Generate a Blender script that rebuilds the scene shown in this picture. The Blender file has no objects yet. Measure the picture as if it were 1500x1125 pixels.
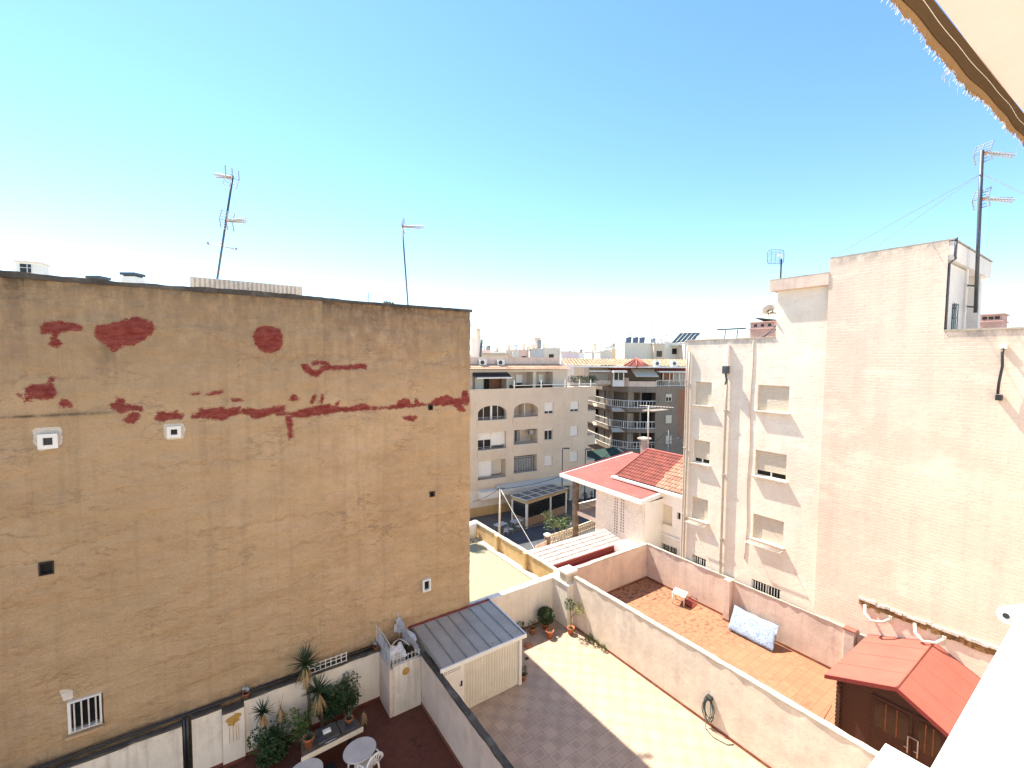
import bpy, math, random
import numpy as np
from mathutils import Vector, Matrix, noise as mnoise
random.seed(7)
sc = bpy.context.scene
COL = sc.collection
R = math.radians

# ------------------------------------------------------------------ camera
FPX, PITCH, ROLL, YAW, CH = 656.34, .0555203, .0072992, .6053255, 12.0
def _axes():
    cy, sy = math.cos(YAW), math.sin(YAW)
    fwd = Vector((sy, cy, 0)); rt = Vector((cy, -sy, 0)); upv = Vector((0, 0, 1))
    f2 = math.cos(PITCH)*fwd - math.sin(PITCH)*upv
    u2 = math.cos(PITCH)*upv + math.sin(PITCH)*fwd
    r3 = math.cos(ROLL)*rt + math.sin(ROLL)*u2
    u3 = math.cos(ROLL)*u2 - math.sin(ROLL)*rt
    return r3, u3, f2
CA, CB, CC = _axes()
def ray(x, y): return ((x-750)*CA - (y-562.5)*CB + FPX*CC)/FPX
CO = Vector((0, 0, CH))
def U(x, y, ax, v):
    d = ray(x, y); i = 'XYZ'.index(ax); t = (v-CO[i])/d[i]
    return CO + t*d
def UD(x, y, dep): return CO + ray(x, y)*dep
cam = bpy.data.cameras.new('camera'); cam.sensor_width = 36; cam.lens = FPX*36/1500
cam.clip_start = .05; cam.clip_end = 4000
co = bpy.data.objects.new('camera', cam); COL.objects.link(co)
M = Matrix((( CA.x, CB.x, -CC.x, 0), (CA.y, CB.y, -CC.y, 0), (CA.z, CB.z, -CC.z, CH), (0, 0, 0, 1)))
co.matrix_world = M
sc.camera = co

# ------------------------------------------------------------------ mesh builder
class MB:
    def __init__(s): s.v = []; s.f = []; s.m = []; s.sm = []
    def add(s, vs, fs, m=0, smooth=False):
        o = len(s.v); s.v += [tuple(v) for v in vs]
        for f in fs:
            s.f.append(tuple(i+o for i in f)); s.m.append(m); s.sm.append(smooth)
        return s
    def quad(s, a, b, c, d, m=0): return s.add([a, b, c, d], [(0, 1, 2, 3)], m)
    def hexa(s, p, m=0):
        return s.add(p, [(0, 3, 2, 1), (4, 5, 6, 7), (0, 1, 5, 4), (1, 2, 6, 5), (2, 3, 7, 6), (3, 0, 4, 7)], m)
    def box(s, x0, x1, y0, y1, z0, z1, m=0):
        return s.hexa([(x0, y0, z0), (x1, y0, z0), (x1, y1, z0), (x0, y1, z0), (x0, y0, z1), (x1, y0, z1), (x1, y1, z1), (x0, y1, z1)], m)
    def obox(s, c, sx, sy, sz, rz=0, m=0, tilt=0):
        ca, sa = math.cos(rz), math.sin(rz); P = []
        for z in (0, sz):
            for (a, b) in ((-.5, -.5), (.5, -.5), (.5, .5), (-.5, .5)):
                x, y = a*sx, b*sy
                zz = z + tilt*y
                P.append((c[0]+ca*x-sa*y, c[1]+sa*x+ca*y, c[2]+zz))
        return s.hexa(P, m)
    def tube(s, pts, r, n=6, m=0, caps=True):
        pts = [Vector(p) for p in pts]; rr = r if isinstance(r, (list, tuple)) else [r]*len(pts)
        vs = []; up = None
        for i, p in enumerate(pts):
            t = (pts[min(i+1, len(pts)-1)]-pts[max(i-1, 0)])
            if t.length < 1e-9: t = Vector((0, 0, 1))
            t.normalize()
            if up is None: up = Vector((0, 0, 1)) if abs(t.z) < .9 else Vector((1, 0, 0))
            a = t.cross(up).normalized(); b = a.cross(t).normalized(); up = b
            for k in range(n):
                an = 2*math.pi*k/n
                vs.append(p + rr[i]*(math.cos(an)*a+math.sin(an)*b))
        fs = []
        for i in range(len(pts)-1):
            for k in range(n):
                fs.append((i*n+k, i*n+(k+1) % n, (i+1)*n+(k+1) % n, (i+1)*n+k))
        s.add(vs, fs, m, n > 4)
        if caps:
            o = len(s.v)-len(vs)
            s.f.append(tuple(o+k for k in range(n))[::-1]); s.m.append(m); s.sm.append(False)
            s.f.append(tuple(o+(len(pts)-1)*n+k for k in range(n))); s.m.append(m); s.sm.append(False)
        return s
    def lathe(s, prof, c=(0, 0, 0), n=20, m=0, sx=1, sy=1):
        vs = []
        for (r, z) in prof:
            for k in range(n):
                a = 2*math.pi*k/n; vs.append((c[0]+r*sx*math.cos(a), c[1]+r*sy*math.sin(a), c[2]+z))
        fs = [(i*n+k, i*n+(k+1) % n, (i+1)*n+(k+1) % n, (i+1)*n+k) for i in range(len(prof)-1) for k in range(n)]
        s.add(vs, fs, m, True); o = len(s.v)-len(vs)
        s.f.append(tuple(o+(len(prof)-1)*n+k for k in range(n))); s.m.append(m); s.sm.append(False)
        s.f.append(tuple(o+k for k in range(n))[::-1]); s.m.append(m); s.sm.append(False)
        return s
    def prism(s, poly, fn, lo, hi, m=0):
        """poly 2-d outline; fn(a,b,h)->point; extruded lo..hi"""
        n = len(poly)
        vs = [fn(a, b, lo) for a, b in poly]+[fn(a, b, hi) for a, b in poly]
        fs = [tuple(range(n))[::-1], tuple(range(n, 2*n))]+[(i, (i+1) % n, n+(i+1) % n, n+i) for i in range(n)]
        return s.add(vs, fs, m)
    def fbox(s, F, u0, u1, z0, z1, n0, n1, m=0):
        return s.hexa([F(u0, z0, n0), F(u1, z0, n0), F(u1, z0, n1), F(u0, z0, n1), F(u0, z1, n0), F(u1, z1, n0), F(u1, z1, n1), F(u0, z1, n1)], m)

class Face:
    """vertical facade plane: u along it, z up, n outward"""
    def __init__(s, o, ang):   # ang = direction of u ; outward normal = u rotated -90 deg
        s.o = Vector((o[0], o[1], 0)); s.u = Vector((math.cos(ang), math.sin(ang), 0)); s.n = Vector((s.u.y, -s.u.x, 0)); s.ang = ang
    def __call__(s, u, z, n=0): return tuple(s.o + s.u*u + s.n*n + Vector((0, 0, z)))
    def hit(s, px, py, n=0):
        d = ray(px, py); p = s.o + s.n*n; t = (p-Vector((0, 0, 0))).dot(s.n)/d.dot(s.n)
        q = CO + d*t; return (q-s.o).dot(s.u), q.z

ROOT = {}
def mesh_obj(name, mb, mats, T=None, bevel=0):
    me = bpy.data.meshes.new(name)
    vs = mb.v
    if T is not None:
        Ti = T.inverted(); vs = [tuple(Ti @ Vector(v)) for v in vs]
    me.from_pydata(vs, [], mb.f)
    if not isinstance(mats, (list, tuple)): mats = [mats]
    for m in mats: me.materials.append(m)
    me.polygons.foreach_set('material_index', mb.m); me.polygons.foreach_set('use_smooth', mb.sm)
    me.update()
    o = bpy.data.objects.new(name, me); COL.objects.link(o)
    if bevel:
        b = o.modifiers.new('bevel', 'BEVEL'); b.width = bevel; b.segments = 2; b.limit_method = 'ANGLE'; b.angle_limit = R(50)
    return o
def thing(name, label, cat, loc=(0, 0, 0), rz=0, group=None):
    o = bpy.data.objects.new(name, None); COL.objects.link(o)
    o.location = loc; o.rotation_euler = (0, 0, rz); o.empty_display_size = .2
    o['label'] = label; o['category'] = cat
    if group: o['group'] = group
    ROOT[o.name] = Matrix.Translation(Vector(loc)) @ Matrix.Rotation(rz, 4, 'Z')
    return o
def part(par, name, mb, mats, label=None, bevel=0):
    T = ROOT[par.name]
    o = mesh_obj(name, mb, mats, T, bevel); o.parent = par; ROOT[o.name] = T
    if label: o['label'] = label
    return o
def solo(name, mb, mats, label, cat, group=None, bevel=0):
    xs = [v[0] for v in mb.v]; ys = [v[1] for v in mb.v]; zs = [v[2] for v in mb.v]
    c = Vector(((min(xs)+max(xs))/2, (min(ys)+max(ys))/2, min(zs))); T = Matrix.Translation(c)
    o = mesh_obj(name, mb, mats, T, bevel); o.location = c; o['label'] = label; o['category'] = cat
    if group: o['group'] = group
    ROOT[o.name] = T
    return o
def struct(name, mb, mats, kind='structure'):
    o = mesh_obj(name, mb, mats); o['kind'] = kind; return o
def copy_thing(root, loc, rz=0, label=None, group=None, scale=1):
    r = root.copy(); COL.objects.link(r); r.location = loc; r.rotation_euler = (0, 0, rz); r.scale = (scale,)*3
    if label: r['label'] = label
    if group: r['group'] = group
    for ch in root.children:
        c = ch.copy(); COL.objects.link(c); c.parent = r
        for g in ch.children:
            d = g.copy(); COL.objects.link(d); d.parent = c
    return r

# ------------------------------------------------------------------ materials
def nt(name):
    m = bpy.data.materials.new(name); m.use_nodes = True; t = m.node_tree
    b = t.nodes['Principled BSDF']; return m, t, b
def N(t, typ, **kw):
    n = t.nodes.new(typ)
    for k, v in kw.items():
        if k.startswith('i_'): n.inputs[k[2:].replace('_', ' ')].default_value = v
        else: setattr(n, k, v)
    return n
def coords(t, scale=(1, 1, 1)):
    g = N(t, 'ShaderNodeNewGeometry'); mp = N(t, 'ShaderNodeMapping'); mp.inputs['Scale'].default_value = scale
    t.links.new(g.outputs['Position'], mp.inputs['Vector']); return mp.outputs[0]
def noise(t, vec, sc_, det=5, rough=.55, dist=0):
    n = N(t, 'ShaderNodeTexNoise'); n.inputs['Scale'].default_value = sc_; n.inputs['Detail'].default_value = det
    n.inputs['Roughness'].default_value = rough; n.inputs['Distortion'].default_value = dist
    t.links.new(vec, n.inputs['Vector']); return n.outputs['Fac']
def ramp(t, fac, p0, p1, c0=(0, 0, 0, 1), c1=(1, 1, 1, 1)):
    r = N(t, 'ShaderNodeValToRGB'); r.color_ramp.elements[0].position = p0; r.color_ramp.elements[1].position = p1
    r.color_ramp.elements[0].color = c0; r.color_ramp.elements[1].color = c1
    t.links.new(fac, r.inputs[0]); return r.outputs[0]
def mix(t, fac, a, b, mode='MIX'):
    n = N(t, 'ShaderNodeMix', data_type='RGBA', blend_type=mode)
    for s_, v in ((0, fac), (6, a), (7, b)):
        if hasattr(v, 'is_linked') or hasattr(v, 'links'): t.links.new(v, n.inputs[s_])
        elif s_ == 0: n.inputs[0].default_value = v
        else: n.inputs[s_].default_value = (*v[:3], 1)
    return n.outputs[2]
def math_(t, op, a, b=0.0, c=None):
    n = N(t, 'ShaderNodeMath', operation=op)
    for i, v in enumerate((a, b) if c is None else (a, b, c)):
        if hasattr(v, 'links'): t.links.new(v, n.inputs[i])
        else: n.inputs[i].default_value = v
    return n.outputs[0]
def bump(t, b, h, strength=.3, dist=.02):
    n = N(t, 'ShaderNodeBump'); n.inputs['Strength'].default_value = strength; n.inputs['Distance'].default_value = dist
    t.links.new(h, n.inputs['Height']); t.links.new(n.outputs[0], b.inputs['Normal']); return n
def mul(c, k): return (min(.92, c[0]*k*1.02), min(.91, c[1]*k*.98), min(.88, c[2]*k*.875))
def plaster(name, c, var=.14, sc_=.7, stain=None, stamt=.35, bmp=.25, rough=.9, streak=0, speck=0):
    """painted render: cloudy tone, optional dirt stains, vertical streaks, fine bump"""
    m, t, b = nt(name); v = coords(t)
    big = noise(t, v, sc_, 6, .6); fine = noise(t, v, 14, 4)
    col = mix(t, ramp(t, big, .3, .7), mul(c, 1-var), mul(c, 1+var))
    col = mix(t, math_(t, 'MULTIPLY', ramp(t, fine, .35, .75), .22), col, mul(c, .72))
    if stain:
        s = ramp(t, noise(t, coords(t, (1, 1, .8)), 1.3, 9, .72), .52, .72)
        col = mix(t, math_(t, 'MULTIPLY', s, stamt), col, stain)
    if streak:
        s = ramp(t, noise(t, coords(t, (5, 5, .28)), 1.2, 6, .6), .5, .78)
        col = mix(t, math_(t, 'MULTIPLY', s, streak), col, stain or mul(c, .5))
    if speck:
        s = ramp(t, noise(t, v, 9, 8, .8), .62, .68)
        col = mix(t, math_(t, 'MULTIPLY', s, speck), col, stain or mul(c, .3))
    t.links.new(col, b.inputs['Base Color']); b.inputs['Roughness'].default_value = rough
    b.inputs['Specular IOR Level'].default_value = .2
    h = math_(t, 'ADD', math_(t, 'MULTIPLY', noise(t, v, 30, 5), .5), noise(t, v, 4, 5))
    bump(t, b, h, bmp, .03); return m
def simple(name, c, rough=.5, metal=0, var=.12, sc_=6, spec=.5, alpha=1, trans=0):
    m, t, b = nt(name); v = coords(t)
    col = mix(t, ramp(t, noise(t, v, sc_, 5), .3, .7), mul(c, 1-var), mul(c, 1+var))
    t.links.new(col, b.inputs['Base Color']); b.inputs['Roughness'].default_value = rough; b.inputs['Metallic'].default_value = metal
    b.inputs['Specular IOR Level'].default_value = spec
    if alpha < 1: b.inputs['Alpha'].default_value = alpha
    if trans: b.inputs['Transmission Weight'].default_value = trans
    return m
def brickpaint(name, c, streakc, mortar=.75, sx='Y', bstr=.6, sc_=1.0, grime=(.35, .27, .2)):
    m, t, b = nt(name)
    g = N(t, 'ShaderNodeNewGeometry'); sp = N(t, 'ShaderNodeSeparateXYZ'); t.links.new(g.outputs['Position'], sp.inputs[0])
    cb = N(t, 'ShaderNodeCombineXYZ'); t.links.new(sp.outputs[sx], cb.inputs[0]); t.links.new(sp.outputs['Z'], cb.inputs[1])
    wob = N(t, 'ShaderNodeVectorMath', operation='SCALE'); nn = N(t, 'ShaderNodeTexNoise'); nn.inputs['Scale'].default_value = 2.2
    t.links.new(g.outputs['Position'], nn.inputs['Vector']); t.links.new(nn.outputs['Color'], wob.inputs[0]); wob.inputs['Scale'].default_value = .05
    ad = N(t, 'ShaderNodeVectorMath', operation='ADD'); t.links.new(cb.outputs[0], ad.inputs[0]); t.links.new(wob.outputs[0], ad.inputs[1])
    bt = N(t, 'ShaderNodeTexBrick'); bt.inputs['Scale'].default_value = 1; bt.inputs['Brick Width'].default_value = .33*sc_; bt.inputs['Row Height'].default_value = .115*sc_
    bt.inputs['Mortar Size'].default_value = .012; bt.inputs['Mortar Smooth'].default_value = .7
    bt.inputs['Color1'].default_value = (1, 1, 1, 1); bt.inputs['Color2'].default_value = (.75, .75, .75, 1); bt.inputs['Mortar'].default_value = (0, 0, 0, 1)
    t.links.new(ad.outputs[0], bt.inputs['Vector'])
    v = coords(t)
    col = mix(t, ramp(t, noise(t, v, .35, 6, .6), .32, .68), mul(c, .88), mul(c, 1.1))
    st = ramp(t, noise(t, coords(t, (2.2, 2.2, .22)), 1.0, 7, .62), .45, .75)
    col = mix(t, math_(t, 'MULTIPLY', st, .5), col, streakc)
    pale = ramp(t, noise(t, coords(t, (.6, .6, 1.4)), .9, 8, .7), .52, .66)
    col = mix(t, math_(t, 'MULTIPLY', pale, .4), col, mul(c, 1.35))
    gr = ramp(t, noise(t, coords(t, (1, 1, 2.2)), 3.2, 8, .75), .56, .74)
    col = mix(t, math_(t, 'MULTIPLY', gr, .4), col, grime)
    col = mix(t, math_(t, 'MULTIPLY', bt.outputs['Fac'], .1), col, mul(c, mortar))
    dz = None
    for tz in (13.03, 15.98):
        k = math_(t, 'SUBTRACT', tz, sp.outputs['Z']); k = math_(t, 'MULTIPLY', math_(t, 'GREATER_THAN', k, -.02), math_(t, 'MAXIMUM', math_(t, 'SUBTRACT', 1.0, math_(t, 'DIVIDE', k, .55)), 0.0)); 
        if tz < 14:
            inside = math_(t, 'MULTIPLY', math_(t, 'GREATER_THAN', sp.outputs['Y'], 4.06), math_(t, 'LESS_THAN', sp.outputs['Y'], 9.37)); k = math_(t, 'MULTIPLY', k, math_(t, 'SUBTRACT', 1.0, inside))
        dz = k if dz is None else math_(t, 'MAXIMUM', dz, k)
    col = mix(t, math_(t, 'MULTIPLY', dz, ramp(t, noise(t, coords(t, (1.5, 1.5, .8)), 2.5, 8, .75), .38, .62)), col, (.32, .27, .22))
    t.links.new(col, b.inputs['Base Color']); b.inputs['Roughness'].default_value = .88; b.inputs['Specular IOR Level'].default_value = .2
    fade = ramp(t, noise(t, v, .5, 4), .36, .62)
    h = math_(t, 'ADD', math_(t, 'MULTIPLY', math_(t, 'SUBTRACT', 1.0, bt.outputs['Fac']), fade), math_(t, 'MULTIPLY', noise(t, v, 7, 6), 1.1))
    bump(t, b, h, bstr, .012); return m
def tilefloor(name, base, line, p, off=(0, 0), motif=None, lw=.03, stain=None, stamt=.6, rough=.5, stain_shade_grad=0.0):
    m, t, b = nt(name)
    g = N(t, 'ShaderNodeNewGeometry'); sp = N(t, 'ShaderNodeSeparateXYZ'); t.links.new(g.outputs['Position'], sp.inputs[0])
    def cell(o, d, per):  # distance to nearest cell border, 0..0.5
        a = math_(t, 'DIVIDE', math_(t, 'SUBTRACT', o, d), per)
        return math_(t, 'ABSOLUTE', math_(t, 'SUBTRACT', math_(t, 'FRACT', a), .5))
    fx = cell(sp.outputs['X'], off[0], p); fy = cell(sp.outputs['Y'], off[1], p)
    ln = math_(t, 'GREATER_THAN', math_(t, 'MAXIMUM', fx, fy), .5-lw)
    v = coords(t)
    ids = N(t, 'ShaderNodeTexWhiteNoise', noise_dimensions='2D'); cb = N(t, 'ShaderNodeCombineXYZ')
    t.links.new(math_(t, 'FLOOR', math_(t, 'DIVIDE', math_(t, 'SUBTRACT', sp.outputs['X'], off[0]), p)), cb.inputs[0])
    t.links.new(math_(t, 'FLOOR', math_(t, 'DIVIDE', math_(t, 'SUBTRACT', sp.outputs['Y'], off[1]), p)), cb.inputs[1])
    t.links.new(cb.outputs[0], ids.inputs['Vector'])
    col = mix(t, ids.outputs[0], mul(base, .9), mul(base, 1.06))
    col = mix(t, math_(t, 'MULTIPLY', ramp(t, noise(t, v, .9, 7, .65), .35, .7), .35), col, mul(base, .78))
    if motif:
        a = cell(sp.outputs['X'], off[0]-motif[1], p*2); c2 = cell(sp.outputs['Y'], off[1]-motif[1], p*2)
        a2 = cell(sp.outputs['X'], off[0]-motif[1]+p, p*2); c3 = cell(sp.outputs['Y'], off[1]-motif[1]+p, p*2)
        s1 = math_(t, 'LESS_THAN', math_(t, 'MAXIMUM', a, c2), .16); s2 = math_(t, 'LESS_THAN', math_(t, 'MAXIMUM', a2, c3), .16)
        mm = math_(t, 'MAXIMUM', s1, s2)
        col = mix(t, math_(t, 'MULTIPLY', mm, math_(t, 'ADD', .42, math_(t, 'MULTIPLY', noise(t, v, 6, 5), .6))), col, motif[0])
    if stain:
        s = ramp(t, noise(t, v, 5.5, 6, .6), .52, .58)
        s = math_(t, 'MULTIPLY', s, ramp(t, math_(t, 'ADD', math_(t, 'MULTIPLY', noise(t, v, .5, 3), .6), math_(t, 'MULTIPLY', sp.outputs['Y'], stain_shade_grad)), *((.57, .82) if stain_shade_grad else (.26, .4))))  # with a gradient, stain grows along Y and doubles as painted shade
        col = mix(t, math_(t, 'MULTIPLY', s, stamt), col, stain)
    col = mix(t, math_(t, 'MULTIPLY', ln, .75), col, line)
    t.links.new(col, b.inputs['Base Color']); b.inputs['Roughness'].default_value = rough; b.inputs['Specular IOR Level'].default_value = .25
    h = math_(t, 'SUBTRACT', math_(t, 'MULTIPLY', noise(t, v, 12, 5), .4), ln); bump(t, b, h, .25, .01)
    return m
def claytile(name, c1, c2, axis='Y', split=None, c3=None, pitch=.24, course=.38, slopeaxis='X'):
    m, t, b = nt(name)
    g = N(t, 'ShaderNodeNewGeometry'); sp = N(t, 'ShaderNodeSeparateXYZ'); t.links.new(g.outputs['Position'], sp.inputs[0])
    ru = math_(t, 'DIVIDE', sp.outputs[axis], pitch); rv = math_(t, 'DIVIDE', sp.outputs[slopeaxis], course)
    cb = N(t, 'ShaderNodeCombineXYZ'); t.links.new(math_(t, 'FLOOR', ru), cb.inputs[0]); t.links.new(math_(t, 'FLOOR', rv), cb.inputs[1])
    w = N(t, 'ShaderNodeTexWhiteNoise', noise_dimensions='2D'); t.links.new(cb.outputs[0], w.inputs['Vector'])
    v = coords(t); a, bb = c1, c2
    col = mix(t, w.outputs[0], a, bb)
    if split is not None:
        f = math_(t, 'GREATER_THAN', math_(t, 'ADD', sp.outputs['Y'], math_(t, 'MULTIPLY', noise(t, v, 1.5, 3), .8)), split)
        col = mix(t, f, col, mix(t, w.outputs[0], mul(c3, .8), mul(c3, 1.25)))
    col = mix(t, math_(t, 'MULTIPLY', ramp(t, noise(t, v, 3, 8, .7), .55, .7), .5), col, mul(c1, .35))
    t.links.new(col, b.inputs['Base Color']); b.inputs['Roughness'].default_value = .85
    return m

W = {}
W['tanplain'] = plaster('tan_plaster', (.5, .33, .2), .12, 1.5, (.25, .16, .1), .4, .4)
W['white'] = plaster('white_render', (.76, .7, .63), .08, 1.1, (.3, .24, .18), .3, .25, streak=.25)
W['whitedirty'] = plaster('grimy_white_render', (.7, .65, .58), .12, 1.3, (.2, .16, .13), .55, .3, streak=.5, speck=.35)
W['pinkwall'] = plaster('pale_pink_render', (.7, .565, .49), .12, 1.1, (.38, .25, .19), .45, .3, streak=.35)
W['divwall'] = plaster('blotchy_cream_render', (.7, .61, .53), .14, 1.4, (.36, .33, .31), .5, .3, streak=.15, speck=.2)
W['coping'] = plaster('weathered_coping', (.46, .41, .35), .15, 2.5, (.12, .1, .08), .6, .4, speck=.6)
W['darkmould'] = plaster('blackened_coping', (.085, .075, .065), .35, 3, (.3, .26, .21), .5, .5, speck=.5)
W['gapdark'] = plaster('dark_mouldy_gap', (.05, .04, .035), .3, 3, None, 0, .3)
W['brickA'] = brickpaint('painted_brick_peach', (.82, .745, .65), (.72, .57, .44))
W['brickB'] = brickpaint('painted_brick_pink', (.755, .63, .535), (.66, .48, .37), bstr=.45)
W['flatrender'] = plaster('pale_smooth_render', (.66, .6, .55), .08, 1, (.4, .33, .28), .3, .2, streak=.2)
W['beige'] = plaster('beige_facade_render', (.63, .525, .42), .08, .4, (.3, .22, .17), .2, .2, streak=.16)
W['beigein'] = plaster('recess_render', (.6, .52, .44), .08, .8)
W['grey'] = plaster('grey_brown_facade', (.25, .205, .17), .1, .5, (.1, .08, .07), .3, .2, streak=.3)
W['villa'] = plaster('villa_white_render', (.76, .73, .73), .05, 1, (.5, .42, .38), .25, .3)
W['villarough'] = plaster('villa_rough_cream', (.7, .62, .57), .12, 5, (.3, .22, .16), .4, .9, speck=.45)
W['shutter'] = simple('cream_shutter_plastic', (.62, .55, .46), .5, var=.06)
W['shutterw'] = simple('white_shutter_plastic', (.72, .69, .66), .45, var=.05)
W['sill'] = plaster('stone_sill', (.6, .54, .48), .12, 4, (.3, .22, .17), .5, .2)
W['frame'] = simple('white_window_frame', (.75, .74, .72), .35, var=.04)
W['glass'] = simple('dark_window_glass', (.015, .017, .02), .12, var=.3, spec=.35)
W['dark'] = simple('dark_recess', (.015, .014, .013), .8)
W['bars'] = simple('painted_steel_bars', (.6, .58, .55), .4)
W['steel'] = simple('dull_galvanised_steel', (.3, .31, .33), .45, .6)
W['mast'] = simple('dark_mast_steel', (.09, .1, .12), .5, .4)
W['alu'] = simple('aluminium_rod', (.4, .42, .45), .4, .6)
W['orangepl'] = simple('orange_plastic', (.6, .25, .1), .5)
W['black'] = simple('black_plastic', (.02, .02, .022), .4)
W['pipe'] = simple('grey_pvc_pipe', (.42, .38, .34), .5)
W['pipepink'] = plaster('painted_pipe', (.62, .5, .42), .1, 3, (.35, .25, .2), .4)
W['redroof'] = plaster('red_roof_coating', (.33, .108, .084), .12, 1.2, (.26, .11, .08), .4, .15, rough=.7)
W['pinkroof'] = plaster('faded_red_roof_paint', (.35, .1, .09), .12, .5, (.38, .2, .13), .45, .15)
W['darkred'] = simple('dark_red_trim', (.2, .03, .025), .6)
W['wood'] = None
W['terracotta'] = plaster('terracotta', (.42, .15, .07), .15, 6, (.55, .4, .3), .35, .3)
W['skirt'] = plaster('terracotta_skirting', (.24, .09, .055), .2, 4, (.55, .35, .22), .4, .2)
W['skirtshade'] = plaster('shaded_red_skirting', (.16, .05, .035), .2, 4, (.3, .15, .1), .3, .2)  # darker copy of the skirting, left patio shade put into its colour
W['soil'] = plaster('potting_soil', (.05, .035, .025), .3, 20, None, 0, .8)
W['leaf'] = simple('dark_green_leaf', (.035, .07, .022), .5, var=.5, sc_=9)
W['leaf2'] = simple('mid_green_leaf', (.08, .13, .03), .5, var=.5, sc_=9)
W['leaf3'] = simple('pale_lemon_leaf', (.3, .34, .1), .5, var=.5, sc_=12)
W['yucca'] = simple('yucca_blade_green', (.045, .075, .035), .45, var=.5, sc_=7)
W['straw'] = simple('dry_straw_leaf', (.36, .24, .12), .8, var=.35, sc_=12)
W['bark'] = plaster('bark_brown', (.13, .09, .06), .3, 12, None, 0, .8)
W['plastic'] = simple('white_garden_plastic', (.78, .76, .74), .35, var=.04)
W['tabletop'] = simple('grey_white_tabletop', (.5, .48, .47), .45, var=.1, sc_=3)
W['tile_clay'] = claytile('clay_roof_tiles', (.36, .19, .11), (.5, .32, .2))
W['tile_villa'] = claytile('villa_roof_tiles', (.28, .13, .075), (.4, .23, .14), split=24.2, c3=(.22, .055, .038), pitch=.3, course=.42)
W['tile_old'] = claytile('lichen_roof_tiles', (.3, .2, .1), (.55, .4, .24))
W['tile_pale'] = claytile('sunbleached_pink_tiles', (.34, .25, .21), (.5, .39, .33), axis='X', slopeaxis='Y')
W['yellowwall'] = plaster('ochre_parapet', (.6, .42, .22), .14, 2, (.25, .17, .1), .45, .4, streak=.2)
W['ochre'] = plaster('ochre_dado', (.5, .33, .16), .12, 1)
W['shedroof'] = None

# tan stained gable render with brick-red filler patches (mask stored on the mesh)
def tanwall():
    m, t, b = nt('tan_gable_render'); v = coords(t)
    col = mix(t, ramp(t, noise(t, v, .28, 6, .6), .3, .7), (.6, .39, .205), (.76, .525, .295))
    s = ramp(t, noise(t, coords(t, (.6, .6, 1.05)), 1.3, 10, .78), .42, .66)
    col = mix(t, math_(t, 'MULTIPLY', s, .5), col, (.38, .25, .135))
    s = ramp(t, noise(t, coords(t, (.45, .45, 1.6)), 2.4, 8, .7), .5, .72)
    col = mix(t, math_(t, 'MULTIPLY', s, .5), col, (.72, .5, .31))
    at = N(t, 'ShaderNodeAttribute', attribute_name='dirt')
    d = math_(t, 'MULTIPLY', at.outputs['Fac'], ramp(t, noise(t, coords(t, (1.6, 1.6, .7)), 2.2, 9, .72), .27, .56))
    col = mix(t, d, col, (.085, .062, .045))
    cr = math_(t, 'ABSOLUTE', math_(t, 'SUBTRACT', noise(t, coords(t, (.55, .55, 1.5)), .9, 8, .6), .5))
    cr = ramp(t, cr, .0, .012, (1, 1, 1, 1), (0, 0, 0, 1))
    cm = ramp(t, noise(t, coords(t), .7, 4), .45, .6)
    col = mix(t, math_(t, 'MULTIPLY', math_(t, 'MULTIPLY', cr, cm), .55), col, (.16, .095, .05))
    pz = N(t, 'ShaderNodeSeparateXYZ'); t.links.new(v, pz.inputs[0])
    pan = math_(t, 'FLOOR', math_(t, 'DIVIDE', math_(t, 'ADD', pz.outputs['X'], 10.0), 3.3)); wn = N(t, 'ShaderNodeTexWhiteNoise', noise_dimensions='1D'); t.links.new(pan, wn.inputs['W'])
    col = mix(t, math_(t, 'MULTIPLY', wn.outputs[0], .35), col, (.6, .42, .22))
    st = ramp(t, noise(t, coords(t, (3.5, 3.5, .12)), 1.3, 6, .6), .5, .8)
    col = mix(t, math_(t, 'MULTIPLY', st, .28), col, (.2, .13, .08))
    fn = ramp(t, noise(t, v, 24, 6, .7), .4, .75)
    col = mix(t, math_(t, 'MULTIPLY', fn, .3), col, (.3, .19, .1))
    ac_ = N(t, 'ShaderNodeAttribute', attribute_name='crack'); cf = math_(t, 'MULTIPLY', ac_.outputs['Fac'], ramp(t, noise(t, v, 6, 7, .7), .38, .62))
    col = mix(t, math_(t, 'MULTIPLY', cf, .45), col, (.3, .17, .09))
    ap = N(t, 'ShaderNodeAttribute', attribute_name='paint')
    e = math_(t, 'ADD', ap.outputs['Fac'], math_(t, 'MULTIPLY', math_(t, 'SUBTRACT', noise(t, coords(t, (.8, .8, 1.3)), 10, 10, .9), .5), .5)); e = math_(t, 'ADD', e, .028)
    mk = math_(t, 'MULTIPLY', ramp(t, e, .0, .02), ramp(t, noise(t, coords(t, (1, 1, 1)), 20, 6, .7), .28, .36))
    rd = mix(t, ramp(t, noise(t, coords(t, (1, 1, 2.2)), 4, 9, .8), .42, .66), (.24, .042, .03), (.4, .11, .08))
    col = mix(t, mk, col, rd)
    pl = N(t, 'ShaderNodeAttribute', attribute_name='pale')
    e2 = math_(t, 'ADD', pl.outputs['Fac'], math_(t, 'MULTIPLY', math_(t, 'SUBTRACT', noise(t, v, 14, 6, .7), .5), .08))
    col = mix(t, ramp(t, e2, 0, .01), col, mix(t, noise(t, v, 8), (.8, .7, .55), (.92, .82, .66)))
    t.links.new(col, b.inputs['Base Color']); b.inputs['Roughness'].default_value = .92; b.inputs['Specular IOR Level'].default_value = .15
    h = math_(t, 'ADD', noise(t, coords(t, (1, 1, 1.8)), 5, 9, .7), math_(t, 'MULTIPLY', noise(t, coords(t, (.9, .9, 2.)), 1.6, 9, .75), 1.6))
    bump(t, b, h, 1.0, .09); return m
W['tan'] = tanwall()

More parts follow.
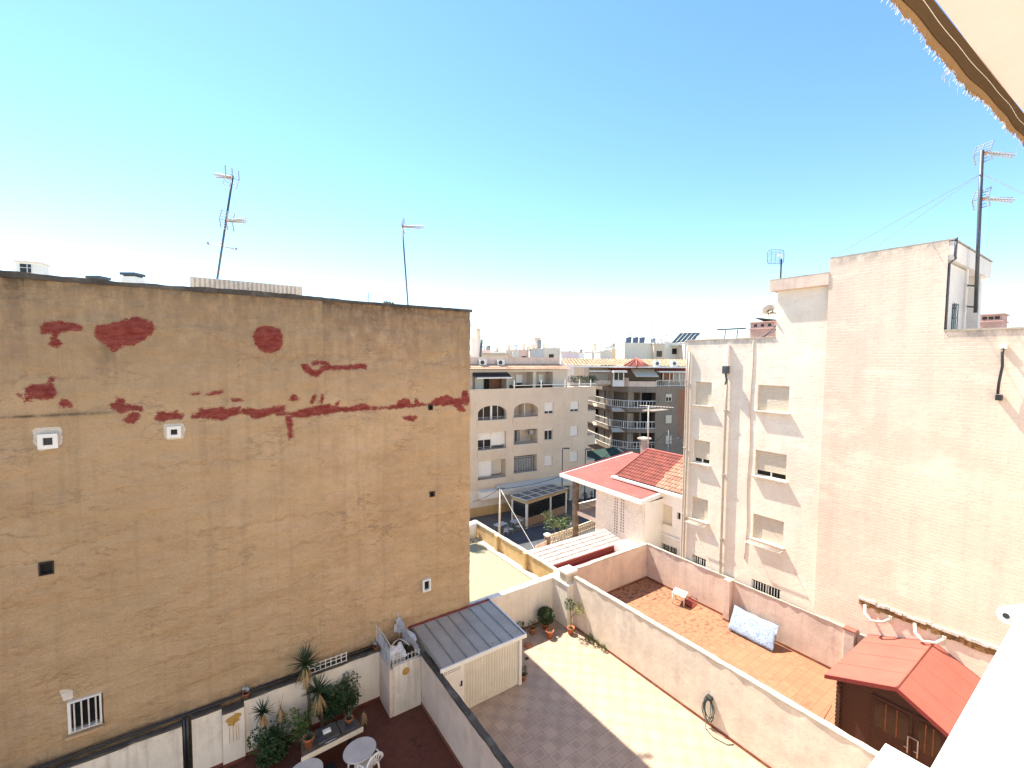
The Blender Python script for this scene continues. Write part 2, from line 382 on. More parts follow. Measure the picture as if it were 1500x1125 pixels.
def corr(name, c, axis, period, strength, dist=.02, rough=.4, metal=.0, var=.08):
    m, t, b = nt(name)
    g = N(t, 'ShaderNodeNewGeometry'); sp = N(t, 'ShaderNodeSeparateXYZ'); t.links.new(g.outputs['Position'], sp.inputs[0])
    w = math_(t, 'SINE', math_(t, 'MULTIPLY', sp.outputs[axis], 2*math.pi/period))
    v = coords(t); col = mix(t, ramp(t, noise(t, v, 2, 6), .3, .7), mul(c, 1-var), mul(c, 1+var))
    col = mix(t, math_(t, 'MULTIPLY', ramp(t, w, .75, .95), .35), col, mul(c, .6))
    t.links.new(col, b.inputs['Base Color']); b.inputs['Roughness'].default_value = rough; b.inputs['Metallic'].default_value = metal
    bump(t, b, w, strength, dist); return m
W['shedwall'] = corr('ribbed_white_panel', (.68, .64, .56), 'X', .11, .5)
W['shedroof'] = plaster('grey_roof_sheet', (.36, .34, .32), .14, 1.2, (.35, .3, .26), .4, .15, rough=.6, speck=.15)
W['hutclad'] = corr('ribbed_parapet_cladding', (.55, .42, .32), 'X', .3, .9)
def planks(name, c, period=.14):
    m, t, b = nt(name)
    g = N(t, 'ShaderNodeNewGeometry'); sp = N(t, 'ShaderNodeSeparateXYZ'); t.links.new(g.outputs['Position'], sp.inputs[0])
    f = math_(t, 'FRACT', math_(t, 'DIVIDE', sp.outputs['Z'], period)); e = math_(t, 'LESS_THAN', f, .1)
    gr = noise(t, coords(t, (1.5, 1.5, 14)), 4, 7, .7)
    col = mix(t, gr, mul(c, .6), mul(c, 1.5)); col = mix(t, math_(t, 'MULTIPLY', e, .8), col, mul(c, .25))
    t.links.new(col, b.inputs['Base Color']); b.inputs['Roughness'].default_value = .55
    bump(t, b, math_(t, 'SUBTRACT', gr, math_(t, 'MULTIPLY', e, 3)), .5, .01); return m
W['wood'] = planks('dark_stained_planks', (.06, .025, .016))
W['patioM'] = tilefloor('beige_motif_tiles', (.44, .325, .245), (.2, .15, .125), .386, (12.02-.193, 13.26-.193), ((.32, .225, .155), .193), .024, (.3, .22, .18), .5)
W['patioR'] = tilefloor('orange_clay_floor', (.34, .168, .098), (.21, .095, .055), .3, lw=.03, stain=(.11, .045, .03), stamt=.9, rough=.7, stain_shade_grad=.035)  # real stains, thickened toward the back wall to paint in its shade
W['patioL'] = tilefloor('dark_red_clay_floor', (.13, .045, .03), (.1, .036, .026), .2, lw=.02, stain=(.05, .02, .015), stamt=.8, rough=.6)
def gravel():
    m, t, b = nt('yellow_gravel'); v = coords(t)
    vo = N(t, 'ShaderNodeTexVoronoi'); vo.inputs['Scale'].default_value = 16; t.links.new(v, vo.inputs['Vector'])
    col = mix(t, vo.outputs['Color'], (.3, .26, .16), (.38, .34, .22))
    col = mix(t, ramp(t, noise(t, v, .8, 8, .7), .4, .7), col, (.34, .3, .18))
    s = ramp(t, noise(t, v, 3.4, 8, .75), .62, .68); col = mix(t, math_(t, 'MULTIPLY', s, .7), col, (.2, .14, .08))
    t.links.new(col, b.inputs['Base Color']); b.inputs['Roughness'].default_value = .95
    bump(t, b, math_(t, 'ADD', vo.outputs['Distance'], noise(t, v, 8, 6)), .9, .05); return m
W['gravel'] = gravel()
def asphalt():
    m, t, b = nt('asphalt'); v = coords(t)
    col = mix(t, ramp(t, noise(t, v, .6, 7, .65), .35, .7), (.05, .05, .052), (.085, .085, .088))
    col = mix(t, math_(t, 'MULTIPLY', ramp(t, noise(t, v, 60, 2), .5, .7), .3), col, (.13, .13, .13))
    t.links.new(col, b.inputs['Base Color']); b.inputs['Roughness'].default_value = .9; return m
W['asphalt'] = asphalt()
W['dust'] = plaster('dusty_town_ground', (.3, .27, .23), .15, .2)
W['pave'] = tilefloor('grey_paving', (.14, .125, .115), (.15, .13, .12), .4, lw=.04)
W['canvas'] = None
def canvas(name, c, tr=.6):
    m, t, b = nt(name); v = coords(t)
    wv = noise(t, coords(t, (90, 90, 90)), 3, 3)
    col = mix(t, wv, mul(c, .88), mul(c, 1.08)); col = mix(t, math_(t, 'MULTIPLY', ramp(t, noise(t, v, 2.5, 6), .4, .75), .25), col, mul(c, .75))
    tl = N(t, 'ShaderNodeBsdfTranslucent'); df = N(t, 'ShaderNodeBsdfDiffuse'); mx = N(t, 'ShaderNodeMixShader'); mx.inputs[0].default_value = tr
    t.links.new(col, tl.inputs[0]); t.links.new(col, df.inputs[0]); t.links.new(df.outputs[0], mx.inputs[1]); t.links.new(tl.outputs[0], mx.inputs[2])
    t.links.new(mx.outputs[0], t.nodes['Material Output'].inputs[0]); return m
W['canvas'] = canvas('awning_canvas_cream', (.52, .385, .32), .4)
W['valance'] = canvas('awning_valance_brown', (.17, .125, .08), .06)
W['fray'] = canvas('frayed_orange_cloth', (.25, .15, .075), .22)
W['thread'] = simple('loose_white_thread', (.85, .83, .78), .8, var=.03)
W['film'] = None
def film():
    m, t, b = nt('cloudy_plastic_film'); v = coords(t)
    tr = N(t, 'ShaderNodeBsdfTransparent'); mx = N(t, 'ShaderNodeMixShader')
    t.links.new(ramp(t, noise(t, v, 6, 6), .3, .75, (.35, .35, .35, 1), (.8, .8, .8, 1)), mx.inputs[0])
    b.inputs['Base Color'].default_value = (.6, .6, .62, 1); b.inputs['Roughness'].default_value = .25
    t.links.new(tr.outputs[0], mx.inputs[1]); t.links.new(b.outputs[0], mx.inputs[2]); t.links.new(mx.outputs[0], t.nodes['Material Output'].inputs[0]); return m
W['film'] = film()
def mattressmat():
    m, t, b = nt('blue_floral_ticking'); v = coords(t)
    n1 = ramp(t, noise(t, v, 7, 4, .5, 2.5), .46, .56); n2 = ramp(t, noise(t, v, 15, 3, .5, 2), .55, .62)
    col = mix(t, n1, (.33, .37, .42), (.17, .235, .34)); col = mix(t, n2, col, (.33, .38, .44))
    t.links.new(col, b.inputs['Base Color']); b.inputs['Roughness'].default_value = .8
    bump(t, b, noise(t, v, 6, 4), .6, .05); return m
W['mattress'] = mattressmat()
W['rust'] = plaster('rusty_broken_mortar', (.24, .14, .06), .5, 9, (.06, .03, .02), .8, .9, speck=.8)
W['brokenw'] = plaster('broken_white_render', (.62, .6, .55), .15, 8, (.25, .2, .15), .6, .9, speck=.5)
W['solar'] = simple('solar_panel_glass', (.05, .06, .09), .25, var=.3)
W['beam'] = simple('kiosk_white_paint', (.62, .6, .58), .5)
W['kroof'] = simple('smoky_roof_glazing', (.12, .13, .13), .35, var=.3, sc_=1)
W['ktrim'] = plaster('carved_ochre_trim', (.42, .32, .2), .4, 12, (.1, .08, .05), .5, .3)
W['curtain'] = corr('grey_curtain', (.42, .42, .42), 'X', .35, .8, .05, .8)
W['greenawn'] = simple('dark_green_awning', (.02, .05, .035), .8, var=.3)
W['flesh'] = simple('terrace_goods', (.25, .12, .08), .7, var=.9, sc_=3)
W['awnwhite'] = canvas('white_sunblind', (.8, .77, .72), .3)
W['brownwood'] = simple('brown_door_wood', (.22, .08, .035), .5, var=.3)
W['stone'] = plaster('rubble_stone_pillar', (.16, .12, .1), .6, 7, (.5, .42, .35), .7, .9, speck=.6)
W['lattice'] = plaster('cream_lattice_block', (.62, .55, .45), .1, 4, (.3, .25, .2), .4, .2)
W['gold'] = simple('gilt_ornament', (.5, .3, .08), .5, .2)
W['chrome'] = simple('bright_metal', (.6, .62, .65), .2, .9)
W['bluepaint'] = simple('blue_grey_dish_mesh', (.22, .33, .6), .5)
W['grimepink'] = plaster('pink_chimney_render', (.5, .34, .33), .12, 2, (.3, .2, .2), .4)
W['greyhose'] = simple('dark_green_hose', (.03, .07, .07), .4)
W['glasstable'] = simple('dark_smoked_counter', (.05, .055, .06), .25, var=.3)
BG = [plaster('town_wall_'+n, c, .06, .3, mul(c, .6), .25, .1) for n, c in (('cream', (.86, .79, .68)), ('white', (.9, .89, .88)), ('rose', (.82, .66, .62)), ('lilac', (.8, .7, .78)), ('ochre', (.74, .62, .48)), ('grey', (.66, .64, .62)), ('blush', (.86, .77, .72)))]

# ------------------------------------------------------------------ light, world
SD = Vector((-.145, .61, 1)).normalized()      # towards the sun
sun = bpy.data.lights.new('sun', 'SUN'); sun.energy = 5.0; sun.angle = R(.5); sun.color = (1, .95, .87)
so = bpy.data.objects.new('sun', sun); COL.objects.link(so); so.rotation_euler = SD.to_track_quat('Z', 'Y').to_euler(); so.location = (0, 20, 60)
w = bpy.data.worlds.new('World'); sc.world = w; w.use_nodes = True
t = w.node_tree; bgn = t.nodes['Background']
sky = t.nodes.new('ShaderNodeTexSky'); sky.sky_type = 'NISHITA'; sky.sun_disc = False
sky.sun_elevation = math.asin(SD.z); sky.sun_rotation = math.atan2(SD.x, SD.y)
sky.air_density = 1.0; sky.dust_density = .05; sky.ozone_density = 2.5; sky.altitude = 10
hs = t.nodes.new('ShaderNodeHueSaturation'); hs.inputs['Saturation'].default_value = 1.14; t.links.new(sky.outputs[0], hs.inputs['Color']); t.links.new(hs.outputs[0], bgn.inputs[0]); bgn.inputs[1].default_value = .125
sc.view_settings.view_transform = 'Standard'; sc.view_settings.look = 'None'; sc.view_settings.exposure = 1.37; sc.view_settings.gamma = 1
sc.render.engine = 'CYCLES'
sc.cycles.max_bounces = 8; sc.cycles.transparent_max_bounces = 12

ZS = -5.5   # street level
def wallrun(name, a, b, z0, z1, th, mats, label, cat='garden wall', cop=None, copth=.05, copover=.02, skirt=None, side=1, group=None, top=None):
    """straight wall from a to b (its visible face on that line), thickness th to the left of a->b"""
    A = Vector((a[0], a[1], 0)); B = Vector((b[0], b[1], 0)); d = (B-A); L = d.length; d.normalize()
    F = Face(a, math.atan2(d.y, d.x))
    tg = thing(name, label, cat, (*((A+B)/2).xy, z0), 0, group)
    n = max(2, int(L/.25)); mb = MB()
    # slightly uneven top edge
    rnd = random.Random(name+str(a)); P = []
    zt = [z1-copth + rnd.uniform(-.012, .012) for _ in range(n+1)]
    vs = []; fs = []
    for i in range(n+1):
        u = L*i/n
        vs += [F(u, z0, 0), F(u, zt[i], rnd.uniform(-.004, .004)), F(u, zt[i], -th), F(u, z0, -th)]
    for i in range(n):
        k = i*4
        for q in range(3): fs.append((k+q, k+4+q, k+5+q, k+1+q))
    fs += [(0, 1, 2, 3), (n*4+3, n*4+2, n*4+1, n*4)]
    mb.add(vs, fs); part(tg, 'wall_body', mb, mats)
    mb = MB(); vs = []; fs = []
    for i in range(n+1):
        u = L*i/n; j = rnd.uniform(-.014, .014); j2 = rnd.uniform(-.014, .014); h = z1+rnd.uniform(-.012, .01)
        vs += [F(u, zt[i]-.001, copover+j), F(u, h, copover+j), F(u, h, -th-copover+j2), F(u, zt[i]-.001, -th-copover+j2)]
    for i in range(n):
        k = i*4
        for q in range(4): fs.append((k+q, k+4+q, k+4+(q+1) % 4, k+(q+1) % 4))
    fs += [(0, 1, 2, 3), (n*4+3, n*4+2, n*4+1, n*4)]
    mb.add(vs, fs); part(tg, 'coping', mb, cop or W['coping'])
    if skirt:
        mb = MB(); mb.fbox(F, 0, L, z0+.002, z0+.1, .003, .018); part(tg, 'skirting', mb, skirt)
    return tg, F, L

def facade(mb, F, u0, u1, z0, z1, holes, depth=.22, m=0, inner=None):
    """wall front with rectangular (optionally arched) openings and their reveals"""
    us = sorted({u0, u1, *[h[0] for h in holes], *[h[1] for h in holes]}); zs = sorted({z0, z1, *[h[2] for h in holes], *[h[3] for h in holes]})
    us = [u for u in us if u0 <= u <= u1]; zs = [z for z in zs if z0 <= z <= z1]
    for i in range(len(us)-1):
        for j in range(len(zs)-1):
            uc, zc = (us[i]+us[i+1])/2, (zs[j]+zs[j+1])/2
            if any(h[0] < uc < h[1] and h[2] < zc < h[3] for h in holes): continue
            mb.quad(F(us[i], zs[j]), F(us[i+1], zs[j]), F(us[i+1], zs[j+1]), F(us[i], zs[j+1]), m)
    for h in holes:
        a, b, c, d = h[:4]; D = h[5] if len(h) > 5 else depth; q = m if inner is None else inner
        mb.quad(F(a, c), F(a, c, -D), F(a, d, -D), F(a, d), q); mb.quad(F(b, c), F(b, d), F(b, d, -D), F(b, c, -D), q)
        mb.quad(F(a, c), F(b, c), F(b, c, -D), F(a, c, -D), q); mb.quad(F(a, d), F(a, d, -D), F(b, d, -D), F(b, d), q)
        if len(h) > 4 and h[4]:
            r = h[4]; k = 8
            for sgn, e in ((1, a), (-1, b)):
                pts = [(e, d)]+[(e+sgn*(b-a)/2*(1-math.cos(math.pi/2*i/k)), d-r+r*math.sin(math.pi/2*i/k)) for i in range(k+1)]
                for i in range(1, k+1):
                    mb.add([F(*pts[0], 0), F(*pts[i], 0), F(*pts[i+1], 0)], [(0, 1, 2) if sgn < 0 else (0, 2, 1)], m)
                    mb.quad(F(*pts[i], 0), F(*pts[i+1], 0), F(*pts[i+1], -D), F(*pts[i], -D), m)

def shutter_window(par, F, u0, u1, z0, z1, closed=1.0, depth=.2, sill=.13, sm='shutter', sillm='sill', inset=.0, lab=None, panes=2, name='window'):
    fw = .045; mb = MB(); n0, n1 = -depth, -depth+.05
    for a in ((u0, u0+fw, z0, z1), (u1-fw, u1, z0, z1), (u0+fw, u1-fw, z0, z0+fw), (u0+fw, u1-fw, z1-fw, z1)): mb.fbox(F, *a, n0, n1)
    for k in range(1, panes):
        uc = u0+(u1-u0)*k/panes; mb.fbox(F, uc-.025, uc+.025, z0+fw, z1-fw, n0, n1+.006)
    w_ = part(par, name, mb, W['frame'], lab)
    mb = MB(); mb.fbox(F, u0, u1, z0, z1, n0-.02, n0+.01); part(w_, 'pane', mb, W['glass'])
    if closed > 0:
        mb = MB(); zb = z1-(z1-z0)*closed; k = max(3, int((z1-zb)/.06)); h = (z1-zb)/k
        vs = []; fs = []
        for i in range(k):
            za = zb+i*h
            for (dz, n) in ((0.0, n1+.02), (h*.25, n1+.032), (h*.8, n1+.032), (h*.97, n1+.02)):
                vs += [F(u0+.01, za+dz, n), F(u1-.01, za+dz, n)]
        for i in range(len(vs)//2-1): fs.append((2*i, 2*i+1, 2*i+3, 2*i+2))
        mb.add(vs, fs); part(w_, 'shutter', mb, W[sm])
    if sill:
        mb = MB(); mb.fbox(F, u0-.08, u1+.08, z0-.06, z0-.003, -depth, sill); part(w_, 'sill', mb, W[sillm])
    return w_
def grille(par, F, u0, u1, z0, z1, n, step=.13, r=.012, mat='bars', horiz=(), name='window_grille'):
    mb = MB(); k = int(round((u1-u0)/step))
    for i in range(k+1):
        u = u0+(u1-u0)*i/k; mb.tube([F(u, z0, n), F(u, z1, n)], r, 5)
    for z in horiz: mb.tube([F(u0, z, n), F(u1, z, n)], r, 5)
    return part(par, name, mb, W[mat])

# ================================================================== GROUND
mb = MB(); mb.box(-600, 900, -300, 1200, ZS-.5, ZS); struct('ground', mb, W['dust'])
mb = MB(); mb.hexa([(15.2, 31.9, ZS+.004), (70, 30.2, ZS+.004), (70, 36.0, ZS+.004), (15.2, 36.6, ZS+.004), (15.2, 31.9, ZS+.02), (70, 30.2, ZS+.02), (70, 36.0, ZS+.02), (15.2, 36.6, ZS+.02)])
mb.hexa([(36, 36.3, ZS+.004), (47, 36.3, ZS+.004), (56, 60, ZS+.004), (46, 60, ZS+.004), (36, 36.3, ZS+.02), (47, 36.3, ZS+.02), (56, 60, ZS+.02), (46, 60, ZS+.02)])
struct('road', mb, W['asphalt'])
mb = MB(); mb.hexa([(15.2, 36.62, ZS+.004), (40, 36.2, ZS+.004), (38, 42, ZS+.004), (15.2, 44, ZS+.004), (15.2, 36.62, ZS+.14), (40, 36.2, ZS+.14), (38, 42, ZS+.14), (15.2, 44, ZS+.14)])
struct('pavement', mb, W['pave'], )
mb = MB(); mb.box(-9, 20.05, -.8, 15.78, ZS+.001, -.05); struct('terrace_podium', mb, W['flatrender'])
mb = MB(); mb.box(8.0, 15.15, 15.8, 26.2, ZS+.001, -.06); struct('low_roof_podium', mb, W['flatrender'])
mb = MB(); mb.box(6.15, 13.45, -.8, 15.5, -.045, 0); struct('tiled_patio_floor', mb, W['patioM'])
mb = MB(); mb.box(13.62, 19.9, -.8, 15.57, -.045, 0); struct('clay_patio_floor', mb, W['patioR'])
mb = MB(); mb.box(-8.9, 5.95, -.8, 15.1, -.045, 0); struct('red_patio_floor', mb, W['patioL'])
mb = MB(); mb.box(8.65, 14.95, 15.8, 26.1, -.05, 0); struct('gravel_roof', mb, W['gravel'])

# ================================================================== LEFT BUILDING (tan gable)
LB = thing('apartment_building', 'tall windowless tan gable wall with brick red filler patches and a stained top edge', 'building', (0, 15.3, ZS))
F0 = Face((0, 15.3), 0)
patches = [
 [(59,479),(66,472),(85,471),(112,476),(120,478),(120,483),(100,484),(86,485),(84,497),(92,502),(84,508),(70,503),(77,497),(77,487),(64,489)],
 [(138,482),(142,477),(155,476),(170,472),(185,468),(195,465),(210,467),(222,473),(227,479),(222,488),(210,498),(195,505),(178,507),(172,512),(165,514),(160,507),(148,499),(140,492)],
 [(372,490),(376,482),(385,478),(398,478),(409,482),(413,492),(413,508),(405,515),(390,517),(380,512),(372,500)],
 [(38,570),(45,564),(60,564),(75,563),(82,570),(84,577),(75,583),(60,585),(45,583),(38,576)],
 [(71,553),(80,554),(80,559),(72,558)],[(25,575),(32,577),(33,584),(27,582)],[(35,582),(44,580),(45,588),(36,588)],[(87,592),(92,584),(100,589),(104,595),(88,596)],
 [(163,592),(168,592),(172,583),(181,583),(183,592),(200,595),(211,598),(208,601),(190,601),(177,605),(172,601),(163,599)],
 [(181,618),(190,606),(202,604),(204,611),(196,619)],
 [(226,615),(233,603),(245,606),(258,602),(262,607),(268,608),(266,613),(250,613),(240,617)],
 [(280,578),(286,575),(292,575),(292,579)],[(303,578),(315,572),(327,573),(322,578)],[(339,585),(354,584),(355,588),(341,588)],
 [(281,613),(281,608),(291,607),(292,600),(326,597),(330,600),(338,597),(352,596),(351,602),(357,599),(385,600),(402,596),(418,595),(418,601),(400,606),(385,612),(371,613),(365,607),(350,605),(340,610),(325,616),(308,613),(295,611)],
 [(404,605),(432,604),(442,600),(458,596),(482,592),(488,597),(497,587),(494,597),(512,596),(535,591),(542,597),(565,596),(580,594),(583,587),(592,584),(599,585),(602,592),(607,592),(609,584),(616,591),(630,592),(636,585),(645,582),(655,579),(663,583),(675,585),(679,573),(685,572),(688,587),(684,593),(674,592),(682,602),(672,602),(664,593),(645,594),(630,594),(612,595),(580,598),(545,600),(520,602),(490,604),(465,608),(440,612),(420,608),(405,609)],
 [(419,609),(427,609),(429,640),(423,643)],
 [(442,535),(450,534),(462,545),(470,538),(480,535),(505,536),(520,534),(538,534),(537,540),(505,541),(480,541),(469,546),(468,551),(455,550),(445,543)],
 [(456,532),(466,527),(467,533),(458,536)],[(470,528),(482,531),(483,534),(470,534)],
 [(424,584),(430,577),(438,586),(428,588)],[(454,590),(461,577),(464,580),(458,591)],[(468,589),(472,578),(474,580),(472,591)],[(590,611),(600,609),(611,611),(605,617),(592,614)]]
pale = [[(46,632),(50,627),(88,626),(90,634),(92,648),(84,656),(58,661),(54,655),(48,650)],[(239,621),(268,620),(272,628),(269,643),(245,645),(240,640)],
        [(84,1012),(106,1012),(106,1026),(92,1030)],[(497,905),(498,905),(500,905)]]
def build_gable():
    x0, x1, z0, z1, st = -9.0, 8.6, .0, 13.9, .05
    nx = int(round((x1-x0)/st)); nz = int(round((z1-z0)/st))
    X = np.linspace(x0, x1, nx+1); Z = np.linspace(z0, z1, nz+1)
    GX, GZ = np.meshgrid(X, Z)
    def sdf(polys):
        best = np.full(GX.shape, -5.0)
        for P in polys:
            Q = [U(px, py, 'Y', 15.3) for px, py in P]; Q = np.array([(q.x, q.z) for q in Q])
            msk = (GX > Q[:, 0].min()-.6) & (GX < Q[:, 0].max()+.6) & (GZ > Q[:, 1].min()-.6) & (GZ < Q[:, 1].max()+.6)
            px = GX[msk]; pz = GZ[msk]
            if px.size == 0: continue
            d = np.full(px.shape, 9.0); ins = np.zeros(px.shape, bool)
            for i in range(len(Q)):
                a = Q[i]; b = Q[(i+1) % len(Q)]; e = b-a; L = (e**2).sum()
                tt = np.clip(((px-a[0])*e[0]+(pz-a[1])*e[1])/max(L, 1e-9), 0, 1)
                d = np.minimum(d, np.hypot(px-a[0]-tt*e[0], pz-a[1]-tt*e[1]))
                c = ((a[1] > pz) != (b[1] > pz)) & (px < (b[0]-a[0])*(pz-a[1])/(b[1]-a[1]+1e-12)+a[0]); ins ^= c
            best[msk] = np.maximum(best[msk], np.where(ins, d, -d))
        return best
    paint = sdf(patches); pl = sdf(pale)
    cracks = [[(232,790),(300,781),(360,770),(400,762),(435,757),(520,748)],[(205,680),(245,683),(330,676),(400,665),(430,652)],[(0,882),(90,852),(190,838)],[(90,602),(170,599)],[(350,520),(420,525),(480,520),(620,530),(690,541)],[(220,975),(300,955)],[(490,449),(560,453),(640,461),(690,466)],[(430,800),(560,775),(690,745)],[(0,560),(60,548),(130,556)]]
    crk = np.zeros(GX.shape)
    for P in cracks:
        Q = [U(px, py, 'Y', 15.3) for px, py in P]
        for a, b in zip(Q[:-1], Q[1:]):
            ex, ez = b.x-a.x, b.z-a.z; L2 = ex*ex+ez*ez
            wob = .05*np.sin(GX*7+GZ*3)+.03*np.sin(GX*17)
            tt = np.clip(((GX-a.x)*ex+(GZ+wob-a.z)*ez)/L2, 0, 1); d = np.hypot(GX-a.x-tt*ex, GZ+wob-a.z-tt*ez)
            crk = np.maximum(crk, np.exp(-(d/.045)**2))
    dirt = np.clip(1-(13.85-GZ)/1.0, 0, 1)**1.3*1.0
    dirt = np.maximum(dirt, np.clip(1-np.abs(GZ-12.2)/1.3, 0, 1)*np.clip(1-np.abs(GX+2.0)/.7, 0, 1)*.8)
    dirt = np.maximum(dirt, np.clip((GZ-10.6)/2.9, 0, 1)*.55)
    dirt = np.maximum(dirt, np.clip(1-(GZ-1.75)/.5, 0, 1)*.9)
    dirt = np.maximum(dirt, np.clip(1-np.abs(GZ-(10.55))/.06, 0, 1)*np.clip(1-np.abs(GX+2.9)/1.3, 0, 1)*2)
    holes = [(-3.385, -3.15, 6.65, 6.94), (6.86, 6.99, 10.1, 10.27), (6.9, 7.07, 6.84, 7.0), (-3.29, -3.02, 9.78, 10.12), (-.77, -.57, 9.83, 10.08), (6.55, 6.85, 3.28, 3.74), (-3.02, -2.36, 2.42, 3.22)]
    V = []
    for j in range(nz+1):
        for i in range(nx+1):
            x = X[i]; z = Z[j]
            y = .05*mnoise.noise(Vector((x*.55, 3.1, z*1.3)))+.04*mnoise.noise(Vector((x*1.3+z*.4, 7.7, z*3.4)))+.02*mnoise.noise(Vector((x*3.3, 1.7, z*6)))+.01*mnoise.noise(Vector((x*8, 4.7, z*11)))
            y += .012 if (-1.42 < x) else 0
            y += .010 if (x > 1.75) else 0
            ridge = math.exp(-((z-(6.3+.25*math.sin(x*1.1)+.35*x*.2))/.05)**2)*.02 if -1.3 < x < 2.6 else 0
            ridge += math.exp(-((z-10.5+.03*math.sin(x*2))/.05)**2)*.015
            ridge += math.exp(-((z-2.9-.15*x)/.05)**2)*.014 if x > 3 else 0
            y += .03*mnoise.noise(Vector((x*.9-z*1.2, 5.5, x*.9*.5+z*2.2)))
            V.append((x, 15.3-y-ridge+.03+.03*crk[j, i], z))
    if True:
        mb = MB(); fs = []
        for j in range(nz):
            zc = (Z[j]+Z[j+1])/2
            for i in range(nx):
                xc = (X[i]+X[i+1])/2
                if any(h[0] < xc < h[1] and h[2] < zc < h[3] for h in holes): continue
                k = j*(nx+1)+i; fs.append((k, k+1, k+nx+2, k+nx+1))
        mb.add(V, fs, 0, True)
    o = part(LB, 'gable_wall', mb, W['tan'])
    for nm, arr in (('paint', paint), ('pale', pl), ('dirt', dirt), ('crack', crk)):
        a = o.data.attributes.new(nm, 'FLOAT', 'POINT'); a.data.foreach_set('value', arr.ravel().astype(np.float32))
build_gable()
mb = MB(); mb.box(-9, 8.59, 15.5, 24.5, ZS, 13.78); mb.box(8.3, 8.59, 15.46, 15.6, 0, 13.8); part(LB, 'building_mass', mb, W['flatrender'])
mb = MB()
vs = []; fs = []; n = 90; rnd = random.Random(3)
for i in range(n+1):
    x = -9+17.66*i/n; j = rnd.uniform(-.02, .02)*1.2; zt = 13.93 + .03*math.sin(x*.9)+rnd.uniform(-.012, .012) - .01*x*.6
    vs += [(x, 15.25+j, 13.80+j*.5), (x, 15.25+j, zt), (x, 15.62, zt), (x, 15.62, 13.80)]
for i in range(n):
    for q in range(4): fs.append((i*4+q, i*4+4+q, i*4+4+(q+1) % 4, i*4+(q+1) % 4))
fs += [(0, 1, 2, 3), (n*4+3, n*4+2, n*4+1, n*4)]
mb.add(vs, fs); part(LB, 'coping', mb, W['darkmould'])
def dark_hole(u0, u1, z0, z1, nm='vent_hole'):
    mb = MB(); mb.box(u0-.02, u1+.02, 15.42, 15.45, z0-.02, z1+.02, 0)
    mb.box(u0-.03, u0, 15.27, 15.42, z0-.03, z1+.03, 1); mb.box(u1, u1+.03, 15.27, 15.42, z0-.03, z1+.03, 1)
    mb.box(u0, u1, 15.27, 15.42, z1, z1+.03, 1); mb.box(u0, u1, 15.27, 15.42, z0-.03, z0, 1); part(LB, nm, mb, [W['dark'], W['gapdark']])
dark_hole(-3.37, -3.16, 6.66, 6.93); dark_hole(6.87, 6.98, 10.12, 10.26); dark_hole(6.91, 7.06, 6.85, 6.99)
def small_window(u0, u1, z0, z1, fr=.09, gm='glass', grow=True):
    mb = MB(); a0, a1 = 15.2, 15.36
    for q in ((u0-fr, u0, z0-fr, z1+fr), (u1, u1+fr, z0-fr, z1+fr), (u0, u1, z0-fr, z0), (u0, u1, z1, z1+fr)): mb.box(q[0], q[1], a0, a1, q[2], q[3])
    w_ = part(LB, 'small_window', mb, W['frame']); mb = MB(); mb.box(u0, u1, 15.31, 15.34, z0, z1); part(w_, 'pane', mb, W[gm])
small_window(-3.2, -3.03, 9.84, 10.02, .09); small_window(-.745, -.6, 9.87, 10.02, .085); small_window(6.62, 6.82, 3.34, 3.68, .06)
# barred window
mb = MB()
for q in ((-3.02, -2.96, 2.42, 3.24), (-2.42, -2.38, 2.42, 3.24), (-2.96, -2.42, 3.2, 3.24), (-2.96, -2.42, 2.42, 2.47)): mb.box(q[0], q[1], 15.26, 15.36, q[2], q[3])
bw = part(LB, 'barred_window', mb, W['frame']); mb = MB(); mb.box(-2.96, -2.42, 15.33, 15.36, 2.52, 3.17); part(bw, 'pane', mb, W['glass'])
mb = MB()
for k in range(4): mb.box(-2.9+.135*k, -2.872+.135*k, 15.2, 15.228, 2.46, 3.22)
mb.box(-2.98, -2.38, 15.205, 15.223, 2.46, 2.48); part(bw, 'bars', mb, W['bars'])
mb = MB(); mb.box(-3.06, -2.33, 15.16, 15.3, 2.33, 2.4); part(bw, 'sill', mb, W['tanplain'])
# roof hut with ribbed upper band
RH = thing('rooftop_shelter', 'low tan roof hut with a ribbed band above the gable wall edge', 'roof hut', (2, 18, 13.35))
a = U(281, 409, 'Y', 17.5); b = U(440, 420, 'Y', 17.5); lo = U(281, 418, 'Y', 17.5).z
mb = MB(); mb.box(a.x, b.x, 17.5, 20, 13.3, b.z-.35); part(RH, 'hut_wall', mb, W['tanplain'])
mb = MB(); mb.box(a.x-.05, b.x+.05, 17.42, 20.1, b.z-.35, b.z); 
k = int((b.x-a.x)/.13)
for i in range(k): mb.box(a.x-.02+i*.13, a.x+.05+i*.13, 17.38, 17.42, b.z-.34, b.z-.02)
part(RH, 'ribbed_band', mb, W['sill'])

# ================================================================== RIGHT BUILDINGS
FA = Face((20.1, 0), R(-90)); FB_ = Face((19.93, 0), R(-90))   # u = -Y
RA = thing('apartment_building', 'cream painted brick block with shuttered windows and drain pipes beside the pink wall', 'building', (20.1, 10.5, ZS))
hs = []
for (zt, zb) in ((10.95, 9.82), (8.07, 6.93), (5.2, 4.1)): hs += [(-10.03, -8.74, zb, zt), (-13.07, -12.2, zb, zt)]
hs += [(-9.98, -8.76, 1.3, 2.22), (-12.96, -12.2, 1.3, 2.25)]
mb = MB(); facade(mb, FA, -13.62, -7.4, ZS, 12.97, hs, .2)
mb.quad(FA(-13.62, ZS), FA(-13.62, 12.97), FA(-13.62, 12.97, -8), FA(-13.62, ZS, -8))
mb.quad(FA(-9.36, 12.97), FA(-7.3, 12.97), FA(-7.3, 14.95), FA(-9.36, 14.95))
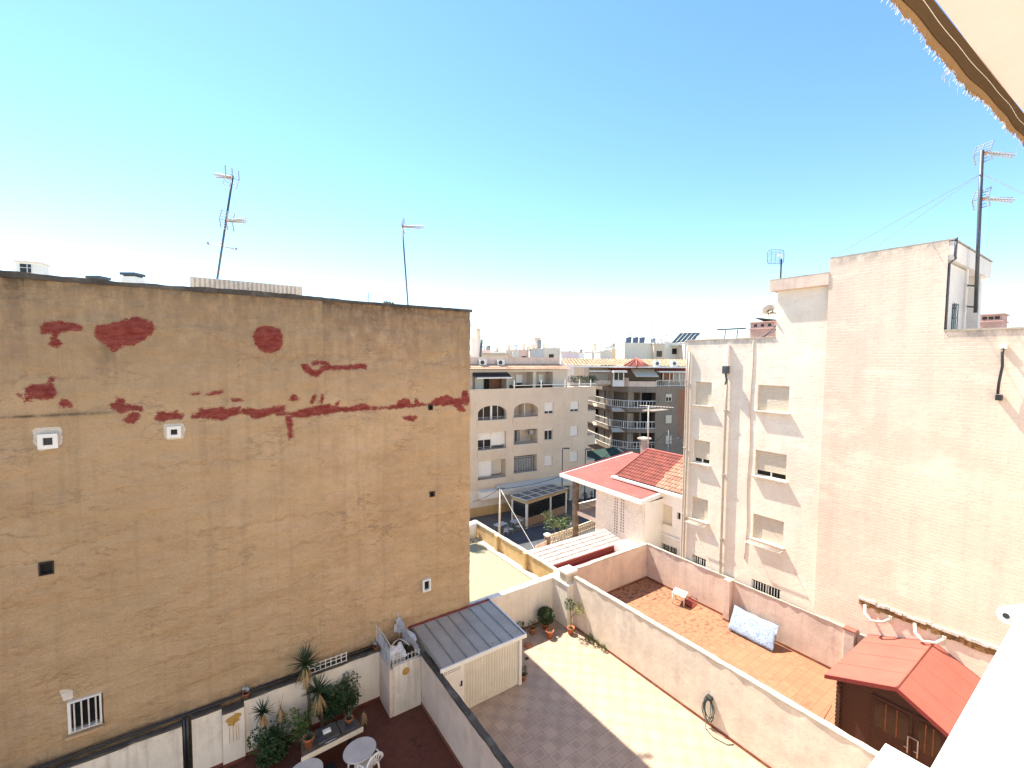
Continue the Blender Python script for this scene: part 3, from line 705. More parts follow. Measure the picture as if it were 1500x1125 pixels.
mb.quad(FA(-9.36, 12.97), FA(-9.36, 14.95), FA(-9.36, 14.95, -4), FA(-9.36, 12.97, -4))
part(RA, 'brick_wall', mb, W['brickA'])
mb = MB(); mb.fbox(FA, -13.6, -7.4, ZS, 12.3, -8, -.4); mb.fbox(FA, -9.3, -7.4, 12.3, 14.9, -4, -.3); part(RA, 'building_mass', mb, W['flatrender'])
mb = MB(); mb.fbox(FA, -13.66, -9.37, 12.975, 13.03, -.25, .03); part(RA, 'parapet_coping', mb, W['coping'])
mb = MB(); mb.fbox(FA, -9.62, -7.42, 14.95, 15.38, -4.2, .2, 0); mb.fbox(FA, -9.6, -7.42, 15.384, 15.44, -4.18, .19, 1); part(RA, 'cornice', mb, [W['pinkwall'], W['coping']])
for i, (zt, zb) in enumerate(((10.95, 9.82), (8.07, 6.93), (5.2, 4.1))):
    cl = (1., .78, 1.)[i]
    shutter_window(RA, FA, -10.03, -8.74, zb, zt, cl, .17); shutter_window(RA, FA, -13.07, -12.2, zb, zt, (1., .8, 1.)[i], .17)
for (a, b) in ((-9.98, -8.76), (-12.96, -12.2)):
    w_ = shutter_window(RA, FA, a, b, 1.32, 2.22, 0, .17, 0, panes=2, name='barred_window'); grille(w_, FA, a+.03, b-.03, 1.3, 2.22, -.04, .12, .014)
# clothes rack under lowest windows
for (a, b) in ((-10.1, -8.68), (-13.1, -12.15)):
    mb = MB()
    for k in range(4): mb.tube([FA(a, 3.98, .12+.12*k), FA(b, 3.98, .12+.12*k)], .013, 5)
    for u in (a, b): mb.tube([FA(u, 3.98, -.0), FA(u, 3.98, .5)], .014, 5)
    part(RA, 'clothes_rack', mb, W['bars'])
def pipe(par, F, u, z0, z1, r=.055, m='pipepink', nm='drain_pipe', n=.09):
    mb = MB(); rnd = random.Random(u); pts = [F(u+rnd.uniform(-.012, .012), z0+(z1-z0)*i/8, n) for i in range(9)]
    mb.tube(pts, r, 8)
    for i in range(1, 8, 2): mb.fbox(F, u-r-.015, u+r+.015, z0+(z1-z0)*i/8, z0+(z1-z0)*i/8+.04, 0, n+r+.01)
    return part(par, nm, mb, W[m])
pipe(RA, FA, -11.42, -1, 11.2, .06, 'pipe'); pipe(RA, FA, -13.38, -1, 12.4, .05, 'pipe'); pipe(RA, FA, -13.52, -1, 12.7, .04)
mb = MB(); mb.fbox(FA, -11.5, -11.34, 11.75, 12.75, .01, .15); part(RA, 'pipe_casing', mb, W['villa'])
mb = MB(); mb.fbox(FA, -11.53, -11.33, 11.4, 11.75, .02, .3); mb.tube([FA(-11.43, 11.4, .15), FA(-11.36, 11.1, .2), FA(-11.46, 10.9, .1)], .05, 6); part(RA, 'rainwater_hopper', mb, W['mast'])
mb = MB(); mb.tube([FA(-10.3+.03*math.sin(z*1.7), z, .02) for z in np.linspace(3, 12.9, 24)], .018, 5); part(RA, 'wall_cable', mb, W['pipepink'])

RB = thing('apartment_building', 'plain pink painted brick gable with a tall stair tower at the right', 'building', (20, 2, ZS))
mb = MB(); FBB = FB_
facade(mb, FBB, -7.42, 6, ZS, 13.0, [], .2)
mb.quad(FBB(-7.42, 13.0), FBB(-4.08, 13.0), FBB(-4.08, 15.92), FBB(-7.42, 15.92))
mb.quad(FBB(-7.42, ZS), FBB(-7.42, 15.92), FBB(-7.42, 15.92, -.3), FBB(-7.42, ZS, -.3))
part(RB, 'brick_wall', mb, W['brickB'])
mb = MB(); mb.fbox(FBB, -7.4, 6, ZS, 12.5, -9, -.3); part(RB, 'building_mass', mb, W['flatrender'])
mb = MB(); mb.fbox(FBB, -4.07, 6, 13.003, 13.06, -.28, .03); part(RB, 'parapet_coping', mb, W['coping'])
# tower side wall (faces -Y), recessed bays and roof slab
FT = Face((19.99, 4.08), 0)  # u=+X
mb = MB(); mb.fbox(FT, .004, 2.3, 12.5, 15.25, -3.3, -.02); mb.fbox(FT, 2.3, 2.55, 12.5, 15.3, -3.3, .04); mb.fbox(FT, 2.55, 3.2, 12.5, 15.25, -3.3, -.08); mb.fbox(FT, 3.2, 4.6, 12.5, 15.25, -3.3, -.5); mb.fbox(FT, 4.6, 5.0, 12.5, 15.3, -3.3, .0)
part(RB, 'tower_side_wall', mb, W['villa'])
mb = MB(); mb.fbox(FT, .004, 5.6, 15.3, 15.9, -3.3, .12, 0); mb.fbox(FT, -.02, 5.62, 15.93, 15.98, -3.34, .14, 1); part(RB, 'tower_roof_slab', mb, [W['villa'], W['coping']])
mb = MB()
for u in (.9, 1.15, 1.4): mb.fbox(FT, u, u+.03, 13.05, 14.0, .02, .04)
for z in (13.1, 13.5, 13.95): mb.fbox(FT, .88, 1.45, z, z+.03, .021, .041)
part(RB, 'window_grille', mb, W['mast'])
mb = MB(); mb.fbox(FT, .9, 1.43, 13.06, 13.96, -.03, -.012); part(RB, 'tower_window', mb, W['glass'])
mb = MB(); mb.tube([FT(.0, 12.9, .03), FT(.0, 15.2, .03), FT(.12, 15.35, .15), FT(.02, 15.45, .15), FT(.02, 16.0, .16)], .035, 6); part(RB, 'corner_cable', mb, W['mast'])
# broken ledge remnants
mb = MB(); rnd = random.Random(11); u = -5.95
while u < -2.4:
    L = rnd.uniform(.1, .22); k = rnd.random()
    zc = 3.13+rnd.uniform(-.03, .03)
    mb.fbox(FBB, u, u+L, zc+.03, zc+.12+rnd.uniform(-.02, .02), .003, .05+rnd.uniform(0, .03), 1)
    mb.fbox(FBB, u, u+L+.01, zc-.15+rnd.uniform(-.04, .04), zc+.025, .003, .03+rnd.uniform(0, .03), 0)
    u += L+.004
part(RB, 'broken_ledge', mb, [W['rust'], W['brokenw']])
for u in (-5.75, -4.35):
    mb = MB(); mb.tube([FBB(u, 3.05, .06), FBB(u+.08, 2.85, .3), FBB(u+.3, 2.72, .42), FBB(u+.6, 2.78, .3), FBB(u+.75, 2.9, .08)], .05, 6)
    mb.fbox(FBB, u+.7, u+.8, 2.75, 3.0, .01, .12); part(RB, 'awning_bracket', mb, W['brokenw'])
mb = MB(); mb.tube([FBB(-2.72, 12.45, .03), FBB(-2.72, 12.3, .16), FBB(-2.70, 11.9, .15), FBB(-2.75, 11.4, .14), FBB(-2.76, 11.05, .14)], .035, 8, 0)
mb.fbox(FBB, -2.8, -2.66, 10.86, 11.03, .01, .2, 0); mb.fbox(FBB, -2.8, -2.64, 12.42, 12.55, .006, .08, 1); part(RB, 'hanging_drain_hose', mb, [W['black'], W['plastic']])

# ================================================================== PATIO WALLS
wallrun('patio_wall', (4.84, 15.08), (.8, 15.08), 0, 1.79, -.1, W['white'], 'x', skirt=W['skirt']) if False else None
def wX(name, x0, x1, y, z1, th, mat, label, **k): return wallrun(name, (x0, y), (x1, y), 0, z1, th, mat, label, **k)
wX('patio_wall', .78, 4.86, 15.08, 1.79, .12, W['white'], 'long white wall behind the yucca plants at the foot of the tan gable', cop=W['darkmould'], skirt=W['skirtshade'])
wX('patio_wall', .22, .775, 14.98, 1.68, .2, W['white'], 'narrow white wall panel carrying the gilt butterfly ornament', cop=W['darkmould'], skirt=W['skirtshade'])
wX('patio_wall', -.5, .215, 15.1, 1.8, .1, W['white'], 'plain white wall panel between the black pipe and the butterfly panel', cop=W['darkmould'], skirt=W['skirtshade'])
wX('patio_wall', -8.9, -.72, 15.06, 1.74, .12, W['whitedirty'], 'peeling white wall with grey bare patches at the bottom left corner', cop=W['darkmould'], skirt=W['skirtshade'])
mb = MB()
for u in (-.68, -.6): mb.tube([(u, 15.12, 0), (u+.01, 15.1, .9), (u, 15.12, 1.85)], .04, 7)
solo('drain_pipe', mb, W['black'], 'black vertical drain pipe between two white wall panels', 'pipe')
mb = MB(); mb.tube([(-8.5, 15.2, 1.86), (-3, 15.2, 1.85), (.8, 15.21, 1.87), (4.8, 15.2, 1.86)], .03, 7); mb.tube([(-8.5, 15.23, 1.93), (-1, 15.23, 1.9), (4.8, 15.23, 1.94)], .016, 6); solo('wall_conduit', mb, W['black'], 'long black conduit running along the top of the white wall', 'pipe')
for P, ang in (([(80, 1111), (88, 1108), (92, 1112), (84, 1118)], 0), ([(110, 1118), (118, 1112), (120, 1118)], 0), ([(138, 1108), (146, 1104), (147, 1112), (140, 1116)], 0), ([(148, 1112), (158, 1108), (157, 1125), (150, 1124)], 0)): pass
mb = MB()
for (u, z, s_) in ((-2.35, 1.25, .13), (-2.55, 1.02, .11), (-2.2, .92, .16), (-2.9, .95, .12), (-3.1, 1.3, .08), (-1.7, 1.35, .05)):
    rnd = random.Random(u); P = [(u+s_*rnd.uniform(.5, 1.1)*math.cos(a), z+s_*1.5*rnd.uniform(.5, 1)*math.sin(a)) for a in np.linspace(0, 6.28, 11)[:-1]]
    mb.prism(P, lambda a, b, h: (a, 15.06-h, b), .004, .007)
o = solo('bare_patch', mb, W['sill'], 'grey bare spots where the paint has peeled off the corner wall', 'wall patch')

# white enclosure (X 4.85-5.95, Y 14.05-15.08)
EN = thing('utility_enclosure', 'white masonry enclosure draped with plastic film beside the metal shed', 'enclosure', (5.4, 14.5, 0))
mb = MB(); mb.box(4.86, 4.98, 14.05, 15.2, 0, 1.62, 0); part(EN, 'side_wall', mb, W['pinkwall'])
mb = MB(); mb.box(4.985, 5.97, 14.03, 14.15, 0, 1.72, 0); part(EN, 'front_wall', mb, W['whitedirty'])
mb = MB(); mb.box(4.98, 5.95, 14.155, 15.2, 1.0, 1.3); part(EN, 'platform', mb, W['gapdark'])
mb = MB(); rnd = random.Random(2)
for i in range(8): u = 5.0+.13*i; mb.tube([(u, 14.09, 1.6), (u+.01, 14.09, 2.0)], .011, 5)
for z in (1.74, 1.92): mb.tube([(4.95, 14.09, z), (5.98, 14.09, z+.02)], .011, 5)
part(EN, 'trellis', mb, W['bars'])
def sheet(mb, c00, c10, c11, c01, n=8, amp=.05, seed=0):
    c00, c10, c11, c01 = map(Vector, (c00, c10, c11, c01)); nn = (c10-c00).cross(c01-c00).normalized(); vs = []; fs = []
    for j in range(n+1):
        for i in range(n+1):
            a, b = i/n, j/n; p = (c00*(1-a)+c10*a)*(1-b)+(c01*(1-a)+c11*a)*b
            p += nn*amp*mnoise.noise(Vector((a*3+seed, b*3, seed)))*2; vs.append(p)
    for j in range(n):
        for i in range(n): k = j*(n+1)+i; fs.append((k, k+1, k+n+2, k+n+1))
    mb.add(vs, fs, 0, True)
    vs2 = [v+nn*.004 for v in vs]; mb.add(vs2, [f[::-1] for f in fs], 0, True)
mb = MB(); sheet(mb, (4.9, 15.1, 1.65), (4.9, 14.1, 1.65), (4.93, 14.1, 2.35), (4.8, 15.1, 2.65), seed=1); sheet(mb, (4.92, 14.12, 1.95), (5.5, 14.1, 1.9), (5.35, 14.25, 2.35), (4.93, 14.12, 2.38), seed=4, amp=.07)
part(EN, 'plastic_film', mb, W['film'])
mb = MB(); sheet(mb, (5.75, 15.1, 1.8), (5.98, 14.15, 1.75), (5.93, 14.3, 2.2), (5.62, 15.15, 2.75), seed=6, amp=.08); sheet(mb, (5.4, 15.15, 2.2), (5.75, 15.1, 2.1), (5.7, 15.15, 2.7), (5.5, 15.2, 2.6), seed=9, amp=.08)
part(EN, 'crumpled_film', mb, W['film'])
mb = MB()
for a, b in (((4.9, 14.08, 1.6), (4.93, 14.1, 2.42)), ((4.8, 15.12, 1.6), (4.78, 15.12, 2.7)), ((4.78, 15.12, 2.7), (4.93, 14.1, 2.42)), ((4.93, 14.1, 2.42), (5.3, 14.3, 2.45)), ((5.3, 14.3, 2.45), (5.62, 14.2, 2.15)), ((5.62, 15.17, 1.9), (5.6, 15.18, 2.85))): mb.tube([a, ((a[0]+b[0])/2, (a[1]+b[1])/2, (a[2]+b[2])/2+.04), b], .012, 5)
part(EN, 'film_pole', mb, W['bars'])
mb = MB()
for i in range(5): mb.box(5.1, 5.6, 14.5-.06*0+.0, 14.95, 1.45+.075*i, 1.505+.075*i)
solo('slatted_crate', mb, W['plastic'], 'white slatted crate inside the film covered enclosure', 'crate')
# sun ornament
def disc_orn(c, r, name, label, cat):
    mb = MB(); F = Face((c[0], c[1]), 0)
    pts = []
    for k in range(32):
        a = 2*math.pi*k/32; rr = r*(1.0 if k % 2 else .86); pts.append((rr*math.cos(a), c[2]+rr*math.sin(a)))
    mb.prism(pts, lambda a, b, h: F(a, b, h), 0, .025)
    for rr, h in ((.62*r, .045), (.3*r, .06)):
        mb.prism([(rr*math.cos(2*math.pi*k/20), c[2]+rr*math.sin(2*math.pi*k/20)) for k in range(20)], lambda a, b, hh: F(a, b, hh), .024, h)
    return solo(name, mb, W['gold'], label, cat)
disc_orn((5.42, 14.03, 1.42), .13, 'sun_ornament', 'round gilt sun ornament on the white enclosure wall', 'ornament')
mb = MB(); F = Face((.5, 14.98), 0)
for sg, dx in ((1, .0), (-1, -.03)):
    for (pw, ph, cz) in ((.17, .13, 1.42), (.13, .1, 1.30)):
        P = [(sg*pw*(1-math.cos(a))/2*1.25*(1+.15*math.cos(3*a))+dx*0, cz+.02*sg+ph*math.sin(a)*(.6+.4*math.cos(a))) for a in np.linspace(0, 6.28, 15)[:-1]]
        mb.prism(P, lambda a, b, h: F(a, b, h), .004 if ph > .11 else .016, .014 if ph > .11 else .024)
mb.tube([F(0, 1.2, .03), F(0, 1.5, .03)], .014, 6)
for k in (-.11, -.02, .06, .12): mb.tube([F(k, 1.2, .02), F(k, .7, .02)], .005, 4)
solo('butterfly_ornament', mb, W['gold'], 'gilt butterfly wind chime on the narrow white wall panel', 'ornament')
mb = MB(); mb.lathe([(.03, 0), (.07, .04), (.075, .16), (.03, .2), (.01, .26)], (3.72, 14.98, 1.28), 12); solo('wall_lantern', mb, W['steel'], 'small grey lantern hanging on the long white wall', 'lantern')
mb = MB()
for i in range(9): u = 2.42+.165*i; mb.box(u, u+.025, 15.11, 15.125, 1.72, 2.12)
for z in (1.8, 1.95, 2.06): mb.box(2.38, 3.78, 15.126, 15.14, z, z+.022)
solo('garden_trellis', mb, W['frame'], 'small white lattice trellis fixed above the wall behind the tallest yucca', 'trellis')

# partition wall between red patio and tiled patio
wallrun('patio_wall', (5.97, 14.02), (5.97, 2.0), 0, 1.86, .14, W['pinkwall'], 'stained pinkish partition wall with a blackened top beside the metal shed', cop=W['darkmould'], skirt=W['skirt'], copth=.08)
wX('patio_wall', 8.62, 13.13, 15.5, 1.95, .25, W['white'], 'white back wall of the tiled patio behind the flower pots', cop=W['villa'], skirt=W['skirt'], copth=.05)
wallrun('patio_wall', (13.13, 15.5), (13.13, 14.48), 0, 1.94, .2, W['white'], 'short white return wall in the corner behind the lemon tree', cop=W['villa'], skirt=W['skirt'])
PL = thing('corner_pillar', 'thick white corner pillar topped by a small brick chimney stack', 'pillar', (13.4, 14.8, 0))
mb = MB(); mb.box(13.1, 13.75, 14.475, 15.85, 0, 1.93); part(PL, 'pillar_body', mb, W['white'], bevel=.02)
mb = MB(); mb.box(13.06, 13.78, 14.44, 15.5, 1.935, 1.985); part(PL, 'pillar_cap', mb, W['villa'], bevel=.01)
mb = MB()
for i in range(5): e = .0 if i % 2 else .012; mb.box(13.16-e, 13.72+e, 14.62-e, 15.1+e, 1.99+.082*i, 2.067+.082*i)
mb2 = MB(); mb2.box(13.1, 13.78, 14.56, 15.16, 2.4, 2.5)
st = thing('chimney_stack', 'short banded brick chimney stack with a pale cap on the corner pillar', 'chimney', (13.45, 14.8, 1.99))
part(st, 'brick_courses', mb, W['lattice']); part(st, 'stack_cap', mb2, W['villa'], bevel=.015)
wallrun('patio_wall', (13.45, 14.47), (13.45, -.7), 0, 2.3, .17, W['divwall'], 'long blotchy cream dividing wall between the tiled and the orange patios', cop=W['coping'], skirt=W['skirt'])
wX('patio_wall', 13.63, 19.9, 15.57, 1.92, .18, W['pinkwall'], 'shaded pink back wall of the orange patio', skirt=W['skirt'])
wallrun('patio_wall', (19.9, 15.57), (19.9, 11.0), 0, 1.91, .08, W['pinkwall'], 'sunlit pink side wall stretch nearest the shaded corner of the orange patio', skirt=W['skirt'])
wallrun('patio_wall', (19.86, 10.68), (19.86, 6.3), 0, 1.91, .045, W['pinkwall'], 'sunlit pink side wall stretch behind the floral mattress', skirt=W['skirt'])
PB = thing('wall_pillar', 'slim pink pillar breaking the side wall left of the mattress', 'pillar', (19.7, 10.85, 0))
mb = MB(); mb.box(19.6, 19.98, 10.69, 10.99, 0, 1.93); part(PB, 'pillar_body', mb, W['pinkwall'], bevel=.015); mb = MB(); mb.box(19.585, 19.6, 10.69, 10.99, 0.002, .1); mb.box(19.6, 19.84, 10.672, 10.688, 0.002, .1); part(PB, 'skirting', mb, W['skirt'])
PB = thing('wall_pillar', 'pale pillar at the end of the pink wall beside the wooden cabin', 'pillar', (19.7, 6.1, 0))
mb = MB(); mb.box(19.62, 19.97, 5.95, 6.29, 0, 1.95); part(PB, 'pillar_body', mb, W['pinkwall'], bevel=.015); mb = MB(); mb.box(19.6, 19.99, 5.93, 6.31, 1.953, 2.0); part(PB, 'pillar_cap', mb, W['redroof'])
wallrun('patio_wall', (19.86, 5.94), (19.86, -.7), 0, 1.9, .045, W['pinkwall'], 'pink wall stretch hidden behind the red roofed cabin', skirt=W['skirt'])

# ================================================================== METAL SHED
SH = thing('metal_shed', 'white ribbed metal shed with a grey seamed lean-to roof', 'shed', (7.8, 14, 0))
mb = MB(); mb.box(7.05, 9.3, 12.9, 12.95, .02, 1.86); mb.box(9.25, 9.3, 12.955, 15.4, .02, 1.9); mb.box(6.25, 6.3, 12.955, 15.4, .02, 1.9); mb.box(6.3, 9.25, 15.3, 15.35, .02, 1.95); part(SH, 'panel_wall', mb, W['shedwall'])
mb = MB(); mb.box(6.2, 7.045, 12.88, 12.93, .02, 1.78); d = part(SH, 'door', mb, W['frame'], bevel=.006)
mb = MB(); mb.tube([(6.93, 12.87, 1.06), (6.93, 12.82, 1.06), (6.83, 12.81, 1.07)], .014, 6); mb.box(6.9, 6.96, 12.865, 12.88, .98, 1.16); part(d, 'handle', mb, W['black'])
mb = MB()
for r_ in range(2):
    for k in range(9): mb.box(6.28+.07*k, 6.32+.07*k, 12.876, 12.8795, 1.6+.07*r_, 1.62+.07*r_)
part(d, 'vent_slots', mb, W['black'])
mb = MB(); mb.box(9.3, 9.42, 12.84, 12.95, 0, 1.88); mb.box(9.3, 9.34, 12.96, 15.3, .0, .08); part(SH, 'corner_post', mb, W['frame'], bevel=.006)
mb = MB(); zf, zb_ = 1.93, 2.06
mb.hexa([(6.1, 12.76, zf), (9.5, 12.76, zf-.02), (9.5, 15.4, zb_), (6.1, 15.4, zb_), (6.1, 12.76, zf+.03), (9.5, 12.76, zf+.01), (9.5, 15.4, zb_+.03), (6.1, 15.4, zb_+.03)]); rf = part(SH, 'roof', mb, W['shedroof'])
mb = MB()
for k in range(8):
    x = 6.14+(9.46-6.14)*k/7; a, b = zf+.031-.006*k*.5, zb_+.031
    mb.hexa([(x-.02, 12.765, a-.01), (x+.02, 12.765, a-.01), (x+.02, 15.39, b), (x-.02, 15.39, b), (x-.014, 12.765, a+.035), (x+.014, 12.765, a+.035), (x+.014, 15.39, b+.035), (x-.014, 15.39, b+.035)])
part(rf, 'seam', mb, W['steel'])
mb = MB(); mb.box(6.08, 9.53, 12.7, 12.757, 1.83, 1.965); mb.hexa([(9.503, 12.76, 1.83), (9.55, 12.76, 1.83), (9.55, 15.4, 1.98), (9.503, 15.4, 1.98), (9.503, 12.76, 1.965), (9.55, 12.76, 1.965), (9.55, 15.4, 2.11), (9.503, 15.4, 2.11)]); part(SH, 'fascia', mb, W['frame'], bevel=.005)
mb = MB(); mb.box(6.0, 9.5, 15.22, 15.27, 2.08, 2.14); part(SH, 'flashing', mb, W['darkred'])
rnd = random.Random(5); mb = MB()
for (x, y) in ((6.6, 14.0), (6.95, 14.6), (8.0, 14.2), (8.5, 15.0), (8.2, 12.95), (9.3, 13.0)): mb.obox((x, y, zf+.034+(y-12.76)*.049), .09, .04, .006, rnd.uniform(0, 3))
o = solo('fallen_leaves', mb, W['straw'], 'few dry leaves lying on the grey shed roof', 'leaves'); o['kind'] = 'stuff'

# ================================================================== WOODEN CABIN
CB_ = thing('wooden_cabin', 'dark plank garden cabin with a coral red gable roof', 'garden cabin', (18, 4.1, 0))
xf, xb, y0c, y1c, zr, ze = 16.6, 19.75, 2.75, 5.35, 2.62, 1.95
mb = MB(); yc = 3.85
mb.prism([(y0c, 0.02), (y1c, 0.02), (y1c, ze), (yc, zr-.1), (y0c, ze-.12)], lambda a, b, h: (h, a, b), xf, xf+.08); mb.box(xf+.08, xb, y1c-.06, y1c, .02, ze-.02); mb.box(xf+.08, xb, y0c, y0c+.06, .02, ze-.14)
part(CB_, 'plank_wall', mb, W['wood'])
mb = MB(); n = 14
for i in range(n): z = .04+(ze-.1)*i/n; mb.box(xf-.1, xf-.002, y1c-.06, y1c, z, z+.1); mb.box(xf+.02, xf+.09, y1c+.002, y1c+.1, z+.06, z+.15)
part(CB_, 'log_ends', mb, W['wood'])
mb = MB()
def roofslab(a, b): # a=(y,z) ridge, b=(y,z) eave
    mb.hexa([(xf-.42, a[0], a[1]), (xb+.12, a[0], a[1]), (xb+.12, b[0], b[1]), (xf-.42, b[0], b[1]), (xf-.42, a[0], a[1]+.05), (xb+.12, a[0], a[1]+.05), (xb+.12, b[0], b[1]+.05), (xf-.42, b[0], b[1]+.05)])
roofslab((yc, zr), (y1c+.28, ze-.02)); roofslab((yc-.002, zr), (y0c-.35, ze-.1)); rfc = part(CB_, 'roof', mb, W['redroof'])
mb = MB()
for xx in (17.15, 18.15, 19.15):
    for (b_, z_) in ((y1c+.28, ze-.02), (y0c-.35, ze-.1)): mb.hexa([(xx, yc, zr+.051), (xx+.06, yc, zr+.051), (xx+.06, b_, z_+.051), (xx, b_, z_+.051), (xx, yc, zr+.058), (xx+.06, yc, zr+.058), (xx+.06, b_, z_+.058), (xx, b_, z_+.058)])
mb.tube([(xf-.42, yc, zr+.05), (xb+.12, yc, zr+.05)], .03, 6); part(rfc, 'felt_lap', mb, W['redroof'])
for (a, b) in (((yc, zr), (y1c+.28, ze-.02)), ((yc, zr), (y0c-.35, ze-.1))):
    for xx in (xf-.455, xb+.123): mb = MB(); mb.hexa([(xx, a[0], a[1]-.07), (xx+.03, a[0], a[1]-.07), (xx+.03, b[0], b[1]-.07), (xx, b[0], b[1]-.07), (xx, a[0], a[1]+.055), (xx+.03, a[0], a[1]+.055), (xx+.03, b[0], b[1]+.055), (xx, b[0], b[1]+.055)]); part(CB_, 'barge_board', mb, W['darkred'])
for (a, b) in ((3.55, 4.5), (2.85, 3.5)):
    mb = MB(); mb.box(xf-.03, xf-.002, a, b, .06, 1.9); d = part(CB_, 'door', mb, simple('dark_door_wood', (.045, .018, .013), .45, var=.3))
    mb = MB(); mb.box(xf-.042, xf-.032, a+.08, b-.08, .95, 1.78); p_ = part(d, 'pane', mb, simple('brown_curtained_pane', (.05, .032, .022), .15, var=.2))
    mb = MB()
    for k in (1, 2): yy = a+.08+(b-a-.16)*k/3; mb.box(xf-.055, xf-.043, yy-.015, yy+.015, .95, 1.78)
    part(d, 'glazing_bar', mb, W['brownwood'])
mb = MB(); mb.tube([(xf-.08, 3.62, .7), (xf-.08, 3.62, 1.2), (xf-.08, 3.4, 1.2), (xf-.08, 3.4, .7)], .018, 6)
for (y, z) in ((3.62, .85), (3.4, .85)): mb.tube([(xf-.03, y, z), (xf-.1, y, z), (xf-.1, y+.08, z)], .014, 5)
part(CB_, 'door_handle', mb, W['sill'])

# ================================================================== MATTRESS, HOSE, WHITE TABLE
mb = MB(); n1, n2 = 22, 10; vs = []; fs = []
A = Vector((19.02, 10.38, .04)); Bv = Vector((19.05, 8.5, .02)); Cv = Vector((19.68, 10.55, .88)); L_ = (Bv-A); H_ = (Cv-A); H_.y = .08
nn = L_.cross(H_).normalized();  nn = nn if nn.x < 0 else -nn
def mp(i, j, f):
    a, b = i/n1, j/n2; ed = min(a, 1-a)*8; eb = min(b, 1-b)*4
    puff = .075*min(1, ed)**.5*min(1, eb)**.5
    if a > .62: puff += .035*math.sin((a-.62)*26+b*9)*math.sin(b*math.pi)
    sag = -.04*math.sin(a*math.pi)
    return A+L_*a+H_*b+nn*(f*(puff+.012)+.05)+Vector((0, 0, sag*b+ .01*math.sin(a*17)))
for f in (1, -1):
    o_ = len(vs)
    for j in range(n2+1):
        for i in range(n1+1): vs.append(mp(i, j, f))
    for j in range(n2):
        for i in range(n1):
            k = o_+j*(n1+1)+i; q = (k, k+1, k+n1+2, k+n1+1); fs.append(q if f > 0 else q[::-1])
h_ = (n1+1)*(n2+1)
for i in range(n1): fs.append((i, i+h_, i+1+h_, i+1)); k = n2*(n1+1)+i; fs.append((k, k+1, k+1+h_, k+h_))
for j in range(n2): k = j*(n1+1); fs.append((k, k+n1+1, k+n1+1+h_, k+h_)); k += n1; fs.append((k, k+h_, k+n1+1+h_, k+n1+1))
mb.add(vs, fs, 0, True); solo('mattress', mb, W['mattress'], 'pale blue floral mattress leaning against the pink wall', 'mattress')
HS = thing('garden_hose', 'coiled dark garden hose hanging on the cream dividing wall', 'hose', (13.4, 7.8, 0))
mb = MB(); pts = []; rnd = random.Random(4)
for i in range(150):
    a = i/150*2*math.pi*6.4; k = i/150
    pts.append((13.36-.05*math.sin(a*.5)-.04*k, 7.85+(.15+.05*math.sin(a*.37))*math.sin(a), .92-.3*(1+.12*math.sin(a*.21))-(.36+.06*math.sin(a*.43))*math.cos(a)*-1+.0))
mb.tube(pts, .012, 5); part(HS, 'hose_coil', mb, W['greyhose'])
mb = MB(); mb.tube([(13.3, 7.9, .2), (13.2, 7.85, .03), (13.1, 7.5, .02), (13.2, 7.1, .02), (13.38, 7.0, .02)], .012, 5); part(HS, 'hose_tail', mb, W['greyhose'])
mb = MB(); mb.box(13.3, 13.448, 7.76, 7.94, .92, 1.04); part(HS, 'hose_hanger', mb, W['black'], bevel=.01)
# overturned white plastic table on orange patio
TB = thing('plastic_table', 'small white plastic table standing askew on the orange patio', 'table', (19.1, 12.9, 0))
mb = MB(); c = Vector((19.15, 12.95, .55)); mb.obox((c.x, c.y, .52), .62, .62, .035, .35, tilt=.12); part(TB, 'tabletop', mb, W['plastic'], bevel=.01)
for (a, b) in ((-.25, -.25), (.25, -.25), (.25, .25), (-.25, .25)):
    x = c.x+math.cos(.35)*a-math.sin(.35)*b; y = c.y+math.sin(.35)*a+math.cos(.35)*b
    mb = MB(); mb.tube([(x, y, .52+.12*b), (x+.05*a, y+.1*b, 0.0)], [.035, .025], 6); part(TB, 'leg', mb, W['plastic'])
mb = MB(); mb.obox((19.45, 12.6, .03), .55, .5, .08, .2, tilt=.3); mb.tube([(19.2, 12.45, .02), (19.25, 12.3, .3), (19.6, 12.3, .38)], .02, 5); mb.tube([(19.6, 12.3, .38), (19.72, 12.7, .3), (19.7, 12.85, .02)], .02, 5)
solo('broken_chair', mb, W['darkred'], 'broken dark red chair frame lying beside the white plastic table', 'chair')
mb = MB(); mb.tube([(16.2, 5.9, .03), (16.25, 5.6, .05)], .05, 6); mb.tube([(16.22, 5.75, .05), (16.5, 5.5, .9)], .012, 5); mb.obox((16.2, 5.75, 0), .3, .12, .06, .3); solo('broom', mb, W['darkred'], 'red broom leaning on the corner of the wooden cabin', 'broom')

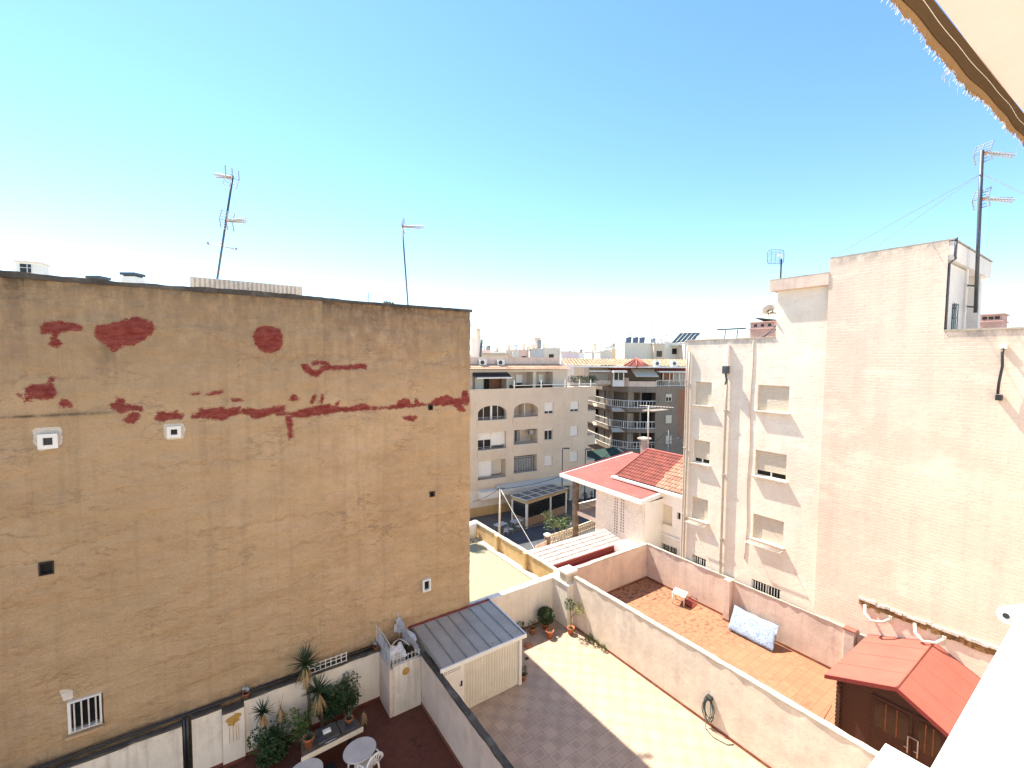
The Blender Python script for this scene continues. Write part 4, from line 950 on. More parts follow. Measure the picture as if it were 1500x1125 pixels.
# ================================================================== POTS AND PLANTS
def pot(par, c, r, h, m='terracotta', nm='pot'):
    mb = MB(); mb.lathe([(r*.68, 0), (r*.95, h*.82), (r*1.06, h*.82), (r*1.06, h), (r*.95, h), (r*.9, h*.86)], c, 18); part(par, nm, mb, W[m])
    mb = MB(); mb.lathe([(r*.9, h*.84), (r*.5, h*.88)], c, 14); part(par, 'soil', mb, W['soil'])
def leafcloud(mb, c, rx, rz, n, size, seed, m=0, squash=1, holes=True):
    rnd = random.Random(seed); c = Vector(c); cnt = 0
    while cnt < n:
        p = Vector((rnd.uniform(-1, 1), rnd.uniform(-1, 1), rnd.uniform(-1, 1)))
        if p.length > 1 or p.length < .35: continue
        if holes and mnoise.noise(p*2.2+Vector((seed, 0, 0))) < -.12: continue
        q = c+Vector((p.x*rx, p.y*rx, p.z*rz)); s_ = size*rnd.uniform(.6, 1.3)
        d = (p+Vector((rnd.uniform(-.7, .7), rnd.uniform(-.7, .7), rnd.uniform(-.3, .8)))).normalized(); t_ = d.cross(Vector((rnd.uniform(-1, 1), rnd.uniform(-1, 1), rnd.uniform(-1, 1)))).normalized()
        nn_ = d.cross(t_)
        mb.add([q, q+d*s_*.5+t_*s_*.28+nn_*s_*.08, q+d*s_*1.1, q+d*s_*.5-t_*s_*.28+nn_*s_*.08], [(0, 1, 2, 3)], m); cnt += 1
def blades(mb, c, n, L, wd, seed, up=(.1, 1.2), droop=.5, m=0, az=None):
    rnd = random.Random(seed); c = Vector(c)
    for i in range(n):
        a = rnd.uniform(0, 2*math.pi) if az is None else rnd.uniform(*az); e = rnd.uniform(*up); l = L*rnd.uniform(.75, 1.1)
        d = Vector((math.cos(a)*math.cos(e), math.sin(a)*math.cos(e), math.sin(e))); s_ = Vector((-math.sin(a), math.cos(a), 0)); K = 5; vs = []
        for k in range(K+1):
            tt = k/K; p = c+d*l*tt-Vector((0, 0, droop*l*tt*tt)); w_ = wd*(1-tt)**.7*(1 if tt > .1 else .7)
            nrm = Vector((0, 0, 1)); vs += [p+s_*w_/2, p-Vector((0, 0, w_*.2)), p-s_*w_/2]
        fs = []
        for k in range(K): b = k*3; fs += [(b, b+1, b+4, b+3), (b+1, b+2, b+5, b+4)]
        mb.add(vs, fs, m)
def yucca(base, stem, head, L, n, dry, seed, label, group='yuccas along the white wall'):
    t_ = thing('yucca_plant', label, 'plant', base, 0, group); b = Vector(base); h = Vector(head)
    mb = MB(); mid = (b+h)/2+Vector((.04, -.03, 0)); mb.tube([b, mid, h], [stem*1.3, stem, stem*.9], 7); part(t_, 'trunk', mb, W['bark'])
    if n: mb = MB(); blades(mb, head, n, L, .055, seed, (-.25, 1.35), .12); part(t_, 'leaf_rosette', mb, W['yucca'])
    if dry: mb = MB(); blades(mb, h-Vector((0, 0, .03)), dry, L*1.0, .045, seed+1, (-1.45, -1.0), .15); part(t_, 'dead_leaves', mb, W['straw'])
    return t_
def hd(px, py, Y): return tuple(U(px, py, 'Y', Y))
h1 = hd(447, 972, 14.75); yucca((h1[0]+.1, 14.8, 0), .05, h1, .66, 95, 110, 1, 'tallest yucca with spiky head reaching above the white wall')
h2 = hd(466, 1012, 14.45); yucca((h2[0]+.1, 14.5, 0), .05, h2, .58, 85, 100, 2, 'second yucca with dark green head in front of the tallest one')
h3 = hd(385, 1043, 14.7); yucca((h3[0]+.1, 14.75, 0), .03, h3, .44, 42, 50, 3, 'small sparse yucca at the left end of the white wall')
h4 = hd(411, 1036, 14.75); t4 = yucca((h4[0]-.05, 14.8, 0), .025, h4, .45, 0, 60, 4, 'dead straw coloured yucca between the small and the tall yuccas')
mb = MB(); blades(mb, h4, 7, .5, .025, 9, (.9, 1.4), .0); part(t4, 'dead_spikes', mb, W['straw'])
h5 = hd(533, 1040, 14.2); yucca((h5[0], 14.2, 0), .03, h5, .4, 0, 40, 6, 'dry drooping yucca stump right of the dark counter')
def bush(c, rx, rz, n, size, seed, mats, label, name='bush', cat='bush', pot_=None, trunk=True):
    t_ = thing(name, label, cat, (c[0], c[1], 0))
    mb = MB(); rb_ = random.Random(seed*3)
    if pot_: leafcloud(mb, c, rx, rz, n, size, seed)
    else:
        for k in range(9):
            cc_ = (c[0]+rx*rb_.uniform(-.75, .75), c[1]+rx*rb_.uniform(-.5, .5), max(.2, c[2]+rz*rb_.uniform(-.7, .75))); q_ = rb_.uniform(.35, .62); leafcloud(mb, cc_, rx*q_, rz*q_, n//9, size*rb_.uniform(.8, 1.25), seed+k)
        for k in range(14):
            a = rb_.uniform(0, 6.28); p_ = Vector((c[0], c[1], c[2]))+Vector((math.cos(a)*rx*.7, math.sin(a)*rx*.6, rz*rb_.uniform(.2, .9))); leafcloud(mb, p_+Vector((math.cos(a)*.12, 0, .12)), .09, .14, 16, size, seed+k, holes=False)
    part(t_, 'foliage', mb, W[mats])
    mb = MB(); rnd = random.Random(seed)
    for k in range(5): a = rnd.uniform(0, 6.28); mb.tube([(c[0], c[1], .0 if not pot_ else pot_[1]*.8), (c[0]+rx*.3*math.cos(a), c[1]+rx*.3*math.sin(a), c[2]*.6), (c[0]+rx*.7*math.cos(a), c[1]+rx*.7*math.sin(a), c[2]+rz*.4)], [.02, .015, .006], 5)
    part(t_, 'branches', mb, W['bark'])
    if pot_: pot(t_, (c[0], c[1], .001), *pot_)
    return t_
b1 = U(396, 1092, 'Y', 14.3); bush((b1.x, 14.3, .55), .5, .5, 4200, .09, 11, 'leaf', 'dense dark green bush at the left of the counter')
b2 = U(482, 1045, 'Y', 14.7); bush((b2.x, 14.7, .75), .38, .42, 2600, .09, 12, 'leaf', 'dark leafy shrub directly behind the counter')
b3 = U(508, 1030, 'Y', 14.75); bush((b3.x, 14.75, .85), .36, .5, 1700, .07, 13, 'leaf', 'airy shrub with small leaves against the white wall right of the yuccas')
b4 = U(438, 1062, 'Y', 14.4); bush((b4.x, 14.4, .8), .3, .3, 700, .07, 14, 'leaf2', 'thin twiggy shrub left of the counter')
# counter / barbecue table
CT = thing('patio_counter', 'dark topped patio counter with a cream tiled edge', 'counter', (3.0, 13.6, 0))
q = [U(460, 1075, 'Z', .86), U(520, 1054, 'Z', .86), U(523, 1063, 'Z', .86), U(438, 1107, 'Z', .86)]
c0, c1, c2, c3 = U(452, 1080, 'Z', .86), U(517, 1047, 'Z', .86), U(523, 1064, 'Z', .86), U(439, 1105, 'Z', .86)
def slab(P, z0, z1, m=0, mb=None): mb = mb or MB(); return mb.hexa([(p.x, p.y, z0) for p in P]+[(p.x, p.y, z1) for p in P], m)
P = [Vector((2.02, 13.12, 0)), Vector((3.72, 13.22, 0)), Vector((3.6, 13.85, 0)), Vector((2.1, 13.8, 0))]
part(CT, 'counter_slab', slab(P, .78, .84), W['bark'], bevel=.008)
P2 = [Vector((2.45, 13.2, 0)), Vector((3.1, 13.24, 0)), Vector((3.06, 13.8, 0)), Vector((2.48, 13.78, 0))]; part(CT, 'barbecue_lid', slab(P2, .845, .93), W['glasstable'], bevel=.02)
P2 = [Vector((3.13, 13.25, 0)), Vector((3.68, 13.28, 0)), Vector((3.57, 13.82, 0)), Vector((3.1, 13.8, 0))]; part(CT, 'side_tray', slab(P2, .845, .89), W['glasstable'], bevel=.01)
P2 = [Vector((2.0, 13.1, 0)), Vector((3.73, 13.2, 0)), Vector((3.73, 13.215, 0)), Vector((2.0, 13.118, 0))]; part(CT, 'counter_edge', slab([Vector((2.0, 13.08, 0)), Vector((3.74, 13.18, 0)), Vector((3.74, 13.215, 0)), Vector((2.0, 13.115, 0))], .7, .845), W['lattice'], bevel=.006)
mb = MB(); mb.box(2.12, 2.25, 13.2, 13.75, 0, .775); mb.box(3.42, 3.55, 13.28, 13.8, 0, .775); part(CT, 'counter_leg', mb, W['gapdark'])
mb = MB(); mb.tube([(2.65, 13.19, .9), (2.65, 13.15, .9), (2.95, 13.165, .9), (2.95, 13.2, .9)], .012, 5); part(CT, 'lid_handle', mb, W['chrome'])
mb = MB(); mb.box(2.66, 2.88, 13.45, 13.6, .935, .965); mb.box(2.7, 2.85, 13.47, 13.58, .967, .985); solo('dish_stack', mb, W['plastic'], 'small white dish rack on the dark counter', 'dishes')
mb = MB(); mb.lathe([(.1, 0), (.16, .03), (.17, .24), (.165, .25)], (2.72, 13.0, 0.0), 16); solo('bucket', mb, W['black'], 'black bucket under the counter edge', 'bucket')
def potted(c, z, r, h, kind, seed, label, m='terracotta', fol='yucca', group=None):
    t_ = thing('potted_plant', label, 'potted plant', (c[0], c[1], z), 0, group); pot(t_, (c[0], c[1], z), r, h, m)
    mb = MB()
    if kind == 'aloe': blades(mb, (c[0], c[1], z+h*.85), 16, .28, .04, seed, (.2, 1.3), .25)
    elif kind == 'spider': blades(mb, (c[0], c[1], z+h*.85), 40, .34, .03, seed, (.1, 1.4), .45)
    elif kind == 'leafy': leafcloud(mb, (c[0], c[1], z+h+.12), r*1.2, .17, 160, .06, seed)
    part(t_, 'foliage', mb, W[fol]); return t_
potted((3.42, 13.55), .895, .12, .14, 'aloe', 3, 'small aloe in a shallow clay pot on the right of the counter')
potted((2.25, 13.42), .842, .15, .26, 'spider', 4, 'bromeliad in an orange clay pot on the left of the counter')
mb = MB(); mb.lathe([(.1, 0), (.19, .26), (.2, .26), (.2, .3), (.18, .3), (.16, .24)], (2.02, 13.35, .0), 18)
solo('empty_pot', mb, W['bark'], 'empty brown pot standing left of the counter by the dark bush', 'pot')
# cactus pots on wall top
for (px, py, nm) in ((360, 1010, 'grey cactus in a small red pot on the wall top above the butterfly panel'), (551, 938, 'grey cactus in a pot on the wall top beside the enclosure')):
    p = U(px, py, 'Y', 15.14); t_ = thing('potted_cactus', nm, 'potted plant', (p.x, 15.14, 1.8)); pot(t_, (p.x, 15.14, 1.8), .1, .13, 'terracotta')
    mb = MB(); rnd = random.Random(px)
    for k in range(9): a = rnd.uniform(0, 6.28); q_ = .07*rnd.random()+.02; mb.lathe([(.02, 0), (.05, .05), (.05, .09), (.01, .13)], (p.x+q_*math.cos(a), 15.14+q_*math.sin(a), 1.91+rnd.uniform(0, .1)), 8)
    part(t_, 'cactus_body', mb, W['steel'])
# tables and chair in the red patio
def round_table(c, rx, ry, rz, label, group=None):
    t_ = thing('patio_table', label, 'table', (c[0], c[1], 0), 0, group); ca, sa = math.cos(rz), math.sin(rz)
    def ell(sc_, z): return [(c[0]+ca*rx*sc_*math.cos(a)-sa*ry*sc_*math.sin(a), c[1]+sa*rx*sc_*math.cos(a)+ca*ry*sc_*math.sin(a), z) for a in np.linspace(0, 2*math.pi, 37)[:-1]]
    mb = MB(); R_ = [ell(.96, .69), ell(1, .7), ell(1, .725), ell(.97, .735)]; vs = sum(R_, []); n_ = 36
    fs = [(i*n_+k, i*n_+(k+1) % n_, (i+1)*n_+(k+1) % n_, (i+1)*n_+k) for i in range(3) for k in range(n_)]+[tuple(3*n_+k for k in range(n_)), tuple(range(n_))[::-1]]
    mb.add(vs, fs); part(t_, 'tabletop', mb, W['tabletop'])
    for k in range(4):
        a = math.pi/4+k*math.pi/2+rz; mb = MB(); mb.tube([(c[0]+.55*rx*math.cos(a), c[1]+.55*rx*math.sin(a), .69), (c[0]+.75*rx*math.cos(a), c[1]+.75*rx*math.sin(a), 0)], [.035, .028], 6); part(t_, 'leg', mb, W['plastic'])
t1 = U(527, 1098, 'Z', .73); t2 = U(447, 1131, 'Z', .73)
round_table((t1.x, t1.y), .47, .42, .3, 'round white patio table with the slatted white chair pulled up')
round_table((t2.x, t2.y), .46, .42, .2, 'round white patio table cut by the bottom edge of the photo')
def garden_chair(c, rz, label):
    t_ = thing('garden_chair', label, 'chair', (0, 0, 0)); 
    mb = MB(); 
    prof = [(-.22, .42), (-.1, .4), (.1, .4), (.22, .43)]
    mb.box(-.24, .24, -.22, .24, .4, .425); part(t_, 'seat', mb, W['plastic'], bevel=.01)
    for (x, y) in ((-.22, -.22), (.22, -.22), (-.22, .22), (.22, .22)): mb = MB(); mb.tube([(x, y, .42), (x*1.15, y*1.2, 0)], [.028, .022], 6); part(t_, 'leg', mb, W['plastic'])
    mb = MB()
    arc = [(.26*math.cos(a), -.24-.14, .66+.22*math.sin(a)) for a in np.linspace(0, math.pi, 13)]
    mb.tube([(.25, -.22, .42), (.27, -.33, .6)]+arc[::1]+[(-.27, -.33, .6), (-.25, -.22, .42)], .028, 6)
    for k in range(5):
        x = -.16+.08*k; top = .66+.21*math.sqrt(max(0, 1-(x/.26)**2)); mb.tube([(x*.7, -.22, .43), (x*.85, -.32, .6), (x, -.38, top)], .017, 5)
    part(t_, 'backrest', mb, W['plastic'])
    for s_ in (-1, 1): mb = MB(); mb.tube([(s_*.27, -.33, .62), (s_*.3, -.1, .63), (s_*.29, .18, .62), (s_*.25, .24, .43)], .024, 6); part(t_, 'armrest', mb, W['plastic'])
    t_.location = (c[0], c[1], 0); t_.rotation_euler = (0, 0, rz); return t_
cpos = U(541, 1122, 'Z', .5); garden_chair((cpos.x+.0, cpos.y+.22, 0), R(18), 'white plastic garden chair with a slatted arched backrest')
# tiled patio pots
pc = U(842, 925, 'Z', 0); t_ = thing('lemon_tree', 'slender lemon tree with yellowing leaves in a clay pot by the corner pillar', 'potted tree', (13.05, 14.0, 0))
lx, ly = 13.0, 14.12; pot(t_, (lx, ly, .001), .17, .3)
mb = MB(); mb.tube([(lx, ly, .25), (lx+.02, ly+.02, .7), (lx-.02, ly, 1.0), (lx-.03, ly, 1.45)], [.022, .018, .014, .008], 6); mb.tube([(lx, ly, .75), (lx+.2, ly-.15, 1.0), (lx+.32, ly-.25, 1.25)], [.014, .01, .006], 5); mb.tube([(lx-.02, ly, 1.0), (lx-.16, ly+.1, 1.35)], [.012, .006], 5); part(t_, 'trunk', mb, W['bark'])
mb = MB(); leafcloud(mb, (lx-.08, ly+.03, 1.32), .2, .25, 190, .08, 21); part(t_, 'foliage', mb, W['leaf'])
mb = MB(); leafcloud(mb, (lx+.26, ly-.2, 1.12), .22, .22, 120, .08, 22); leafcloud(mb, (lx-.05, ly, .5), .08, .1, 20, .07, 23); part(t_, 'pale_foliage', mb, W['leaf3'])
def tp(px, py): return U(px, py, 'Z', 0)
p = tp(808, 936); t_ = thing('potted_plant', 'plain clay flower pot with bare soil beside the round bush', 'potted plant', (p.x, p.y+.12, 0)); pot(t_, (p.x, p.y+.12, .001), .17, .33)
bush((12.3, 15.0, .62), .36, .36, 2600, .06, 31, 'leaf', 'round clipped dark bush against the white back wall', pot_=(.16, .25))
p = tp(783, 931); potted((p.x, p.y+.15), .001, .15, .28, 'leafy', 32, 'leafy plant in a clay pot between the stacked pots and the round bush', fol='leaf')
p = tp(771, 936); potted((p.x-.05, p.y+.35), .001, .15, .3, 'leafy', 33, 'dark leafy plant in a brown pot on a low stand nearest the shed corner', fol='leaf', m='bark')
p = tp(760, 925); potted((p.x-.1, p.y+.35), .001, .14, .3, 'aloe', 34, 'reddish spiky plant half hidden behind the shed roof corner', fol='straw')
p = tp(776, 948); mb = MB(); mb.lathe([(.12, 0), (.17, .03), (.17, .05), (.1, .04)], (p.x, p.y+.1, .002), 16); solo('plant_saucer', mb, W['terracotta'], 'empty clay saucer on the floor near the shed corner', 'saucer')
p = tp(766, 1002); potted((9.6, 13.0), .001, .13, .22, 'leafy', 36, 'small plant in a clay pot beside the shed corner post', fol='leaf', m='terracotta')
mb = MB(); leafcloud(mb, (13.3, 13.3, .12), .16, .13, 110, .07, 41, holes=False); leafcloud(mb, (13.32, 12.9, .1), .12, .12, 80, .07, 42, holes=False); leafcloud(mb, (13.33, 12.5, .1), .1, .12, 60, .08, 43, holes=False)
solo('weed_clump', mb, W['leaf2'], 'low green weeds growing along the foot of the dividing wall', 'weeds')
p = tp(816, 934); mb = MB(); mb.lathe([(.02, 0), (.08, .02), (.03, .05)], (p.x, p.y, .002), 9); solo('white_stone', mb, W['plastic'], 'small white stone on the patio floor right of the clay pot', 'stone')
for (px, py, lb) in ((772, 965, 'dark rag lying near the shed corner'),):
    p = tp(px, py); mb = MB(); rnd = random.Random(px); mb.lathe([(.1, .002), (.07, .05), (.03, .07)], (p.x, p.y, 0), 7, sx=1, sy=.6); solo('rag', mb, W['black'], lb, 'rag')

# ================================================================== HOME BUILDING (behind and below the viewpoint)
HB = thing('apartment_building', 'white home building facade with the sunlit balcony ledge at the bottom right corner', 'building', (4, -1.2, ZS))
mb = MB(); mb.box(-9, 19.9, -6, -1.3, ZS, 18.5); part(HB, 'facade_wall', mb, W['villa'])
mb = MB(); mb.box(-2.2, 6.5, .05, .262, 10.1, 10.95); part(HB, 'balcony_parapet', mb, W['villa'])
mb = MB(); mb.box(-2.25, 6.55, .02, .275, 10.953, 11.0); part(HB, 'parapet_coping', mb, W['villa'], bevel=.006)
mb = MB(); mb.box(-2.2, 6.5, -1.3, .05, 9.95, 10.1); part(HB, 'balcony_floor', mb, W['villa'])
c = U(1297, 1088, 'Z', 9.0); mb = MB(); mb.box(1.8, c.x-.02, -1.3, c.y-.02, 8.0, 8.95); lp = part(HB, 'lower_balcony', mb, W['villa'])
mb = MB(); mb.box(1.75, c.x, -1.3, c.y, 8.953, 9.0); part(lp, 'coping', mb, W['villa'], bevel=.006); mb = MB(); mb.box(1.8, c.x-.08, c.y-.019, c.y-.012, 8.85, 8.9); part(lp, 'drip_line', mb, W['mast'])
CC_ = thing('security_camera', 'white bullet security camera at the right edge above the parapet', 'security camera', tuple(UD(1500, 905, 2.6)))
p0 = UD(1474, 902, 2.55); p1 = UD(1545, 893, 2.75); dv = (p1-p0).normalized()
mb = MB(); mb.tube([p0, p0+dv*.03, p0+dv*.2, p0+dv*.24], [.042, .05, .05, .03], 16); part(CC_, 'housing', mb, W['plastic'])
mb = MB(); mb.tube([p0-dv*.008, p0+dv*.002], [.014, .016], 14); part(CC_, 'lens', mb, W['black'])
q0 = p0+dv*.18; mb = MB(); mb.tube([q0, q0+Vector((.1, 0, -.04)), (q0.x+.45, .3, 10.97), (q0.x+.45, .27, 10.9)], .02, 8); part(CC_, 'bracket', mb, W['plastic'])

# ------------------------------------------------------------------ awning overhead
AW = thing('fabric_awning', 'cream canvas awning overhead with a frayed brown valance', 'awning', (2.5, .3, 14))
Yb = .9
def zb(x): return 14.02+.088*(x-3)   # lower valance seam line
mb = MB(); vs = []; fs = []; nx_ = 80
X0, X1 = 1.5, 9.5
top = [(X0+(X1-X0)*i/nx_) for i in range(nx_+1)]
def ztop(x): return 14.27+.088*(x-3.9)
for i, x in enumerate(top):
    w1 = .006*math.sin(x*3.1)+.004*math.sin(x*7)
    vs += [(x, Yb+.02, ztop(x)), (x, Yb+.03+w1*.5, ztop(x)-.12), (x, Yb+w1, ztop(x)-.24)]
for i in range(nx_):
    k = i*3; fs += [(k, k+3, k+4, k+1), (k+1, k+4, k+5, k+2)]
o_ = len(vs); vs += [(v[0], v[1]+.006, v[2]) for v in vs]; fs += [tuple(q+o_ for q in f[::-1]) for f in fs]
mb.add(vs, fs, 0, True); part(AW, 'valance', mb, W['valance'])
mb = MB(); mb.tube([(x, Yb-.012+(.006*math.sin(x*3.1)+.004*math.sin(x*7))*.75, ztop(x)-.155-.004*math.sin(x*5)) for x in top], .0022, 4); part(AW, 'stitching', mb, W['thread'])
rnd = random.Random(8); mb = MB(); mt = MB(); vs = []; fs = []; n_ = 520
def fr(x): return .022+.012*(1+math.sin(x*3.3+.6))+.04*max(0, math.sin(x*2.6+1.3))**2+.03*mnoise.noise(Vector((x*5, 0, 0)))+.02*mnoise.noise(Vector((x*17, 0, 0)))
for i in range(n_+1):
    x = X0+(X1-X0)*i/n_; w1 = .006*math.sin(x*3.1)+.004*math.sin(x*7); j = rnd.uniform(-.012, .012); F_ = fr(x)
    vs += [(x, Yb+w1+.004, ztop(x)-.235), (x, Yb+w1+.05*F_/.1, ztop(x)-.235-F_*.6), (x, Yb+w1+.03+rnd.uniform(-.004, .004), ztop(x)-.235-F_+j)]
    for _ in range(2):
        if rnd.random() < .45:
            xx = x+rnd.uniform(-.01, .01); z0_ = ztop(x)-.235-F_+j; l = rnd.uniform(.004, .016)
            mt.tube([(xx, Yb+w1+.03, z0_+.01), (xx+rnd.uniform(-.012, .012), Yb+w1+.03+rnd.uniform(-.01, .02), z0_-l)], .0016, 3, caps=False)
    if x > 3.6 and rnd.random() < .012:
        mt.tube([(x, Yb+w1+.03, z0_), (x-.02, Yb+.05, z0_-.05), (x+rnd.uniform(-.03, .03), Yb+.05, z0_-.08)], .0014, 3, caps=False)
for i in range(n_):
    k = i*3; fs += [(k, k+3, k+4, k+1), (k+1, k+4, k+5, k+2)]
mb.add(vs, fs, 0, True); o = part(AW, 'frayed_hem', mb, W['fray']); o2 = part(AW, 'thread_fringe', mt, W['thread']); o2['kind'] = 'stuff'
mb = MB(); vs = []; fs = []; ny_ = 16; nx2 = 60
for j in range(ny_+1):
    for i in range(nx2+1):
        x = X0+(X1-X0)*i/nx2; b = j/ny_; y = Yb+.02-2.2*b; sag = -.06*math.sin(b*math.pi)+.012*math.sin(x*2+b*3)
        vs.append((x, y, ztop(x)+.9*b+sag))
for j in range(ny_):
    for i in range(nx2): k = j*(nx2+1)+i; fs.append((k, k+1, k+nx2+2, k+nx2+1))
mb.add(vs, fs, 0, True); part(AW, 'canopy', mb, W['canvas'])


# ================================================================== ANTENNAS
def yagi(mb, c, d, up=Vector((0, 0, 1)), L=.9, n=9, ew=.16, grid=True, mb2=None, th=2.7):
    """boom with cross elements and a gridded corner reflector; d = boom direction"""
    c = Vector(c); d = Vector(d).normalized(); s_ = d.cross(up).normalized(); u_ = s_.cross(d).normalized()
    for k in (-1, 0, 1) if grid else (0,):
        o_ = u_*.08*k; mb.tube([c+o_*(.3), c+d*L+o_], th*.008, 4)
    for i in range(n):
        p = c+d*L*(.25+.75*i/(n-1)); mb.tube([p-s_*ew*(1-.3*i/n), p+s_*ew*(1-.3*i/n)], th*.005, 4)
    if grid:
        for sg in (1, -1):
            e = (u_*sg*.8+d*.25).normalized()
            for k in range(4): q = c+e*.1*k; mb.tube([q-s_*.24, q+s_*.24], th*.005, 4)
            for k in (-.24, 0, .24): mb.tube([c+s_*k, c+s_*k+e*.33], th*.006, 4)
    if mb2 is not None: mb2.obox(c+d*.12-Vector((0, 0, .04)), .12, .07, .08, math.atan2(d.y, d.x))
def mast_thing(p0, p1, r, heads, label, group=None, extra=None):
    t_ = thing('tv_antenna', label, 'antenna', tuple(p0), 0, group); mb = MB(); mb.tube([p0, p0.lerp(p1, .5), p1], r, 7); part(t_, 'mast', mb, W['mast'])
    for (f, d, L, g) in heads:
        c = p0.lerp(p1, f); mb = MB(); m2 = MB(); yagi(mb, c, d, L=L, grid=g, mb2=m2); h = part(t_, 'antenna_head', mb, W['alu']); part(h, 'dipole_box', m2, W['orangepl'])
    return t_
camright = Vector((CA.x, CA.y, 0)).normalized(); camf = Vector((CC.x, CC.y, 0)).normalized()
p0 = UD(315, 430, 15.5); p1 = UD(341, 258, 15.5)
ma = mast_thing(p0, p1, .035, ((.985, -camright*.9+Vector((0, 0, .25))+camf*.4, .95, True), (.62, camright*.95-Vector((0, 0, .1))-camf*.35, .95, True)), 'tall leaning antenna mast with two heads above the ribbed roof hut')
mb = MB(); c = p0.lerp(p1, .4); s_ = (camright*.9+camf*.4-Vector((0, 0, .12))).normalized(); mb.tube([c-s_*.42, c+s_*.42], .022, 5)
for k in (-.42, .42): mb.tube([c+s_*k+Vector((0, 0, -.05)), c+s_*k+Vector((0, 0, .06))], .035, 6)
part(ma, 'cross_arm', mb, W['alu'])
p0 = UD(598, 452, 20); p1 = UD(589, 330, 20)
mast_thing(p0, p1, .035, ((.985, camright+camf*.1, .95, True),), 'single head antenna mast near the right end of the tan gable')
p0 = U(1429, 458, 'Y', 3.72); p1 = U(1438.5, 220, 'Y', 3.72)
mr = mast_thing(p0, p1, .055, ((.985, camright+camf*.15, 1.25, True), (.71, camright+camf*.1, 1.25, True)), 'tall dark antenna mast bracketed to the stair tower at the right')
mb = MB()
for (px, py) in ((1422, 418), (1422, 449)): a = U(px-5, py, 'Y', 4.05); b = U(1432, py+1, 'Y', 3.72); mb.tube([a, b], .03, 5)
part(mr, 'wall_bracket', mb, W['mast'])
top_ = p0.lerp(p1, .86)
mb = MB()
for (px, py, dd) in ((1217, 378, 14.6), (1262, 376, 15.2)): mb.tube([top_, UD(px, py, dd)], .008, 4)
mb.tube([top_, top_+(UD(1560, 310, 20)-UD(1438, 253, 20))], .012, 4); part(mr, 'guy_wire', mb, W['alu'])
# grid panel antenna on the tower roof and satellite dish
p0 = Vector(FA(-9.45, 15.4, -.4)); GA = thing('grid_antenna', 'blue mesh panel antenna on a short mast above the stair cornice', 'antenna', tuple(p0))
p1 = p0+Vector((0, 0, .95)); mb = MB(); mb.tube([p0, p1], .035, 7); part(GA, 'mast', mb, W['mast'])
mb = MB(); c = p1+Vector((0, 0, .1))-camright*.25; w_, h_ = .36, .3
P = [c+camright*w_*math.copysign(abs(math.cos(a))**.4, math.cos(a))+Vector((0, 0, h_*math.copysign(abs(math.sin(a))**.4, math.sin(a)))) for a in np.linspace(0, 2*math.pi, 25)]; mb.tube(P, .016, 5)
for k in range(-5, 6): z = h_*k/6; mb.tube([c-camright*w_*.97+Vector((0, 0, z)), c+camf*.08+Vector((0, 0, z)), c+camright*w_*.97+Vector((0, 0, z))], .009, 4)
for k in (-.5, 0, .5): mb.tube([c+camright*w_*k+Vector((0, 0, -h_)), c+camright*w_*k+Vector((0, 0, h_))], .008, 4)
part(GA, 'mesh_panel', mb, W['bluepaint']); mb = MB(); mb.tube([p1, c-camf*.3], .02, 6); mb.obox(c-camf*.3-Vector((0, 0, .04)), .14, .08, .08, -.6); part(GA, 'feed_box', mb, W['plastic'])
p0 = Vector(FA(-9.46, 13.3, -.35)); DS = thing('satellite_dish', 'round cream satellite dish on a wall mast left of the stair tower', 'satellite dish', tuple(p0))
mb = MB(); mb.tube([p0, p0+Vector((0, 0, 1.7))], .03, 7); mb.tube([p0+Vector((0, 0, .3)), p0+Vector((0, .55, -.25))], .02, 5); mb.tube([p0+Vector((0, 0, .1)), p0+Vector((0, .75, -.3))], .02, 5); part(DS, 'mast', mb, W['mast'])
c = UD(1128, 456, (p0-CO).dot(CC)+.2); ax_ = (-camf*.6-camright*.5+Vector((0, 0, .35))).normalized(); s_ = ax_.cross(Vector((0, 0, 1))).normalized(); u_ = s_.cross(ax_).normalized(); mb = MB(); vs = [c-ax_*.08]; n_ = 24
for (rr, dd) in ((.12, -.07), (.24, -.03), (.33, .02), (.34, .02)):
    for k in range(n_): a = 2*math.pi*k/n_; vs.append(c+ax_*dd+rr*(math.cos(a)*s_+math.sin(a)*u_))
fs = [(0, 1+k, 1+(k+1) % n_) for k in range(n_)]+[(1+i*n_+k, 1+i*n_+(k+1) % n_, 1+(i+1)*n_+(k+1) % n_, 1+(i+1)*n_+k) for i in range(3) for k in range(n_)]
fs = [f[::-1] for f in fs]; mb.add(vs, fs, 0, True); part(DS, 'dish', mb, W['sill'])
mb = MB(); mb.tube([c-u_*.33, c+ax_*.35-u_*.2], .014, 5); mb.tube([c+ax_*.35-u_*.2, c+ax_*.42-u_*.16], .04, 8); mb.tube([c-ax_*.08, p0+Vector((0, 0, .75))], .025, 6); part(DS, 'feed_arm', mb, W['bark'])
